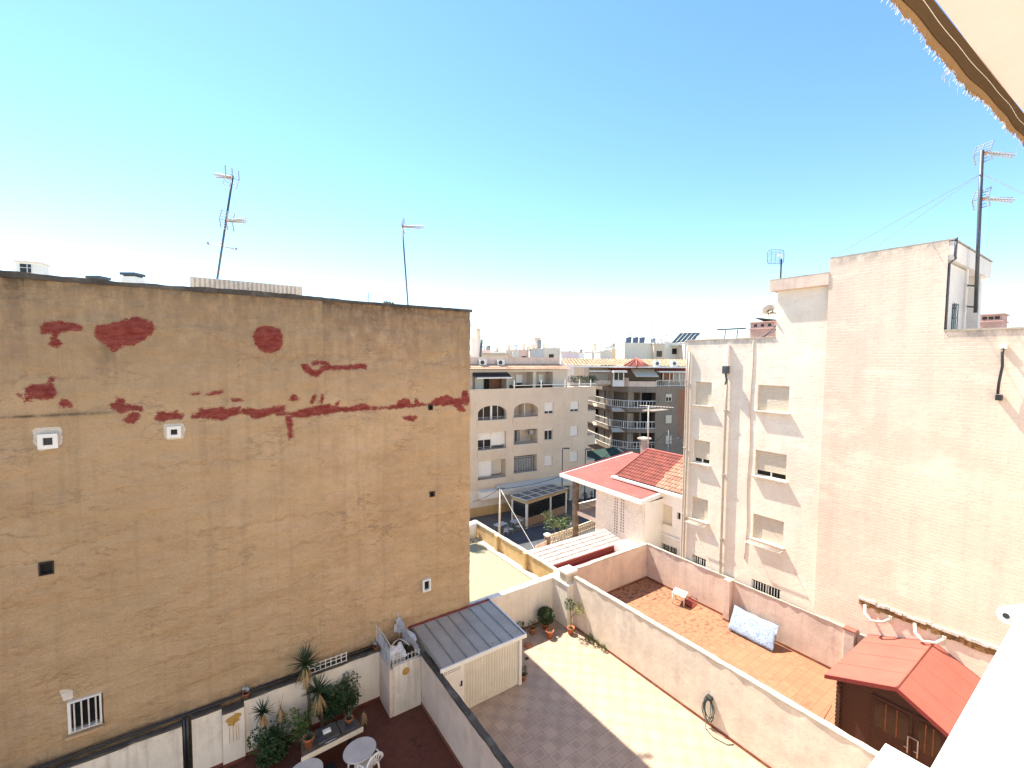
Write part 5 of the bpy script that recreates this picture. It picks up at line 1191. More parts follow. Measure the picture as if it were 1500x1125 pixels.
# pink rooftop chimneys
def chim(F, u0, u1, z0, z1, n0, n1, label, lid=True, vents=True):
    t_ = thing('rooftop_chimney', label, 'chimney', F((u0+u1)/2, z0, (n0+n1)/2)); mb = MB(); mb.fbox(F, u0, u1, z0, z1, n0, n1); mb.fbox(F, u0-.05, u1+.05, z1-.3, z1-.24, n0-.05, n1+.05); mb.fbox(F, u0-.06, u1+.06, z1+.003, z1+.06, n0-.06, n1+.06); part(t_, 'stack', mb, W['grimepink'], bevel=.01)
    if vents:
        mb = MB(); k = 3
        for i in range(k): uc = u0+(u1-u0)*(i+.8)/(k+.6); mb.fbox(F, uc-.07, uc+.07, z1-.18, z1-.06, n1+.001, n1+.006)
        part(t_, 'vent_slots', mb, W['black'])
    if lid:
        mb = MB(); mb.hexa([F(u0+.25, z1+.1, n0), F(u1+.05, z1+.07, n0), F(u1+.05, z1+.07, n1), F(u0+.25, z1+.22, n1), F(u0+.25, z1+.14, n0), F(u1+.05, z1+.11, n0), F(u1+.05, z1+.11, n1), F(u0+.25, z1+.27, n1)]); part(t_, 'loose_lid', mb, W['darkmould'])
    return t_
chim(FA, -11.25, -10.1, 12.9, 13.78, -2.4, -1.5, 'pink chimney with a loose slanted lid on the left roof')
a = FB_.hit(1440, 470, -7.5)[0]; b = FB_.hit(1463, 470, -7.5)[0]; chim(FB_, a-.1, b+.1, 12.9, 14.0, -8.6, -7.5, 'pink vented chimney behind the mast on the right roof', lid=False)
mb = MB(); zt_ = 13.75
for u in (-12.1, -11.5): mb.tube([FA(u, 12.95, -.8), FA(u+.03, zt_-.25, -.8)], .03, 5)
mb.fbox(FA, -12.5, -11.1, zt_-.27, zt_-.2, -.86, -.78); solo('clothes_post', mb, W['mast'], 'dark metal clothes line post on the left roof beside the pink chimney', 'clothes post')

# ================================================================== OCHRE PARAPET AND GRAVEL ROOF EDGE
OP = thing('roof_parapet', 'ochre parapet with a pale coping and square piers along the gravel roof', 'parapet', (14.9, 21, 0))
mb = MB(); mb.box(14.95, 15.12, 15.9, 26.2, 0, .92); part(OP, 'wall_body', mb, W['yellowwall'])
mb = MB(); rnd = random.Random(6); y = 15.9
while y < 26.1:
    L = min(rnd.uniform(.5, .9), 26.2-y); mb.box(14.92-rnd.uniform(0, .015), 15.17, y, y+L-.008, .923, .98+rnd.uniform(0, .02)); y += L
part(OP, 'coping', mb, W['coping'])
for yy in (17.2, 19.9, 22.9): mb = MB(); mb.box(14.78, 14.948, yy, yy+.3, .0, 1.0); part(OP, 'pier', mb, W['yellowwall'], bevel=.01)
mb = MB(); mb.box(14.5, 14.93, 15.9, 25.9, .002, .06); part(OP, 'pale_kerb', mb, W['coping'], bevel=.01)
p = U(697, 785, 'Z', 0); t_ = thing('roof_vent', 'rounded white vent block at the far corner of the gravel roof', 'roof vent', (14.7, 25.6, 0))
mb = MB(); mb.lathe([(.3, 0), (.31, .9), (.26, 1.08), (.12, 1.15)], (14.55, 25.6, 0), 12, sx=1.1, sy=1); mb2 = MB(); mb2.box(13.7, 14.3, 25.4, 25.8, 0, .85); part(t_, 'vent_body', mb, W['villa']); part(t_, 'vent_wing', mb2, W['villa'], bevel=.03)
mb = MB(); rnd = random.Random(61)
for k in range(14): mb.obox((13.6+rnd.random()*1.4, 25.0+rnd.random()*.3, .0), rnd.uniform(.06, .2), .08, .08, rnd.uniform(0, 3))
o = solo('rubble', mb, W['lattice'], 'small rubble lying at the foot of the white roof vent', 'rubble'); o['kind'] = 'stuff'

# ================================================================== VILLA
ZV = ZS
VL = thing('villa', 'white villa with a flat faded red roof and a hipped tile roof behind', 'villa', (31, 26, ZV))
FV = Face((29, 0), R(-90))   # u=-Y, outward -X
roofA = [(28.75, 32.5, .72), (28.75, 23.0, .55)]
mb = MB(); facade(mb, FV, -28.45, -23.0, ZV, .5, [], .2); part(VL, 'rough_wall', mb, W['villarough'])
mb = MB(); mb.box(29.02, 36, 23.0, 28.4, ZV, .5); part(VL, 'house_mass', mb, W['villa'])
mb = MB(); mb.hexa([(28.7, 32.7, .62), (28.7, 23.15, .52), (39, 23.15, 1.5), (39, 32.7, 1.55), (28.7, 32.7, .86), (28.7, 23.15, .76), (39, 23.15, 1.74), (39, 32.7, 1.79)]); part(VL, 'flat_roof', mb, W['pinkroof'])
mb = MB(); mb.hexa([(28.45, 22.95, .48), (28.697, 22.95, .48), (28.697, 32.85, .58), (28.45, 32.85, .58), (28.45, 22.95, .8), (28.697, 22.95, .8), (28.697, 32.85, .9), (28.45, 32.85, .9)])
mb.hexa([(28.7, 32.705, .62), (39, 32.705, 1.55), (39, 32.85, 1.55), (28.7, 32.85, .62), (28.7, 32.705, .9), (39, 32.705, 1.83), (39, 32.85, 1.83), (28.7, 32.85, .9)]); mb.hexa([(28.7, 22.95, .48), (31.3, 22.95, .73), (31.3, 23.147, .73), (28.7, 23.147, .48), (28.7, 22.95, .8), (31.3, 22.95, 1.05), (31.3, 23.147, 1.05), (28.7, 23.147, .8)]); part(VL, 'roof_fascia', mb, W['villa'])
mb = MB(); mb.hexa([(28.6, 32.86, .8), (39, 32.86, 1.74), (39, 33.0, 1.74), (28.6, 33.0, .8), (28.6, 32.86, .97), (39, 32.86, 1.9), (39, 33.0, 1.9), (28.6, 33.0, .97)]); part(VL, 'roof_edge_tiles', mb, W['darkred'])
# right block with window and ledge
FW = Face((31.3, 0), R(-90))
def frc(x0, x1, y0, y1): a, b = FW.hit(x0, y1), FW.hit(x1, y0); return (a[0], b[0], FW.hit((x0+x1)/2, y1)[1], FW.hit((x0+x1)/2, y0)[1])
v1 = frc(966.5, 985, 739.5, 767); v2 = frc(991.5, 997, 751, 761); v3 = frc(967, 992, 799, 811)
mb = MB(); facade(mb, FW, -23.1, -12.0, ZV, 1.1, [v1, v2, v3], .25); part(VL, 'side_wall', mb, W['villa'])
mb = MB(); mb.box(31.56, 38, 12, 23.1, ZV, 1.08); mb.box(29.02, 31.55, 23.06, 23.14, ZV, .5); part(VL, 'side_mass', mb, W['villa'])
shutter_window(VL, FW, *v1, 1.0, .2, .12, 'shutter')
mb = MB(); mb.fbox(FW, *v2, -.24, -.2); part(VL, 'small_window', mb, W['glass'])
w_ = shutter_window(VL, FW, *v3, 0, .2, 0, name='barred_window'); grille(w_, FW, v3[0]+.05, v3[1]-.05, v3[2], v3[3], -.02, .14, .016)
zl = FW.hit(958, 775)[1]; mb = MB(); mb.fbox(FW, -23.0, -12, zl-.15, zl, .003, .22); part(VL, 'wall_ledge', mb, W['villa'])
# hip / gable tiled roof (barrel tiles modelled as ribs)
def tiled(mb, e0, e1, r0, r1, pitch=.3, amp=.06, course=.42, per=8):
    """eave e0->e1, ridge r0->r1; barrels run eave->ridge with stepped courses"""
    e0, e1, r0, r1 = map(Vector, (e0, e1, r0, r1)); L = (e1-e0).length; S = ((r0+r1)/2-(e0+e1)/2).length
    nu = max(2, int(L/pitch))*per; nv = max(1, int(S/course)); nn_ = (e1-e0).cross(r0-e0).normalized(); nn_ = nn_ if nn_.z > 0 else -nn_
    vs = []; fs = []; rows = []
    for j in range(nv):
        for e in (0, 1): rows.append(((j+e)/nv, .045*(1-e)))
    for (b, up_) in rows:
        for i in range(nu+1):
            a = i/nu; ph = i/per*2*math.pi; h = amp*abs(math.sin(ph/2))+up_
            vs.append((e0*(1-a)+e1*a)*(1-b)+(r0*(1-a)+r1*a)*b+nn_*h)
    for j in range(len(rows)-1):
        for i in range(nu): k = j*(nu+1)+i; fs.append((k, k+1, k+nu+2, k+nu+1))
    mb.add(vs, fs, 0, False)
mb = MB(); tiled(mb, (31.2, 28.1, 1.32), (31.2, 12, 1.32), (35.0, 27.6, 3.4), (35.0, 12, 3.4)); rt_ = part(VL, 'tiled_roof', mb, W['tile_villa'])
mb = MB(); mb.hexa([(35, 27.6, 3.3), (35, 12, 3.3), (38.8, 12, 1.2), (38.8, 28.1, 1.2), (35, 27.6, 3.37), (35, 12, 3.37), (38.8, 12, 1.27), (38.8, 28.1, 1.27)]); mb.add([(31.2, 28.1, 1.2), (35, 27.6, 3.38), (38.8, 28.1, 1.2)], [(0, 1, 2), (2, 1, 0)]); part(rt_, 'roof_back', mb, W['tile_villa'])
mb = MB(); mb.tube([(31.15, 28.1, 1.4), (35, 27.6, 3.48)], .1, 7); mb.tube([(35, 27.6, 3.48), (35, 12, 3.48)], .1, 7); part(rt_, 'ridge_tiles', mb, W['pinkroof'])
mb = MB(); mb.box(30.85, 31.7, 12, 28.4, 1.1, 1.28); part(VL, 'eave_slab', mb, W['villa'])
mb = MB(); mb.box(31.7, 38, 12, 28.1, 1.085, 1.27); part(VL, 'upper_wall', mb, W['villa'])
# perforated vent strips
mb = MB()
for (u, a, b) in ((-26.2, -2.9, .2), (-25.95, -2.9, .2), (-25.5, -2.6, .1), (-25.25, -2.6, .1)):
    z = a
    while z < b: mb.fbox(FV, u, u+.11, z, z+.14, .004, .012); z += .24
part(VL, 'wall_vents', mb, W['grey'])
# porch : stone pillars, balcony slab, railing, soffit
for (x, y) in ((29.0, 31.1), (33.2, 31.9)): mb = MB(); mb.box(x-.22, x+.22, y-.22, y+.22, ZV, .6 if x < 30 else .9); part(VL, 'stone_pillar', mb, W['stone'])
mb = MB(); mb.box(29.0, 36, 28.46, 30.85, -2.75, -2.35); part(VL, 'balcony_slab', mb, W['pinkwall'])
mb = MB(); mb.box(29.24, 36, 31.3, 31.5, -2.75, -1.9); part(VL, 'balcony_upstand', mb, W['villa'])
mb = MB()
for k in range(18): y = 28.5+.135*k; mb.tube([(29.05, y, -2.35), (29.05, y, -1.45)], .012, 4)
mb.tube([(29.05, 28.5, -1.45), (29.05, 30.85, -1.45)], .02, 5); part(VL, 'balcony_railing', mb, W['black'])
mb = MB(); mb.box(33.4, 36, 28.46, 32.6, ZV, .9); part(VL, 'porch_back_wall', mb, W['villa'])
# chimney and antenna pole on the villa roof
t_ = thing('villa_chimney', 'slim square chimney with a wide cap rising behind the villa roof', 'chimney', (37, 28, 1)); p = UD(944, 672, 46); q = UD(944, 642, 46)
mb = MB(); mb.box(p.x-.3, p.x+.3, p.y-.3, p.y+.3, 1.0, q.z-.25); part(t_, 'stack', mb, W['coping']); mb = MB(); mb.box(q.x-.5, q.x+.5, q.y-.5, q.y+.5, q.z-.1, q.z+.06); mb.box(q.x-.25, q.x+.25, q.y-.25, q.y+.25, q.z-.25, q.z-.1); part(t_, 'cap', mb, W['lattice'])
p0 = UD(949, 668, 44); p1 = UD(950, 594, 44)
va = thing('tv_antenna', 'pole with broad multi element aerials rising above the villa tile roof', 'antenna', tuple(p0)); mb = MB(); mb.tube([p0, p1], .07, 7); part(va, 'mast', mb, W['sill'])
for (f, d) in ((.99, camright+Vector((0, 0, -.05))), (.9, camright*.8+camf*.5)):
    mb = MB(); yagi(mb, p0.lerp(p1, f)-d*.9, d, L=3.2, n=9, ew=.7, grid=False); mb.tube([p0.lerp(p1, f)-d*.9, p0.lerp(p1, f)+d*2.4], .035, 5); part(va, 'antenna_head', mb, W['sill'])

# pale tiled lean-to and garden edge beyond the pink back wall
LT = thing('lean_to_roof', 'sun bleached pink tiled lean-to with a dark red edge below the villa', 'roof', (25, 26, -4))
mb = MB(); tiled(mb, (17.0, 25.0, -3.35), (29.0, 25.0, -3.35), (17.0, 27.3, -2.95), (29.0, 27.3, -2.95), .26, .05, .4); part(LT, 'roof_tiles', mb, W['tile_pale'])
mb = MB(); mb.box(17.0, 29.0, 24.98, 27.3, ZS, -3.42); part(LT, 'lean_to_body', mb, W['pinkwall'])
mb = MB(); mb.box(17.0, 28.95, 24.9, 24.975, -3.75, -3.3, 0); mb.box(17, 27.4, 24.2, 24.89, -3.8, -3.72, 0); 
for k in range(90): mb.box(17.05+.13*k, 17.13+.13*k, 24.86, 24.895, -3.5, -3.42)
part(LT, 'red_edge', mb, W['darkred'])
mb = MB(); mb.box(15.2, 29.0, 15.8, 24.15, ZS+.01, -3.85); struct('villa_side_terrace', mb, W['pinkwall'])
mb = MB(); mb.box(27.5, 29.0, 22.9, 24.85, -3.84, -3.05); solo('terrace_box', mb, W['villa'], 'low white masonry box at the right end of the red edged lean-to', 'masonry box', bevel=.02)
mb = MB(); mb.box(15.4, 29, 27.32, 30.9, ZS+.01, -4.85); struct('villa_garden', mb, W['pinkwall'])
LF = thing('lattice_fence', 'cream perforated block fence around the villa garden by the street', 'fence', (28, 31, ZS))
mb = MB(); 
def latt(a, b, z0, z1):
    A = Vector((*a, 0)); B = Vector((*b, 0)); L = (B-A).length; F = Face(a, math.atan2(B.y-A.y, B.x-A.x)); n_ = int(L/.3); mb.fbox(F, 0, L, z0, z0+.12, -.1, 0); mb.fbox(F, 0, L, z1-.1, z1, -.12, .02)
    for i in range(n_+1): u = L*i/n_; mb.fbox(F, max(0, u-.04), min(L, u+.04), z0+.12, z1-.1, -.1, 0)
    for i in range(n_):
        u = L*(i+.5)/n_; zc = (z0+z1)/2+.01
        for sg in (1, -1): mb.hexa([F(u-.13, zc-.02, -.09), F(u+.13, zc+sg*.3-.02, -.09), F(u+.13, zc+sg*.3-.02, -.01), F(u-.13, zc-.02, -.01), F(u-.13, zc+.04, -.09), F(u+.13, zc+sg*.3+.04, -.09), F(u+.13, zc+sg*.3+.04, -.01), F(u-.13, zc+.04, -.01)])
latt((25.9, 31.0), (28.75, 31.15), -4.9, -4.05); latt((29.25, 31.2), (33.0, 31.7), -4.9, -4.05); part(LF, 'perforated_blocks', mb, W['lattice'])
mb = MB(); mb.box(25.2, 25.6, 30.7, 31.1, ZS, -4.0); part(LF, 'fence_pier', mb, W['stone']); mb = MB(); mb.box(25.15, 25.65, 30.65, 31.15, -3.997, -3.8); part(LF, 'pier_cap', mb, W['villa'], bevel=.03)
mb = MB()
for k in range(12): mb.fbox(Face((23.6, 30.3), .25), .14*k, .14*k+.09, ZS, -4.3, -.04, 0)
solo('picket_gate', mb, W['pinkwall'], 'pale pink picket gate between the ochre parapet and the stone pier', 'gate')

# street tree by the kiosk
def tree(c, h, r, n, seed, label, mat='leaf2', sz=.16):
    t_ = thing('street_tree', label, 'tree', tuple(c)); x, y, z = c; rnd = random.Random(seed)
    mb = MB(); mb.tube([(x, y, z), (x+.1, y, z+h*.5), (x, y+.05, z+h*.75)], [.1, .07, .05], 7)
    tips = []
    for k in range(7):
        a = rnd.uniform(0, 6.28); e = rnd.uniform(.2, 1.1); q = Vector((x, y, z+h*.6)); w_ = q+Vector((math.cos(a)*math.cos(e), math.sin(a)*math.cos(e), math.sin(e)))*r*rnd.uniform(.6, 1.1); mb.tube([q, q.lerp(w_, .5)+Vector((0, 0, .08)), w_], [.04, .025, .01], 5); tips.append(w_)
    part(t_, 'trunk', mb, W['bark']); mb = MB()
    for i, q in enumerate(tips): leafcloud(mb, q, r*.42, r*.34, n//7, sz, seed+i)
    part(t_, 'crown', mb, W[mat]); return t_
p = U(792, 812, 'Z', ZS+.8); tree((27.0, 31.9, ZS), 2.6, 1.25, 700, 51, 'small street tree with sparse green crown beside the stone fence pier')

# ================================================================== BEIGE APARTMENT BLOCK
FBA = Face((24.8, 42.0), R(-6.5))
BB = thing('apartment_building', 'beige apartment block with arched loggias above a street cafe', 'building', FBA(4, ZS, -4), R(-6.5))
def fh(px, py, n=0): return FBA.hit(px, py, n)
uL = -3.0; uR = fh(861, 600)[0]; uE = fh(873, 570)[0]
zt = fh(775, 569.5)[1]
def rect(x0, x1, y0, y1):   # y0 top, y1 bottom measured at the centre of the opening
    xc = (x0+x1)/2; return [fh(x0, y1)[0], fh(x1, y1)[0], fh(xc, y1)[1], fh(xc, y0)[1]]
lv = [rect(700, 742, 594, 615), rect(700, 741.5, 633, 658), rect(700, 741, 674, 701)]
l2 = [rect(752.5, 788, 590.5, 610.5), rect(752.5, 787.5, 629, 650), rect(752.5, 786.5, 667, 691.5)]
ws = [[rect(797.5, 810.5, 589.5, 606), rect(797.5, 809.5, 628.5, 644.5), rect(797.5, 809, 667, 682.5)], [rect(835.5, 847.5, 587.5, 603), rect(835, 846.5, 624, 639), rect(834.5, 846, 661, 676.5)]]
hs = []
for k, q in enumerate(lv): hs.append((*q, .85 if k == 0 else None, 1.6))
for k, q in enumerate(l2): hs.append((*q, .85 if k == 0 else None, 1.6))
for c_ in ws:
    for q in c_: hs.append((*q, None, .22))
zb_ = fh(720, 716)[1]
# street level openings
gh = []
for (x0, x1, y0, y1) in ((752, 773, 723, 762), (787, 810, 715, 752), (815, 834, 708, 740)):
    q = rect(x0, x1, y0, y1); gh.append((q[0], q[1], ZS+.02, q[3], None, 2.0))
for h_i in range(len(gh)): g_ = gh[h_i]; gh[h_i] = (g_[0], g_[1], ZS+.02, zb_-.45, None, 2.0)
mb = MB(); facade(mb, FBA, uL, uR, zb_, zt, hs, .22, 0, 1); part(BB, 'facade_wall', mb, [W['beige'], W['beigein']])
mb = MB(); facade(mb, FBA, uL, uE, ZS, zb_-.003, gh, .3); part(BB, 'street_level_wall', mb, W['flatrender'])
mb = MB(); mb.fbox(FBA, uL, fh(752, 760)[0]-.1, ZS, ZS+1.15, .004, .03); part(BB, 'ochre_dado', mb, W['ochre'])
mb = MB(); mb.fbox(FBA, uL, uR-.01, ZS, zt-.3, -12, -2.02); part(BB, 'building_mass', mb, W['beigein'])
mb = MB(); mb.fbox(FBA, uL, uE-.01, ZS+.01, zb_-.1, -2.01, -1.9); mb.fbox(FBA, uL, uE, zt-.35, zt-.25, -12, -.02); part(BB, 'terrace_floor', mb, W['beigein'])
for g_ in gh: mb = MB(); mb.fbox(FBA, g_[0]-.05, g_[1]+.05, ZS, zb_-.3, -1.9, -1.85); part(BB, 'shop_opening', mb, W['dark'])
# parapet panels and bolt under each loggia
for q in lv+l2:
    mb = MB(); mb.fbox(FBA, q[0]-.1, q[1]+.1, q[2]-.72, q[2]-.004, .004, .1); part(BB, 'loggia_parapet', mb, W['beige'])
    mb = MB(); mb.fbox(FBA, q[0], q[1], q[2]+.3, q[2]+.34, -.12, -.08); mb.fbox(FBA, q[0], q[1], q[2]+.14, q[2]+.17, -.12, -.08); part(BB, 'loggia_rail', mb, W['steel'])
# loggia backs
def lback(q, kind):
    a, b, c, d = q; m_ = (a+b)/2
    if kind == 'dark':
        mb = MB(); mb.fbox(FBA, a+.1, b-.1, c, d-.1, -.6, -.55); part(BB, 'loggia_glazing', mb, W['glass']); mb = MB(); mb.fbox(FBA, m_-.1, m_+.1, c, d, -.5, -.3); 
        for u in (a+(b-a)*.25, a+(b-a)*.75): mb.fbox(FBA, u-.03, u+.03, c, d, -.54, -.5)
        part(BB, 'glazing_frame', mb, W['frame'])
    elif kind == 'open':
        mb = MB(); mb.fbox(FBA, a, b, c, d+.3, -1.62, -1.58); part(BB, 'loggia_back_wall', mb, W['flatrender']); mb = MB(); mb.fbox(FBA, m_-.08, m_+.0, c, d-.0, -1.55, -.3); part(BB, 'loggia_divider', mb, W['flatrender'])
    elif kind == 'shut':
        mb = MB(); mb.fbox(FBA, a+.02, m_-.03, (c+d)/2+.1, d-.02, -.4, -.34); mb.fbox(FBA, m_+.03, b-.02, c+.35, d-.02, -.4, -.34); part(BB, 'roller_shutter', mb, W['shutterw']); mb = MB(); mb.fbox(FBA, a, b, c, d, -.5, -.46); part(BB, 'loggia_glazing', mb, W['glass']); mb = MB()
        for u in (a+.02, a+(b-a)*.25, m_, b-.06): mb.fbox(FBA, u-.03, u+.05, c, d, -.42 if u != m_ else -.45, -.405)
        part(BB, 'glazing_frame', mb, W['frame'])
    elif kind == 'win':
        mb = MB(); mb.fbox(FBA, a, b, c, d, -1.62, -1.58); part(BB, 'loggia_back_wall', mb, W['flatrender']); mb = MB(); mb.fbox(FBA, a+.1, m_, c+.02, d-.3, -1.57, -1.54); part(BB, 'loggia_glazing', mb, W['glass']); mb = MB()
        for u in (a+.1, a+.7, a+1.2): mb.fbox(FBA, u, u+.3, c+.05, d-.35, -1.53, -1.5)
        part(BB, 'curtain', mb, W['curtain']); mb = MB(); mb.fbox(FBA, b-.8, b-.1, d-.75, d-.2, -.9, -.5); part(BB, 'air_conditioner', mb, W['steel'])
    elif kind == 'blind':
        mb = MB(); mb.fbox(FBA, a+.04, m_, c+.2, d-.05, -.3, -.26); mb.fbox(FBA, m_+.01, b-.02, c+.15, d-.02, -1.2, -1.16); part(BB, 'roller_shutter', mb, W['shutterw']); mb = MB(); mb.fbox(FBA, a, b, c, d, -1.62, -1.58); part(BB, 'loggia_back_wall', mb, W['flatrender'])
    elif kind == 'curtain':
        mb = MB(); mb.fbox(FBA, a, b, c+.1, d-.25, -.6, -.56); part(BB, 'curtain', mb, W['curtain']); mb = MB(); mb.fbox(FBA, a, b, d-.45, d-.38, -.55, -.5)
        for k in range(9): u = a+(b-a)*(k+.5)/9; mb.fbox(FBA, u-.025, u+.025, c, d-.46, -.45, -.41)
        part(BB, 'glazing_frame', mb, W['mast'])
for q, k in zip(lv, ('dark', 'shut', 'blind')): lback(q, k)
for q, k in zip(l2, ('open', 'win', 'curtain')): lback(q, k)
for ci, c_ in enumerate(ws):
    for ri, q in enumerate(c_): shutter_window(BB, FBA, *q, (.78, .15 if ci == 0 else 1., .62 if ci == 0 else .72)[ri] if not (ri == 2) else 1., .18, .04, 'shutterw', 'beige')
# corner balconies at the right end
for (y0, y1) in ((601.5, 617), (637, 651), (673, 690)):
    za, zc_ = fh(866, y1)[1], fh(866, y0)[1]; mb = MB(); mb.fbox(FBA, uR+.01, uE, za, zc_, -2.0, 0); part(BB, 'corner_balcony', mb, W['beige'])
mb = MB(); mb.fbox(FBA, uR+.004, uE, fh(866, 581)[1], zt, -2, 0); mb.fbox(FBA, uR+.005, uR+.2, ZS, zt-.4, -1.9, -.3); part(BB, 'corner_fascia', mb, W['beige'])
mb = MB(); mb.fbox(FBA, uL, uE+.02, zt+.003, zt+.06, -.22, .03); part(BB, 'parapet_coping', mb, W['coping'])
# white rail posts and hand rail
mb = MB(); zr_ = zt+.45
mb.fbox(FBA, fh(752, 566)[0], uE, zt+.38, zt+.44, -.14, -.08); part(BB, 'terrace_handrail', mb, W['frame'])
for px in (754, 793.5, 828.5, 849.5, 866): u = fh(px, 565)[0]; mb = MB(); mb.fbox(FBA, u-.05, u+.05, zt+.06, zt+(1.0 if px < 860 else .9), -.14, -.06); part(BB, 'rail_post', mb, W['frame'])
# penthouse, set back 2.6 m
ns = -2.6
def fs_(px, py): return fh(px, py, ns)
zE = fs_(770, 541)[1]; zP = zt-.25
uq = fs_(831, 560)[0]
hs2 = []
for (x0, x1, y0, y1) in ((692, 742, 546, 572), (746, 781, 545, 566), (785, 810, 544.5, 565)): a, b = fs_(x0, y0)[0], fs_(x1, y0)[0]; hs2.append((max(a, uL+.1), b, zP+.01, fs_((x0+x1)/2, y0)[1], None, 1.5))
mb = MB(); F2 = Face(FBA(0, 0, ns)[:2], FBA.ang); facade(mb, F2, uL, uq, zP, zE, hs2, .2, 0, 1); mb.quad(F2(uq, zP), F2(uq, zE), F2(uq, zE, -8), F2(uq, zP, -8)); part(BB, 'penthouse_wall', mb, [W['beigein'], W['beigein']])
mb = MB(); mb.fbox(F2, uL, uq-.02, zP, zE, -8, -1.52); part(BB, 'penthouse_mass', mb, W['flatrender'])
mb = MB(); tiled(mb, F2(uL, zE, .45), F2(uq+.4, zE, .45), F2(uL, zE+.55, -1.2), F2(uq-.1, zE+.55, -1.2), .3, .07, .5); part(BB, 'tiled_eave', mb, W['tile_clay'])
mb = MB(); mb.fbox(F2, uL, uq-.4, zE+.3, fs_(760, 524.5)[1]+.1, -7, -1.25); part(BB, 'roof_parapet', mb, W['pinkwall'])
a, b, c_, d_ = hs2[0][:4]; mb = MB(); mb.hexa([F2(a, d_-.35, .05), F2(b+.1, d_-.35, .05), F2(b+.1, d_-.55, 1.2), F2(a, d_-.55, 1.2), F2(a, d_+.05, .05), F2(b+.1, d_+.05, .05), F2(b+.1, d_-.5, 1.2), F2(a, d_-.5, 1.2)]); part(BB, 'black_awning', mb, W['black']); mb = MB(); mb.fbox(F2, a, b+.12, d_-.62, d_-.5, 1.203, 1.25); part(BB, 'awning_bar', mb, W['frame'])
mb = MB(); mb.fbox(F2, a+.9, a+2.0, c_, d_-.4, -1.4, -1.35); part(BB, 'terrace_door', mb, W['frame']); mb = MB(); mb.fbox(F2, b-1.7, b-.1, c_, d_-.3, -1.3, -1.2); part(BB, 'wooden_screen', mb, W['brownwood']); mb = MB(); mb.fbox(F2, a+2.1, a+2.7, c_, d_-.4, -1.4, -1.35); part(BB, 'dark_doorway', mb, W['dark'])
for h_ in hs2[1:]:
    a, b, c_, d_ = h_[:4]; mb = MB(); mb.fbox(F2, a+(b-a)*.5, a+(b-a)*.78, c_+.0, d_-.35, -1.42, -1.38); part(BB, 'terrace_door', mb, W['frame']); mb = MB(); mb.fbox(F2, a+(b-a)*.52, a+(b-a)*.76, c_, c_+.7, -1.375, -1.36); part(BB, 'door_pane', mb, W['dark']); mb = MB(); mb.fbox(F2, a, b, c_, c_+.55, -.2, -.17); part(BB, 'terrace_glass_rail', mb, W['glass'])
def ac(par_pt, F, u, z, n, label):
    t_ = thing('air_conditioner', label, 'air conditioner', F(u, z, n), F.ang, 'rooftop air conditioners'); mb = MB(); mb.fbox(F, u-.45, u+.45, z, z+.7, n-.35, n); part(t_, 'casing', mb, W['frame'], bevel=.02)
    mb = MB(); mb.prism([(u-.12+.25*math.cos(a), z+.35+.25*math.sin(a)) for a in np.linspace(0, 6.283, 17)[:-1]], lambda a, b, h: F(a, b, n+h), .002, .012); part(t_, 'fan_grille', mb, W['black']); return t_
a = F2.hit(707.5, 530, -.8); ac(None, F2, a[0], zE+.45, -.7, 'left one of two air conditioners on the tiled eave'); a = F2.hit(734, 530, -.8); ac(None, F2, a[0], zE+.45, -.7, 'right one of two air conditioners on the tiled eave')
# hedge on the terrace
p = F2.hit(852, 553, -3.5); t_ = thing('terrace_hedge', 'dark clipped hedge in a planter at the end of the beige terrace', 'hedge', F2(p[0], zP, -3.5)); mb = MB()
for k in range(9): q = F2(p[0]-1.9+.5*k, zP+.9, -3.4); leafcloud(mb, q, .42, .5, 150, .16, 70+k, holes=False)
part(t_, 'foliage', mb, W['leaf']); mb = MB(); mb.fbox(F2, p[0]-2.3, p[0]+2.5, zP, zP+.4, -3.8, -3.0); part(t_, 'planter', mb, W['coping'])
# awning band over the cafe front
nb = 1.3; mb = MB(); ua = FBA.hit(707, 730, nb)[0]; ub = uE+1.5
z1_ = FBA.hit(760, 715, nb)[1]; z0_ = FBA.hit(760, 719, nb)[1]-.25
mb.hexa([FBA(ua+2.2, z0_+.55, .02), FBA(ub, z0_+.55, .02), FBA(ub, z0_, nb), FBA(ua+2.2, z0_, nb), FBA(ua+2.2, z0_+.9, .02), FBA(ub, z0_+.9, .02), FBA(ub, z0_+.55, nb), FBA(ua+2.2, z0_+.55, nb)]); 
o = part(BB, 'cafe_awning', mb, W['awnwhite']); mb = MB(); mb.fbox(FBA, ua, ua+2.1, z0_-.25, z0_+.55, .02, nb-.3); part(BB, 'sign_box', mb, W['shutterw'])

# cafe kiosk
KF = Face((27.3, 36.6), R(9)); KK = thing('cafe_kiosk', 'white framed street terrace pavilion with smoky roof panels and carved trim', 'pavilion', KF(3, ZS, -1), R(9))
kw, kd, kh = 6.3, 2.1, 2.55
for (u, n) in ((0, 0), (kw*.58, 0), (kw, 0), (0, -kd), (kw, -kd)): mb = MB(); mb.fbox(KF, u-.1, u+.1, ZS+.1, ZS+kh, n-.1, n+.1); part(KK, 'post', mb, W['beam'])
mb = MB(); mb.fbox(KF, -.2, kw+.2, ZS+kh+.32, ZS+kh+.36, -kd-.2, .2); rk = part(KK, 'roof_panels', mb, W['kroof'])
mb = MB()
for u in np.linspace(-.15, kw+.15, 6): mb.fbox(KF, u-.06, u+.06, ZS+kh+.363, ZS+kh+.42, -kd-.2, .2)
for n in (-kd-.2, -kd*.5, .12): mb.fbox(KF, -.2, kw+.2, ZS+kh+.425, ZS+kh+.46, n, n+.09)
part(rk, 'roof_bars', mb, W['beam'])
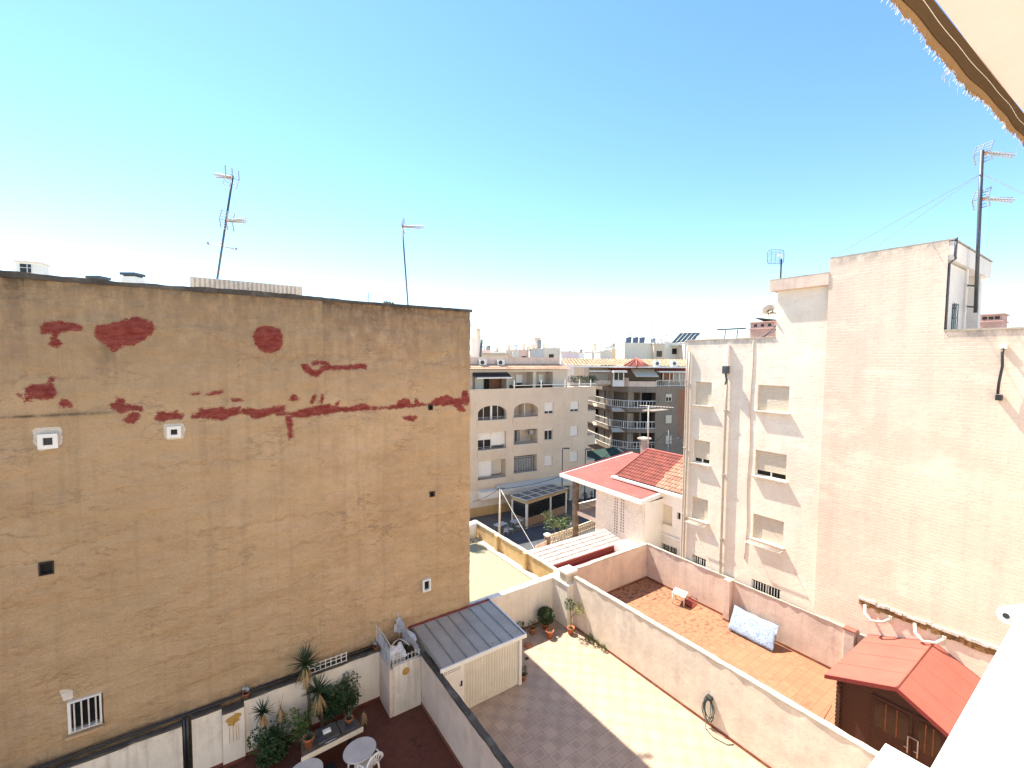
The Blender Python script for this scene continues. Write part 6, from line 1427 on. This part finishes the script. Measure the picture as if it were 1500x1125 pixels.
mb = MB(); mb.fbox(KF, -.12, kw+.12, ZS+kh, ZS+kh+.31, .1, .14); mb.fbox(KF, -.16, -.12, ZS+kh, ZS+kh+.31, -kd, .14); part(KK, 'carved_trim', mb, W['ktrim'])
mb = MB(); mb.fbox(KF, .11, kw-.11, ZS+.1, ZS+1.0, -.03, .03); mb.fbox(KF, -.03, .03, ZS+.1, ZS+1.0, -kd, -.11); part(KK, 'side_panel', mb, simple('brown_kiosk_panel', (.26, .17, .11), .6, var=.2))
mb = MB(); mb.fbox(KF, .11, kw-.11, ZS+1.0, ZS+kh, -.02, .0); mb.fbox(KF, -.02, .0, ZS+1.0, ZS+kh, -kd, -.11); part(KK, 'smoked_glass', mb, W['glass'])
mb = MB(); mb.fbox(KF, -.3, kw+.3, ZS+.02, ZS+.1, -kd-.2, .2); part(KK, 'platform', mb, W['beam'])
def cafe_table(c, label, rz=0.2):
    t_ = thing('cafe_table', label, 'table', c, 0, 'street cafe tables'); mb = MB(); mb.obox((c[0], c[1], c[2]+.72), 1.3, .8, .04, rz); part(t_, 'tabletop', mb, W['tabletop'])
    for (a, b) in ((-.5, -.3), (.5, -.3), (.5, .3), (-.5, .3)): mb = MB(); mb.tube([(c[0]+a, c[1]+b, c[2]), (c[0]+a, c[1]+b, c[2]+.72)], .025, 5); part(t_, 'leg', mb, W['steel'])
    return t_
c1_ = U(733, 768, 'Z', ZS+.86); cafe_table((c1_.x, c1_.y, ZS+.14), 'large pale street cafe table left of the pavilion'); c1_ = U(757, 763, 'Z', ZS+.86); cafe_table((c1_.x, c1_.y, ZS+.14), 'small pale street cafe table touching the pavilion corner')
def metal_chair(c, rz, label):
    t_ = thing('cafe_chair', label, 'chair', c, 0, 'street cafe chairs'); F = Face(c[:2], rz); z = c[2]
    mb = MB(); mb.fbox(F, -.22, .22, z+.43, z+.46, -.22, .22); part(t_, 'seat', mb, W['tabletop']); mb = MB(); mb.tube([F(-.2, z+.46, -.22), F(-.2, z+.88, -.26), F(.2, z+.88, -.26), F(.2, z+.46, -.22)], .016, 5); mb.fbox(F, -.18, .18, z+.66, z+.8, -.27, -.25); part(t_, 'backrest', mb, W['alu'])
    for (a, b) in ((-.2, -.2), (.2, -.2), (.2, .2), (-.2, .2)): mb = MB(); mb.tube([F(a, z, b), F(a, z+.43, b)], .014, 4); part(t_, 'leg', mb, W['alu'])
c1_ = U(748, 776, 'Z', ZS+.5); metal_chair((c1_.x, c1_.y, ZS+.14), 1.2, 'metal chair at the right end of the large cafe table'); c1_ = U(741, 779, 'Z', ZS+.5); metal_chair((c1_.x, c1_.y, ZS+.14), 2.6, 'metal chair on the street side of the large cafe table'); c1_ = U(760, 772, 'Z', ZS+.5); metal_chair((c1_.x, c1_.y, ZS+.14), .4, 'metal chair between the small cafe table and the pavilion post')
# street lamps and poles
def lamp(base, h, arm, label):
    t_ = thing('street_lamp', label, 'street lamp', tuple(base), 0, 'street lamps'); b = Vector(base); t2 = b+Vector((0, 0, h)); mb = MB(); mb.tube([b, t2], [.07, .05], 8); mb.tube([t2, t2+arm], .035, 6); part(t_, 'pole', mb, W['mast'])
    mb = MB(); e = t2+arm; mb.obox((e.x, e.y, e.z-.06), .7, .28, .14, math.atan2(arm.y, arm.x)); part(t_, 'lamp_head', mb, W['mast'], bevel=.03); return t_
b = U(823, 757, 'Z', ZS); hgt = (U(823, 657, 'Y', 38.5).z); bb = Vector((*U(823.5, 700, 'Y', 38.7).xy, ZS)); tp_ = U(823.5, 657, 'Y', 38.7); lamp(tuple(bb), tp_.z-ZS, camright*.45, 'street lamp standing in front of the beige facade')
bb = Vector((*U(857, 700, 'Y', 37.2).xy, ZS)); tp_ = U(857, 658, 'Y', 37.2); lamp(tuple(bb), tp_.z-ZS, camright*.35, 'street lamp beside the right corner of the beige block')
bb = U(731, 775, 'Z', ZS+.1); bb = Vector((*U(731, 790, 'Y', 34.8).xy, ZS)); tp_ = U(733, 716, 'Y', 34.8)
UP = thing('utility_pole', 'pale utility pole carrying cables in front of the cafe', 'utility pole', tuple(bb)); mb = MB(); mb.tube([bb, (tp_.x, tp_.y, tp_.z)], [.11, .08], 8); part(UP, 'pole', mb, W['lattice'])
mb = MB(); mb.tube([tp_+Vector((-.3, 0, .1)), tp_+Vector((.5, 0, 0))], .05, 5); mb.tube([tp_+Vector((0, 0, 0)), tp_+Vector((.1, -.1, -1.0))], .05, 5); part(UP, 'cable_bracket', mb, W['mast'])
def cable(pts, r, label, m='black', sag=.3):
    P = []
    for a, b in zip(pts[:-1], pts[1:]):
        a, b = Vector(a), Vector(b)
        for i in range(10): f = i/10; P.append(a.lerp(b, f)-Vector((0, 0, sag*4*f*(1-f))))
    P.append(Vector(pts[-1])); mb = MB(); mb.tube(P, r, 5); solo('overhead_cable', mb, W[m], label, 'cable')
cable([tp_, U(796, 826, 'Y', 27.5)], .025, 'pale stay cable slanting from the utility pole down to the garden', 'bars', .1)
cable([tp_, U(840, 690, 'Y', 36.5), U(905, 655, 'Y', 38), U(1000, 640, 'Y', 30)], .03, 'black cable running from the utility pole over the villa roof', 'black', .35)
cable([tp_+Vector((0, 0, .1)), UD(692, 735, 46)], .025, 'short black cable from the utility pole to the cafe wall', 'black', .2)
pp = U(979, 700, 'Y', 31); pt = U(980, 630, 'Y', 31); UP = thing('utility_pole', 'dark utility pole behind the villa roof beside the right building', 'utility pole', (pp.x, pp.y, ZS)); mb = MB(); mb.tube([(pp.x, pp.y, ZS), pt], .09, 7); part(UP, 'pole', mb, W['mast'])
cable([pt, U(1001, 636, 'Y', 27)], .03, 'upper black cable from the dark pole to the right building', 'black', .1); cable([pt-Vector((0, 0, .5)), U(1001, 650, 'Y', 27)], .03, 'lower black cable from the dark pole to the right building', 'black', .3); cable([U(905, 663, 'Y', 40), pt], .03, 'slack black cable crossing in front of the grey balconies', 'black', .8)

# ================================================================== GREY CORNER BLOCK (curved balconies)
GB = thing('apartment_building', 'grey brown corner apartment block with curved white railed balconies', 'building', (50, 46, ZS))
def gp(px, dep): q = UD(px, 560, dep); return Vector((q.x, q.y, 0))
A_, B_, C_, D_, E_, G_ = gp(858, 76), gp(896, 66), gp(921, 64), gp(961, 64), gp(1003, 65.5), gp(1045, 67)
def zat(py, dep): return UD(900, py, dep).z
zlev = [zat(566, 64), zat(598, 64), zat(628.7, 64), zat(659, 64)]
outer = [A_, B_, C_, D_]
def off(pts, d):   # push away from the camera by d metres
    return [p+camf*d for p in pts]
def poly_extr(mb, pts, back, z0, z1, m=0):
    """pts front polyline, back = depth behind it (along view)"""
    bk = off(pts, back); P = pts+bk[::-1]; n_ = len(P); mb.add([(p.x, p.y, z0) for p in P]+[(p.x, p.y, z1) for p in P], [tuple(range(n_)), tuple(range(n_, 2*n_))[::-1]]+[(i, (i+1) % n_, n_+(i+1) % n_, n_+i) for i in range(n_)], m)
crv = [A_, A_.lerp(B_, .5), B_, C_, C_.lerp(D_, .33)-camf*.15, C_.lerp(D_, .66)-camf*.15, D_]
mb = MB(); poly_extr(mb, off([A_, B_, C_, D_, E_, G_], 2.3), 12, ZS, zat(537, 66)); part(GB, 'building_mass', mb, W['grey'])
for z in zlev: mb = MB(); poly_extr(mb, crv, 2.28, z-.85 if z == zlev[0] else z-.55, z); part(GB, 'balcony_slab', mb, W['grey'])
mb = MB(); poly_extr(mb, [D_+camright*.02, E_, G_], 2.28, ZS, zlev[0]); part(GB, 'flank_wall', mb, W['grey'])
# railings
def rail(pts, z, h, step, r, nm='balcony_railing', m='frame'):
    mb = MB()
    for zz in (z+.12, z+h): mb.tube([(p.x, p.y, zz) for p in pts], r*1.5, 5)
    for a, b in zip(pts[:-1], pts[1:]):
        L = (b-a).length; n_ = max(1, int(L/step))
        for i in range(n_): q = a.lerp(b, i/n_); rr = r*2.2 if i % 6 == 0 else r; mb.tube([(q.x, q.y, z), (q.x, q.y, z+h)], rr, 4)
    part(GB, nm, mb, W[m])
for z in zlev[1:]: rail(crv, z, 1.05, .34, .035)
rail([D_+camright*.1, E_, G_], zlev[0], .9, .34, .03)
mb = MB(); a = B_.lerp(C_, .0); poly_extr(mb, [a, C_], .12, zlev[0], zlev[0]+1.25); poly_extr(mb, [C_+camright*.03, crv[4], crv[5], D_], .12, zlev[0], zlev[0]+.75); part(GB, 'terrace_parapet', mb, W['pinkwall'])
# side dividers, doors, shutters, awnings per level
for li, z in enumerate(zlev[1:]):
    zt2 = zlev[li]-.56
    for (px, dd) in ((896, 67.3), (936, 65.6)):
        q = UD(px, 560, dd); mb = MB(); mb.obox((q.x, q.y, z), .25, 2.2, zt2-z, -YAW); part(GB, 'balcony_divider', mb, W['grey'])
    for k, (x0, x1, nm, mt) in enumerate(((872, 882, 'balcony_door', 'glass'), (885, 893, 'balcony_door', 'glass'), (903, 912, 'balcony_door', 'glass'), (920, 929, 'roller_shutter', 'sill'), (940, 958, 'balcony_recess', 'dark'))):
        dep = (72, 69.5, 67.5, 66.2, 66.2)[k]; a = UD(x0, 560, dep); b = UD(x1, 560, dep); 
        c = (a+b)/2-camf*.04; mb = MB(); mb.obox((c.x, c.y, z), (a-b).length, .1, (zt2-z)*.82, -YAW+(.5 if k < 2 else 0)); part(GB, nm, mb, W[mt])
    for (x0, x1, dep) in ((868, 890, 71.5), (896, 915, 65)):
        a = UD(x0, 560, dep); b = UD(x1, 560, dep); cc = (a+b)/2; L = (b-a).length; F = Face((a.x, a.y), -YAW+(.25 if x0 < 890 else .05)); mb = MB(); mb.hexa([F(0, z-.1, .1), F(L, z-.1, .1), F(L, z-.55, .7), F(0, z-.55, .7), F(0, z, .1), F(L, z, .1), F(L, z-.5, .75), F(0, z-.5, .75)]); part(GB, 'rolled_awning', mb, W['sill'])
FG = Face((D_.x, D_.y), math.atan2(E_.y-D_.y, E_.x-D_.x))
for (y0, y1, cl) in ((577, 588, .45), (608, 620, 1), (638, 650, 1)):
    a = FG.hit(974.5, y1); b = FG.hit(983.5, y0); shutter_window(GB, FG, a[0], b[0], a[1], b[1], cl, -.02, .1, 'shutter', 'grey')
a = FG.hit(992, 640); b = FG.hit(1003, 572); mb = MB()
zz = a[1]
while zz < b[1]:
    for i in range(6): mb.fbox(FG, a[0]+.3*i, a[0]+.3*i+.2, zz, zz+.16, .004, .03)
    zz += .26
part(GB, 'perforated_screen', mb, W['terracotta'])
# top floor behind the terrace parapet
zT = zlev[0]+.02; zR = zat(538, 66)
def boxpx(nm, x0, x1, y0, y1, dep, mt, th=.15, ang=0, par=GB):
    a = UD(x0, y1, dep); b = UD(x1, y1, dep); z1_ = UD((x0+x1)/2, y0, dep).z; c = (a+b)/2; mb = MB(); mb.obox((c.x, c.y, c.z), (b-a).length, th, z1_-c.z, -YAW+ang); return part(par, nm, mb, W[mt])
boxpx('top_floor_wall', 862, 1030, 536, 566, 67.2, 'beigein', .3)
boxpx('glazed_gallery', 863, 891, 546, 556, 65.5, 'curtain', .2, .1); boxpx('gallery_parapet', 862, 895, 557, 563, 65.3, 'villarough', .2, .1)
boxpx('glazed_gallery', 900, 912, 546, 556, 63.8, 'glass'); boxpx('gallery_parapet', 897, 914, 557, 566, 63.8, 'villa', .3)
for x0, x1 in ((898, 899.5), (912.5, 914), (905.3, 906.2)): boxpx('gallery_post', x0, x1, 545, 557, 63.7, 'frame')
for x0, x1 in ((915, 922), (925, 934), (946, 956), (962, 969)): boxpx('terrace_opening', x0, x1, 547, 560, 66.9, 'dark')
boxpx('glazed_gallery', 971, 985, 547, 556, 65, 'brownwood'); boxpx('glazed_gallery', 987, 1003, 547, 556, 65, 'curtain')
for x0 in (970.5, 980, 985.5, 994): boxpx('gallery_post', x0, x0+1, 546, 560, 64.8, 'frame')
mb = MB(); F = Face(tuple(UD(923.5, 540, 65.5).xy), -YAW); L = (UD(958, 540, 65.5)-UD(923.5, 540, 65.5)).length; za = UD(940, 540, 65.5).z; zb2 = UD(940, 551.5, 64).z
mb.hexa([F(0, za-.05, 0), F(L-.1, za-.05, 0), F(L, zb2-.03, 2.2), F(.25, zb2-.03, 2.2), F(0, za, 0), F(L-.1, za, 0), F(L, zb2+.05, 2.25), F(.25, zb2+.05, 2.25)]); part(GB, 'white_awning', mb, W['awnwhite'])
boxpx('gallery_canopy', 860, 893, 542.5, 544.5, 64.6, 'villa', 1.6, .1); boxpx('gallery_canopy', 897, 917, 543, 545.5, 63.2, 'villa', 1.4); boxpx('gallery_canopy', 964, 1010, 543.5, 545.5, 64.2, 'villa', 1.4)
boxpx('red_eave', 892, 1030, 538.5, 543, 66, 'darkred', .4)
boxpx('roof_edge', 828, 1032, 536.8, 538.5, 64.8, 'villa', 2.6)
mb = MB(); a, b = UD(828, 537, 65), UD(1032, 537, 65); zr1, zr2 = UD(930, 536, 65).z, UD(930, 526.5, 72).z
tiled(mb, (a.x, a.y, zr1), (b.x, b.y, zr1), (a.x+camf.x*6, a.y+camf.y*6, zr2), (b.x+camf.x*6, b.y+camf.y*6, zr2), .5, .09, .6); part(GB, 'tiled_roof', mb, W['tile_old'])
mb = MB(); ap = UD(932, 524.5, 68); k = [UD(914, 536, 64.6), UD(921, 537, 63.6), UD(933, 537, 63.3), UD(945, 537, 63.8), UD(950, 536, 64.8)]
mb.add([ap]+k, [(0, i, i+1) for i in range(1, 5)]+[(0, i+1, i) for i in range(1, 5)])
for q in k[0:]: mb.tube([ap, q], .12, 5)
part(GB, 'red_turret_roof', mb, W['redroof'])
for px in (962, 1013, 987):
    a = UD(px, 534, 65); t_ = thing('air_conditioner', {962: 'left white air conditioner on the lichen covered tile roof', 987: 'right white air conditioner on the lichen covered tile roof', 1013: 'air conditioner at the hidden end of the lichen covered roof'}[px], 'air conditioner', tuple(a), -YAW)
    F = Face((a.x, a.y), -YAW); mb = MB(); mb.fbox(F, -.45, .45, a.z-.3, a.z+.6, -.2, .25); part(t_, 'casing', mb, W['frame']); mb = MB(); mb.prism([(.26*math.cos(q), a.z+.15+.26*math.sin(q)) for q in np.linspace(0, 6.283, 13)[:-1]], lambda u, v, h: F(u, v, h), .252, .265); part(t_, 'fan_grille', mb, W['mast'])
# dark market awning and stall below it
t_ = thing('street_stall', 'dark green awning over a shaded street stall under the grey block', 'street stall', tuple(UD(885, 690, 58)))
a = UD(864, 672, 56); b = UD(924, 658, 60); F = Face((a.x, a.y), math.atan2(b.y-a.y, b.x-a.x)); L = (b.xy-a.xy).length
mb = MB(); mb.hexa([F(0, 1.0-2.2, 0), F(L, -1.2, 0), F(L, -.2, -3), F(0, -.2, -3), F(0, -1.15, 0), F(L, -1.15, 0), F(L, -.15, -3), F(0, -.15, -3)]); mb.fbox(F, L*.45, L, -1.9, -1.2, .0, .04); part(t_, 'awning', mb, W['greenawn'])
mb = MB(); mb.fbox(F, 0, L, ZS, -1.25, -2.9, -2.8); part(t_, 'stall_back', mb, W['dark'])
mb = MB(); rnd = random.Random(12)
for i in range(26): u = rnd.uniform(0, L*.5); z = rnd.uniform(-3.6, -1.4); mb.fbox(F, u, u+rnd.uniform(.2, .5), z, z+rnd.uniform(.2, .6), -1.6-.03*i, -1.55-.03*i)
o = part(t_, 'hanging_goods', mb, W['flesh']); o['kind'] = 'stuff'
# motorcycles beyond the porch
def moto(c, rz, label):
    t_ = thing('motor_scooter', label, 'scooter', tuple(c), rz, 'scooters parked beyond the porch'); F = Face(c[:2], rz); z = c[2]
    for u in (-.65, .65):
        mb = MB(); mb.tube([F(u+.28*math.cos(a), z+.3+.28*math.sin(a), 0) for a in np.linspace(0, 6.283, 15)], .06, 6); part(t_, 'wheel', mb, W['black'])
    mb = MB(); mb.fbox(F, -.6, .15, z+.45, z+.75, -.15, .15); mb.fbox(F, -.1, .45, z+.25, z+.4, -.16, .16); mb.hexa([F(.4, z+.25, -.18), F(.55, z+.25, -.18), F(.55, z+.25, .18), F(.4, z+.25, .18), F(.5, z+.95, -.18), F(.62, z+.95, -.18), F(.62, z+.95, .18), F(.5, z+.95, .18)]); part(t_, 'body', mb, W['chrome'], bevel=.04)
    mb = MB(); mb.fbox(F, -.62, .1, z+.755, z+.85, -.14, .14); part(t_, 'saddle', mb, W['black'], bevel=.03); mb = MB(); mb.tube([F(.5, z+1.1, -.33), F(.55, z+1.05, 0), F(.5, z+1.1, .33)], .025, 5); part(t_, 'handlebar', mb, W['black'])
c = U(856, 725, 'Z', ZS+.5); moto((c.x, c.y, ZS+.01), 1.2, 'left parked scooter seen under the villa roof beside the stone pillar'); c = U(866, 722, 'Z', ZS+.5); moto((c.x, c.y, ZS+.01), .9, 'right parked scooter seen under the villa roof against the porch wall')
c = U(835, 779, 'Z', ZS+.5); moto((c.x+.5, c.y+.6, ZS+.02), .5, 'scooter on the asphalt just left of the stone pillar'); 

# ================================================================== TOWN SKYLINE
def town(x0, x1, ytop, dep, ci, label, depthm=9, ang=0, feats=('win',), ybot=None):
    a = UD(x0, ytop, dep); b = UD(x1, ytop, dep); c = (a+b)/2; L = (b-a).length; z1 = c.z
    t_ = thing('town_building', label, 'building', (c.x, c.y, ZS), -YAW+ang, 'rooftops on the skyline'); F = Face(((a.x), a.y), -YAW+ang); rnd = random.Random(int(x0*7+ytop))
    mb = MB(); mb.fbox(F, 0, L, ZS, z1, -depthm, 0); part(t_, 'wall', mb, BG[ci])
    mb = MB(); mb.fbox(F, -.1, L+.1, z1+.003, z1+.16, -depthm-.1, .1); part(t_, 'roof', mb, BG[(ci+1) % 7] if 'tiled' not in feats else W['tile_old'])
    if 'win' in feats:
        k = max(1, int(L/3.2))
        for fl in range(1, 3):
            for i in range(k): u = L*(i+.5)/k; zc = z1-1.2-3*(fl-1); mb = MB(); mb.fbox(F, u-.5, u+.5, zc-1.1, zc, .005, .03); part(t_, 'window', mb, W['glass'] if rnd.random() < .6 else W['shutterw'])
    if 'hut' in feats:
        u = L*rnd.uniform(.2, .7); hh = rnd.uniform(1.2, 2.2); w_ = min(L*.4, 3); mb = MB(); mb.fbox(F, u, u+w_, z1+.165, z1+hh, -5, -1.5); mb.fbox(F, u-.15, u+w_+.15, z1+hh+.003, z1+hh+.15, -5.1, -1.35); part(t_, 'stair_hut', mb, BG[rnd.randrange(7)]); mb = MB(); mb.fbox(F, u+.5, u+1.2, z1+.3, z1+hh-.3, -1.495, -1.47); part(t_, 'hut_door', mb, W['steel'])
    for i in range(feats.count('tank')):
        u = L*rnd.uniform(.1, .9); mb = MB(); q = F(u, z1+.165, -2); mb.lathe([(.45, 0), (.5, .1), (.5, .9), (.3, 1.1)], q, 10); part(t_, 'water_tank', mb, W['steel'] if i % 2 else BG[1])
    for i in range(feats.count('chim')):
        u = L*rnd.uniform(.05, .95); mb = MB(); h_ = rnd.uniform(.6, 1.4); mb.fbox(F, u-.3, u+.3, z1+.165, z1+h_, -2.6, -2.0); mb.fbox(F, u-.38, u+.38, z1+h_+.1, z1+h_+.25, -2.68, -1.92); mb.fbox(F, u-.2, u+.2, z1+h_, z1+h_+.1, -2.5, -2.1); part(t_, 'chimney', mb, BG[4])
    return t_, F, L, z1
town(690, 699.5, 495.5, 60, 6, 'tall blush block just right of the tan gable edge', feats=('chim',))
town(704, 742, 519, 78, 4, 'low building with a brown tiled top behind the two air conditioners', feats=('tiled',))
town(704, 716, 514, 96, 2, 'small rose building with rooftop tanks left on the skyline', feats=('win', 'tank', 'tank'))
town(714, 740, 515.5, 130, 1, 'distant white row between the dark pole and the hatted chimney', feats=('win', 'chim', 'tank'))
town(741, 751, 513.5, 86, 5, 'narrow grey building left of the hatted chimney', feats=('chim',))
town(751.5, 760, 514, 76, 6, 'narrow blush stair hut with a wide cap on the skyline', feats=('tank',))
town(760, 776, 513, 90, 2, 'rose building with chimneys behind the tiled eave', feats=('chim', 'chim', 'win'))
town(776, 797, 512, 84, 6, 'blush building with a laundry frame on its roof', feats=('hut', 'chim'))
town(795, 820.5, 510.5, 95, 0, 'long cream rooftop right of the laundry frame', feats=('win', 'tank', 'chim'))
town(822, 848, 517, 110, 3, 'pale lilac building above the left part of the old tile roof', feats=('win',))
town(817, 846, 514, 170, 1, 'far white building behind the lilac one', feats=('win', 'chim'))
town(846, 868, 517, 140, 1, 'white building with dark rooftop tanks', feats=('tank', 'tank', 'win'))
town(867, 879, 515, 84, 6, 'narrow blush stair tower left of the cream roof', feats=('chim',))
town(879, 897, 515.5, 78, 0, 'cream low roof above the old tiles', feats=('win',))
town(886, 906, 508, 160, 1, 'far white building with a water tank', feats=('hut', 'tank', 'win'))
town(897, 921, 512, 92, 4, 'ochre building with cluttered roof left of the big cream block', feats=('chim', 'hut'))
g1 = town(915, 958, 503.5, 84, 0, 'big bright cream block carrying three solar heaters', depthm=7, feats=())
g2 = town(958, 974, 504.5, 83, 4, 'ochre stair block with a small glazed window beside the cream block', feats=('win', 'tank', 'tank'))
town(974, 1003, 501.5, 88, 1, 'white block next to the left edge of the brick building', feats=('win', 'win'), depthm=8)
town(1003, 1050, 502.5, 84, 6, 'blush block hidden behind the brick building', feats=())
town(1100, 1180, 508, 120, 1, 'white block far behind the brick building', feats=('win',))
for k, (x0, x1, y, d, ci) in enumerate(((700, 760, 518, 210, 1), (770, 830, 518.5, 240, 6), (840, 900, 518, 220, 5), (905, 985, 517, 260, 2), (640, 700, 519, 200, 0), (560, 640, 517, 190, 1), (990, 1090, 518, 230, 4))):
    town(x0, x1, y, d, ci, ['distant pale terrace row at the horizon, leftmost', 'distant blush row at the horizon above the lilac roof', 'distant grey row at the horizon above the white tank roof', 'distant rose row at the horizon behind the cream block', 'distant cream row hidden behind the tan gable', 'distant white row hidden behind the tan gable', 'distant ochre row hidden behind the brick building'][k], depthm=20, feats=('win', 'tank', 'chim'))
# hidden-side neighbours so that the view a step aside stays a town
for k, (x0, x1, y, d, ci) in enumerate(((300, 420, 500, 60, 0), (450, 600, 505, 70, 2), (100, 260, 500, 75, 1))): town(x0, x1, y+12, d, ci, ['cream block behind the ribbed roof hut', 'rose block behind the single antenna mast', 'white block behind the left end of the tan gable'][k], feats=('win',))
# solar heaters on the cream block
for k, px in enumerate((919, 929, 938.5)):
    a = UD(px, 503, 84.5); F = Face((a.x, a.y), -YAW); z = g1[3]+.16; t_ = thing('solar_heater', ['left', 'middle', 'right'][k]+' solar heater of three on the big cream block', 'solar heater', tuple(a), -YAW, 'solar heaters on the cream block')
    mb = MB(); mb.hexa([F(-.5, z, .6), F(.55, z, .6), F(.95, z+.9, -.5), F(-.1, z+.9, -.5), F(-.5, z+.08, .6), F(.55, z+.08, .6), F(.95, z+.98, -.5), F(-.1, z+.98, -.5)]); part(t_, 'solar_panel', mb, W['solar'])
    mb = MB(); mb.tube([F(-.1, z+.95, -.7), F(.95, z+.95, -.7)], .22, 8); part(t_, 'tank', mb, W['steel'])
t_ = thing('solar_array', 'tilted rack of dark solar collectors rising behind the left corner of the brick building', 'solar panels', tuple(UD(1000, 500, 86)))
F = Face(tuple(UD(984, 502, 86).xy), -YAW-.35); q0 = F.hit(984, 502); q1 = F.hit(1010, 487)
for k in range(5):
    u = 0+.75*k*1.0; mb = MB(); mb.hexa([F(u, q0[1], 0), F(u+.6, q0[1], 0), F(u+2.1, q1[1]-.1, -1.4), F(u+1.5, q1[1]-.1, -1.4), F(u, q0[1]+.07, 0), F(u+.6, q0[1]+.07, 0), F(u+2.1, q1[1], -1.4), F(u+1.5, q1[1], -1.4)]); part(t_, 'collector', mb, W['solar'])
mb = MB(); mb.tube([F(1.0, q1[1]-.02, -1.45), F(4.6, q1[1]-.02, -1.45)], .09, 6); mb.tube([F(4.3, q0[1]-.5, -1.5), F(4.3, q1[1], -1.5)], .05, 5); part(t_, 'rack', mb, W['steel'])
mb = MB(); mb.fbox(F, -.3, 5, q0[1]-.5, q0[1]-.05, -2, .1); part(t_, 'rack_plinth', mb, BG[1])
# roof things on the left behind the gable
t_ = thing('roof_turret', 'small white glazed turret peeking over the left end of the tan gable', 'roof turret', tuple(UD(37, 402, 45)))
a = UD(24, 406, 45); b = UD(51, 408, 45); F = Face((a.x, a.y), -YAW+.5); L = (b-a).length*1.0; zt3 = UD(37, 381.5, 45).z; mb = MB(); mb.fbox(F, 0, L, a.z-3, zt3-.15, -L, 0); part(t_, 'wall', mb, BG[1]); mb = MB(); mb.fbox(F, -.12, L+.12, zt3-.15, zt3, -L-.12, .12); part(t_, 'roof', mb, BG[6])
mb = MB(); mb.fbox(F, .25, L*.62, zt3-1.15, zt3-.3, .004, .02); part(t_, 'window', mb, W['glass']); mb = MB()
for u in (.25, L*.43, L*.6): mb.fbox(F, u, u+.05, zt3-1.15, zt3-.3, .021, .04)
mb.fbox(F, .25, L*.63, zt3-.7, zt3-.65, .041, .05); part(t_, 'window_frame', mb, W['frame'])
def smallbox(px0, px1, y0, dep, label, m, lid='mast'):
    a = UD(px0, y0+16, dep); b = UD(px1, y0+16, dep); F = Face((a.x, a.y), -YAW); L = (b-a).length; z = UD(px0, y0, dep).z; t_ = thing('roof_cowl', label, 'roof cowl', tuple(a), -YAW); mb = MB(); mb.fbox(F, 0, L, a.z-3, z-.35, -L, 0); part(t_, 'stack', mb, m); mb = MB(); mb.fbox(F, -.08, L+.08, z-.22, z, -L, .08); mb.fbox(F, .1, L-.1, z-.35, z-.22, -L+.1, -.1); part(t_, 'cowl', mb, W[lid])
smallbox(128, 146, 404, 40, 'dark capped cowl left of the antenna cluster above the gable', BG[1]); smallbox(178, 197, 399, 40, 'white stack with a dark cowl above the gable', BG[1])
p = UD(568, 446, 34); mb = MB(); leafcloud(mb, (p.x, p.y, p.z-.1), .5, .28, 260, .16, 81, holes=False); t_ = thing('rooftop_plant', 'small dark rooftop plant peeking over the gable near the single mast', 'plant', (p.x, p.y, p.z-1)); part(t_, 'foliage', mb, W['leaf']); mb = MB(); mb.box(p.x-.5, p.x+.5, p.y-.3, p.y+.3, p.z-1.2, p.z-.3); part(t_, 'planter', mb, W['coping'])
# skyline aerials
aer = ((540, 445, 428, 35, 'thin short aerial left of the rooftop plant'), (746, 512, 498, 90, 'thin aerial above the narrow grey building'), (776.5, 512, 494, 84, 'aerial with a wide cross arm above the laundry roof'), (820, 512, 492, 100, 'aerial with bent elements at the end of the cream rooftop'),
 (861, 520, 494, 95, 'tall aerial above the white tank roof'), (923, 500, 485, 86, 'short aerial beside the solar heaters'), (954, 503, 469, 84, 'tallest aerial on the big cream block'), (1024, 498, 477, 80, 'aerial right of the solar array'), (706, 515, 499, 110, 'faint aerial left of the brown roof'),
 (849, 516, 500, 150, 'very thin aerial between the lilac and white roofs'), (903, 510, 499, 150, 'faint aerial above the far water tank'), (976, 502, 488, 90, 'small aerial left of the solar array'), (984, 502, 489, 92, 'aerial with a box just left of the solar array'), (761, 514, 500, 130, 'faint aerial behind the hatted chimney'), (835, 515, 502, 170, 'faint distant aerial above the lilac building'), (789, 512, 501, 95, 'small aerial right of the cross arm aerial'))
for (px, y1, y0, dep, lb) in aer:
    p0, p1 = UD(px, y1+3, dep), UD(px, y0, dep); t_ = thing('tv_antenna', lb, 'antenna', tuple(p0), 0, 'aerials on the skyline'); r = dep*.0007; mb = MB(); mb.tube([p0, p1], r, 5); part(t_, 'mast', mb, W['mast']); mb = MB(); rnd = random.Random(int(px)); h = (p1-p0).length
    for f in (.97, .8, .62)[:2+rnd.randrange(2)]:
        q = p0.lerp(p1, f); d = camright*rnd.choice((-1, 1))+camf*rnd.uniform(-.6, .6); L = h*rnd.uniform(.18, .32); mb.tube([q, q+d*L], r*.8, 4)
        for i in range(4): e = q+d*L*(.3+.22*i); mb.tube([e-camf*.3-Vector((0, 0, L*.18)), e+camf*.3+Vector((0, 0, L*.18))], r*.5, 4)
    part(t_, 'antenna_head', mb, W['mast'])
p0, p1 = UD(703.5, 524, 58), UD(705.5, 497, 58); mb = MB(); mb.tube([p0, p1], .16, 6); solo('leaning_flue', mb, W['mast'], 'dark leaning flue pipe right of the tall blush block', 'flue')
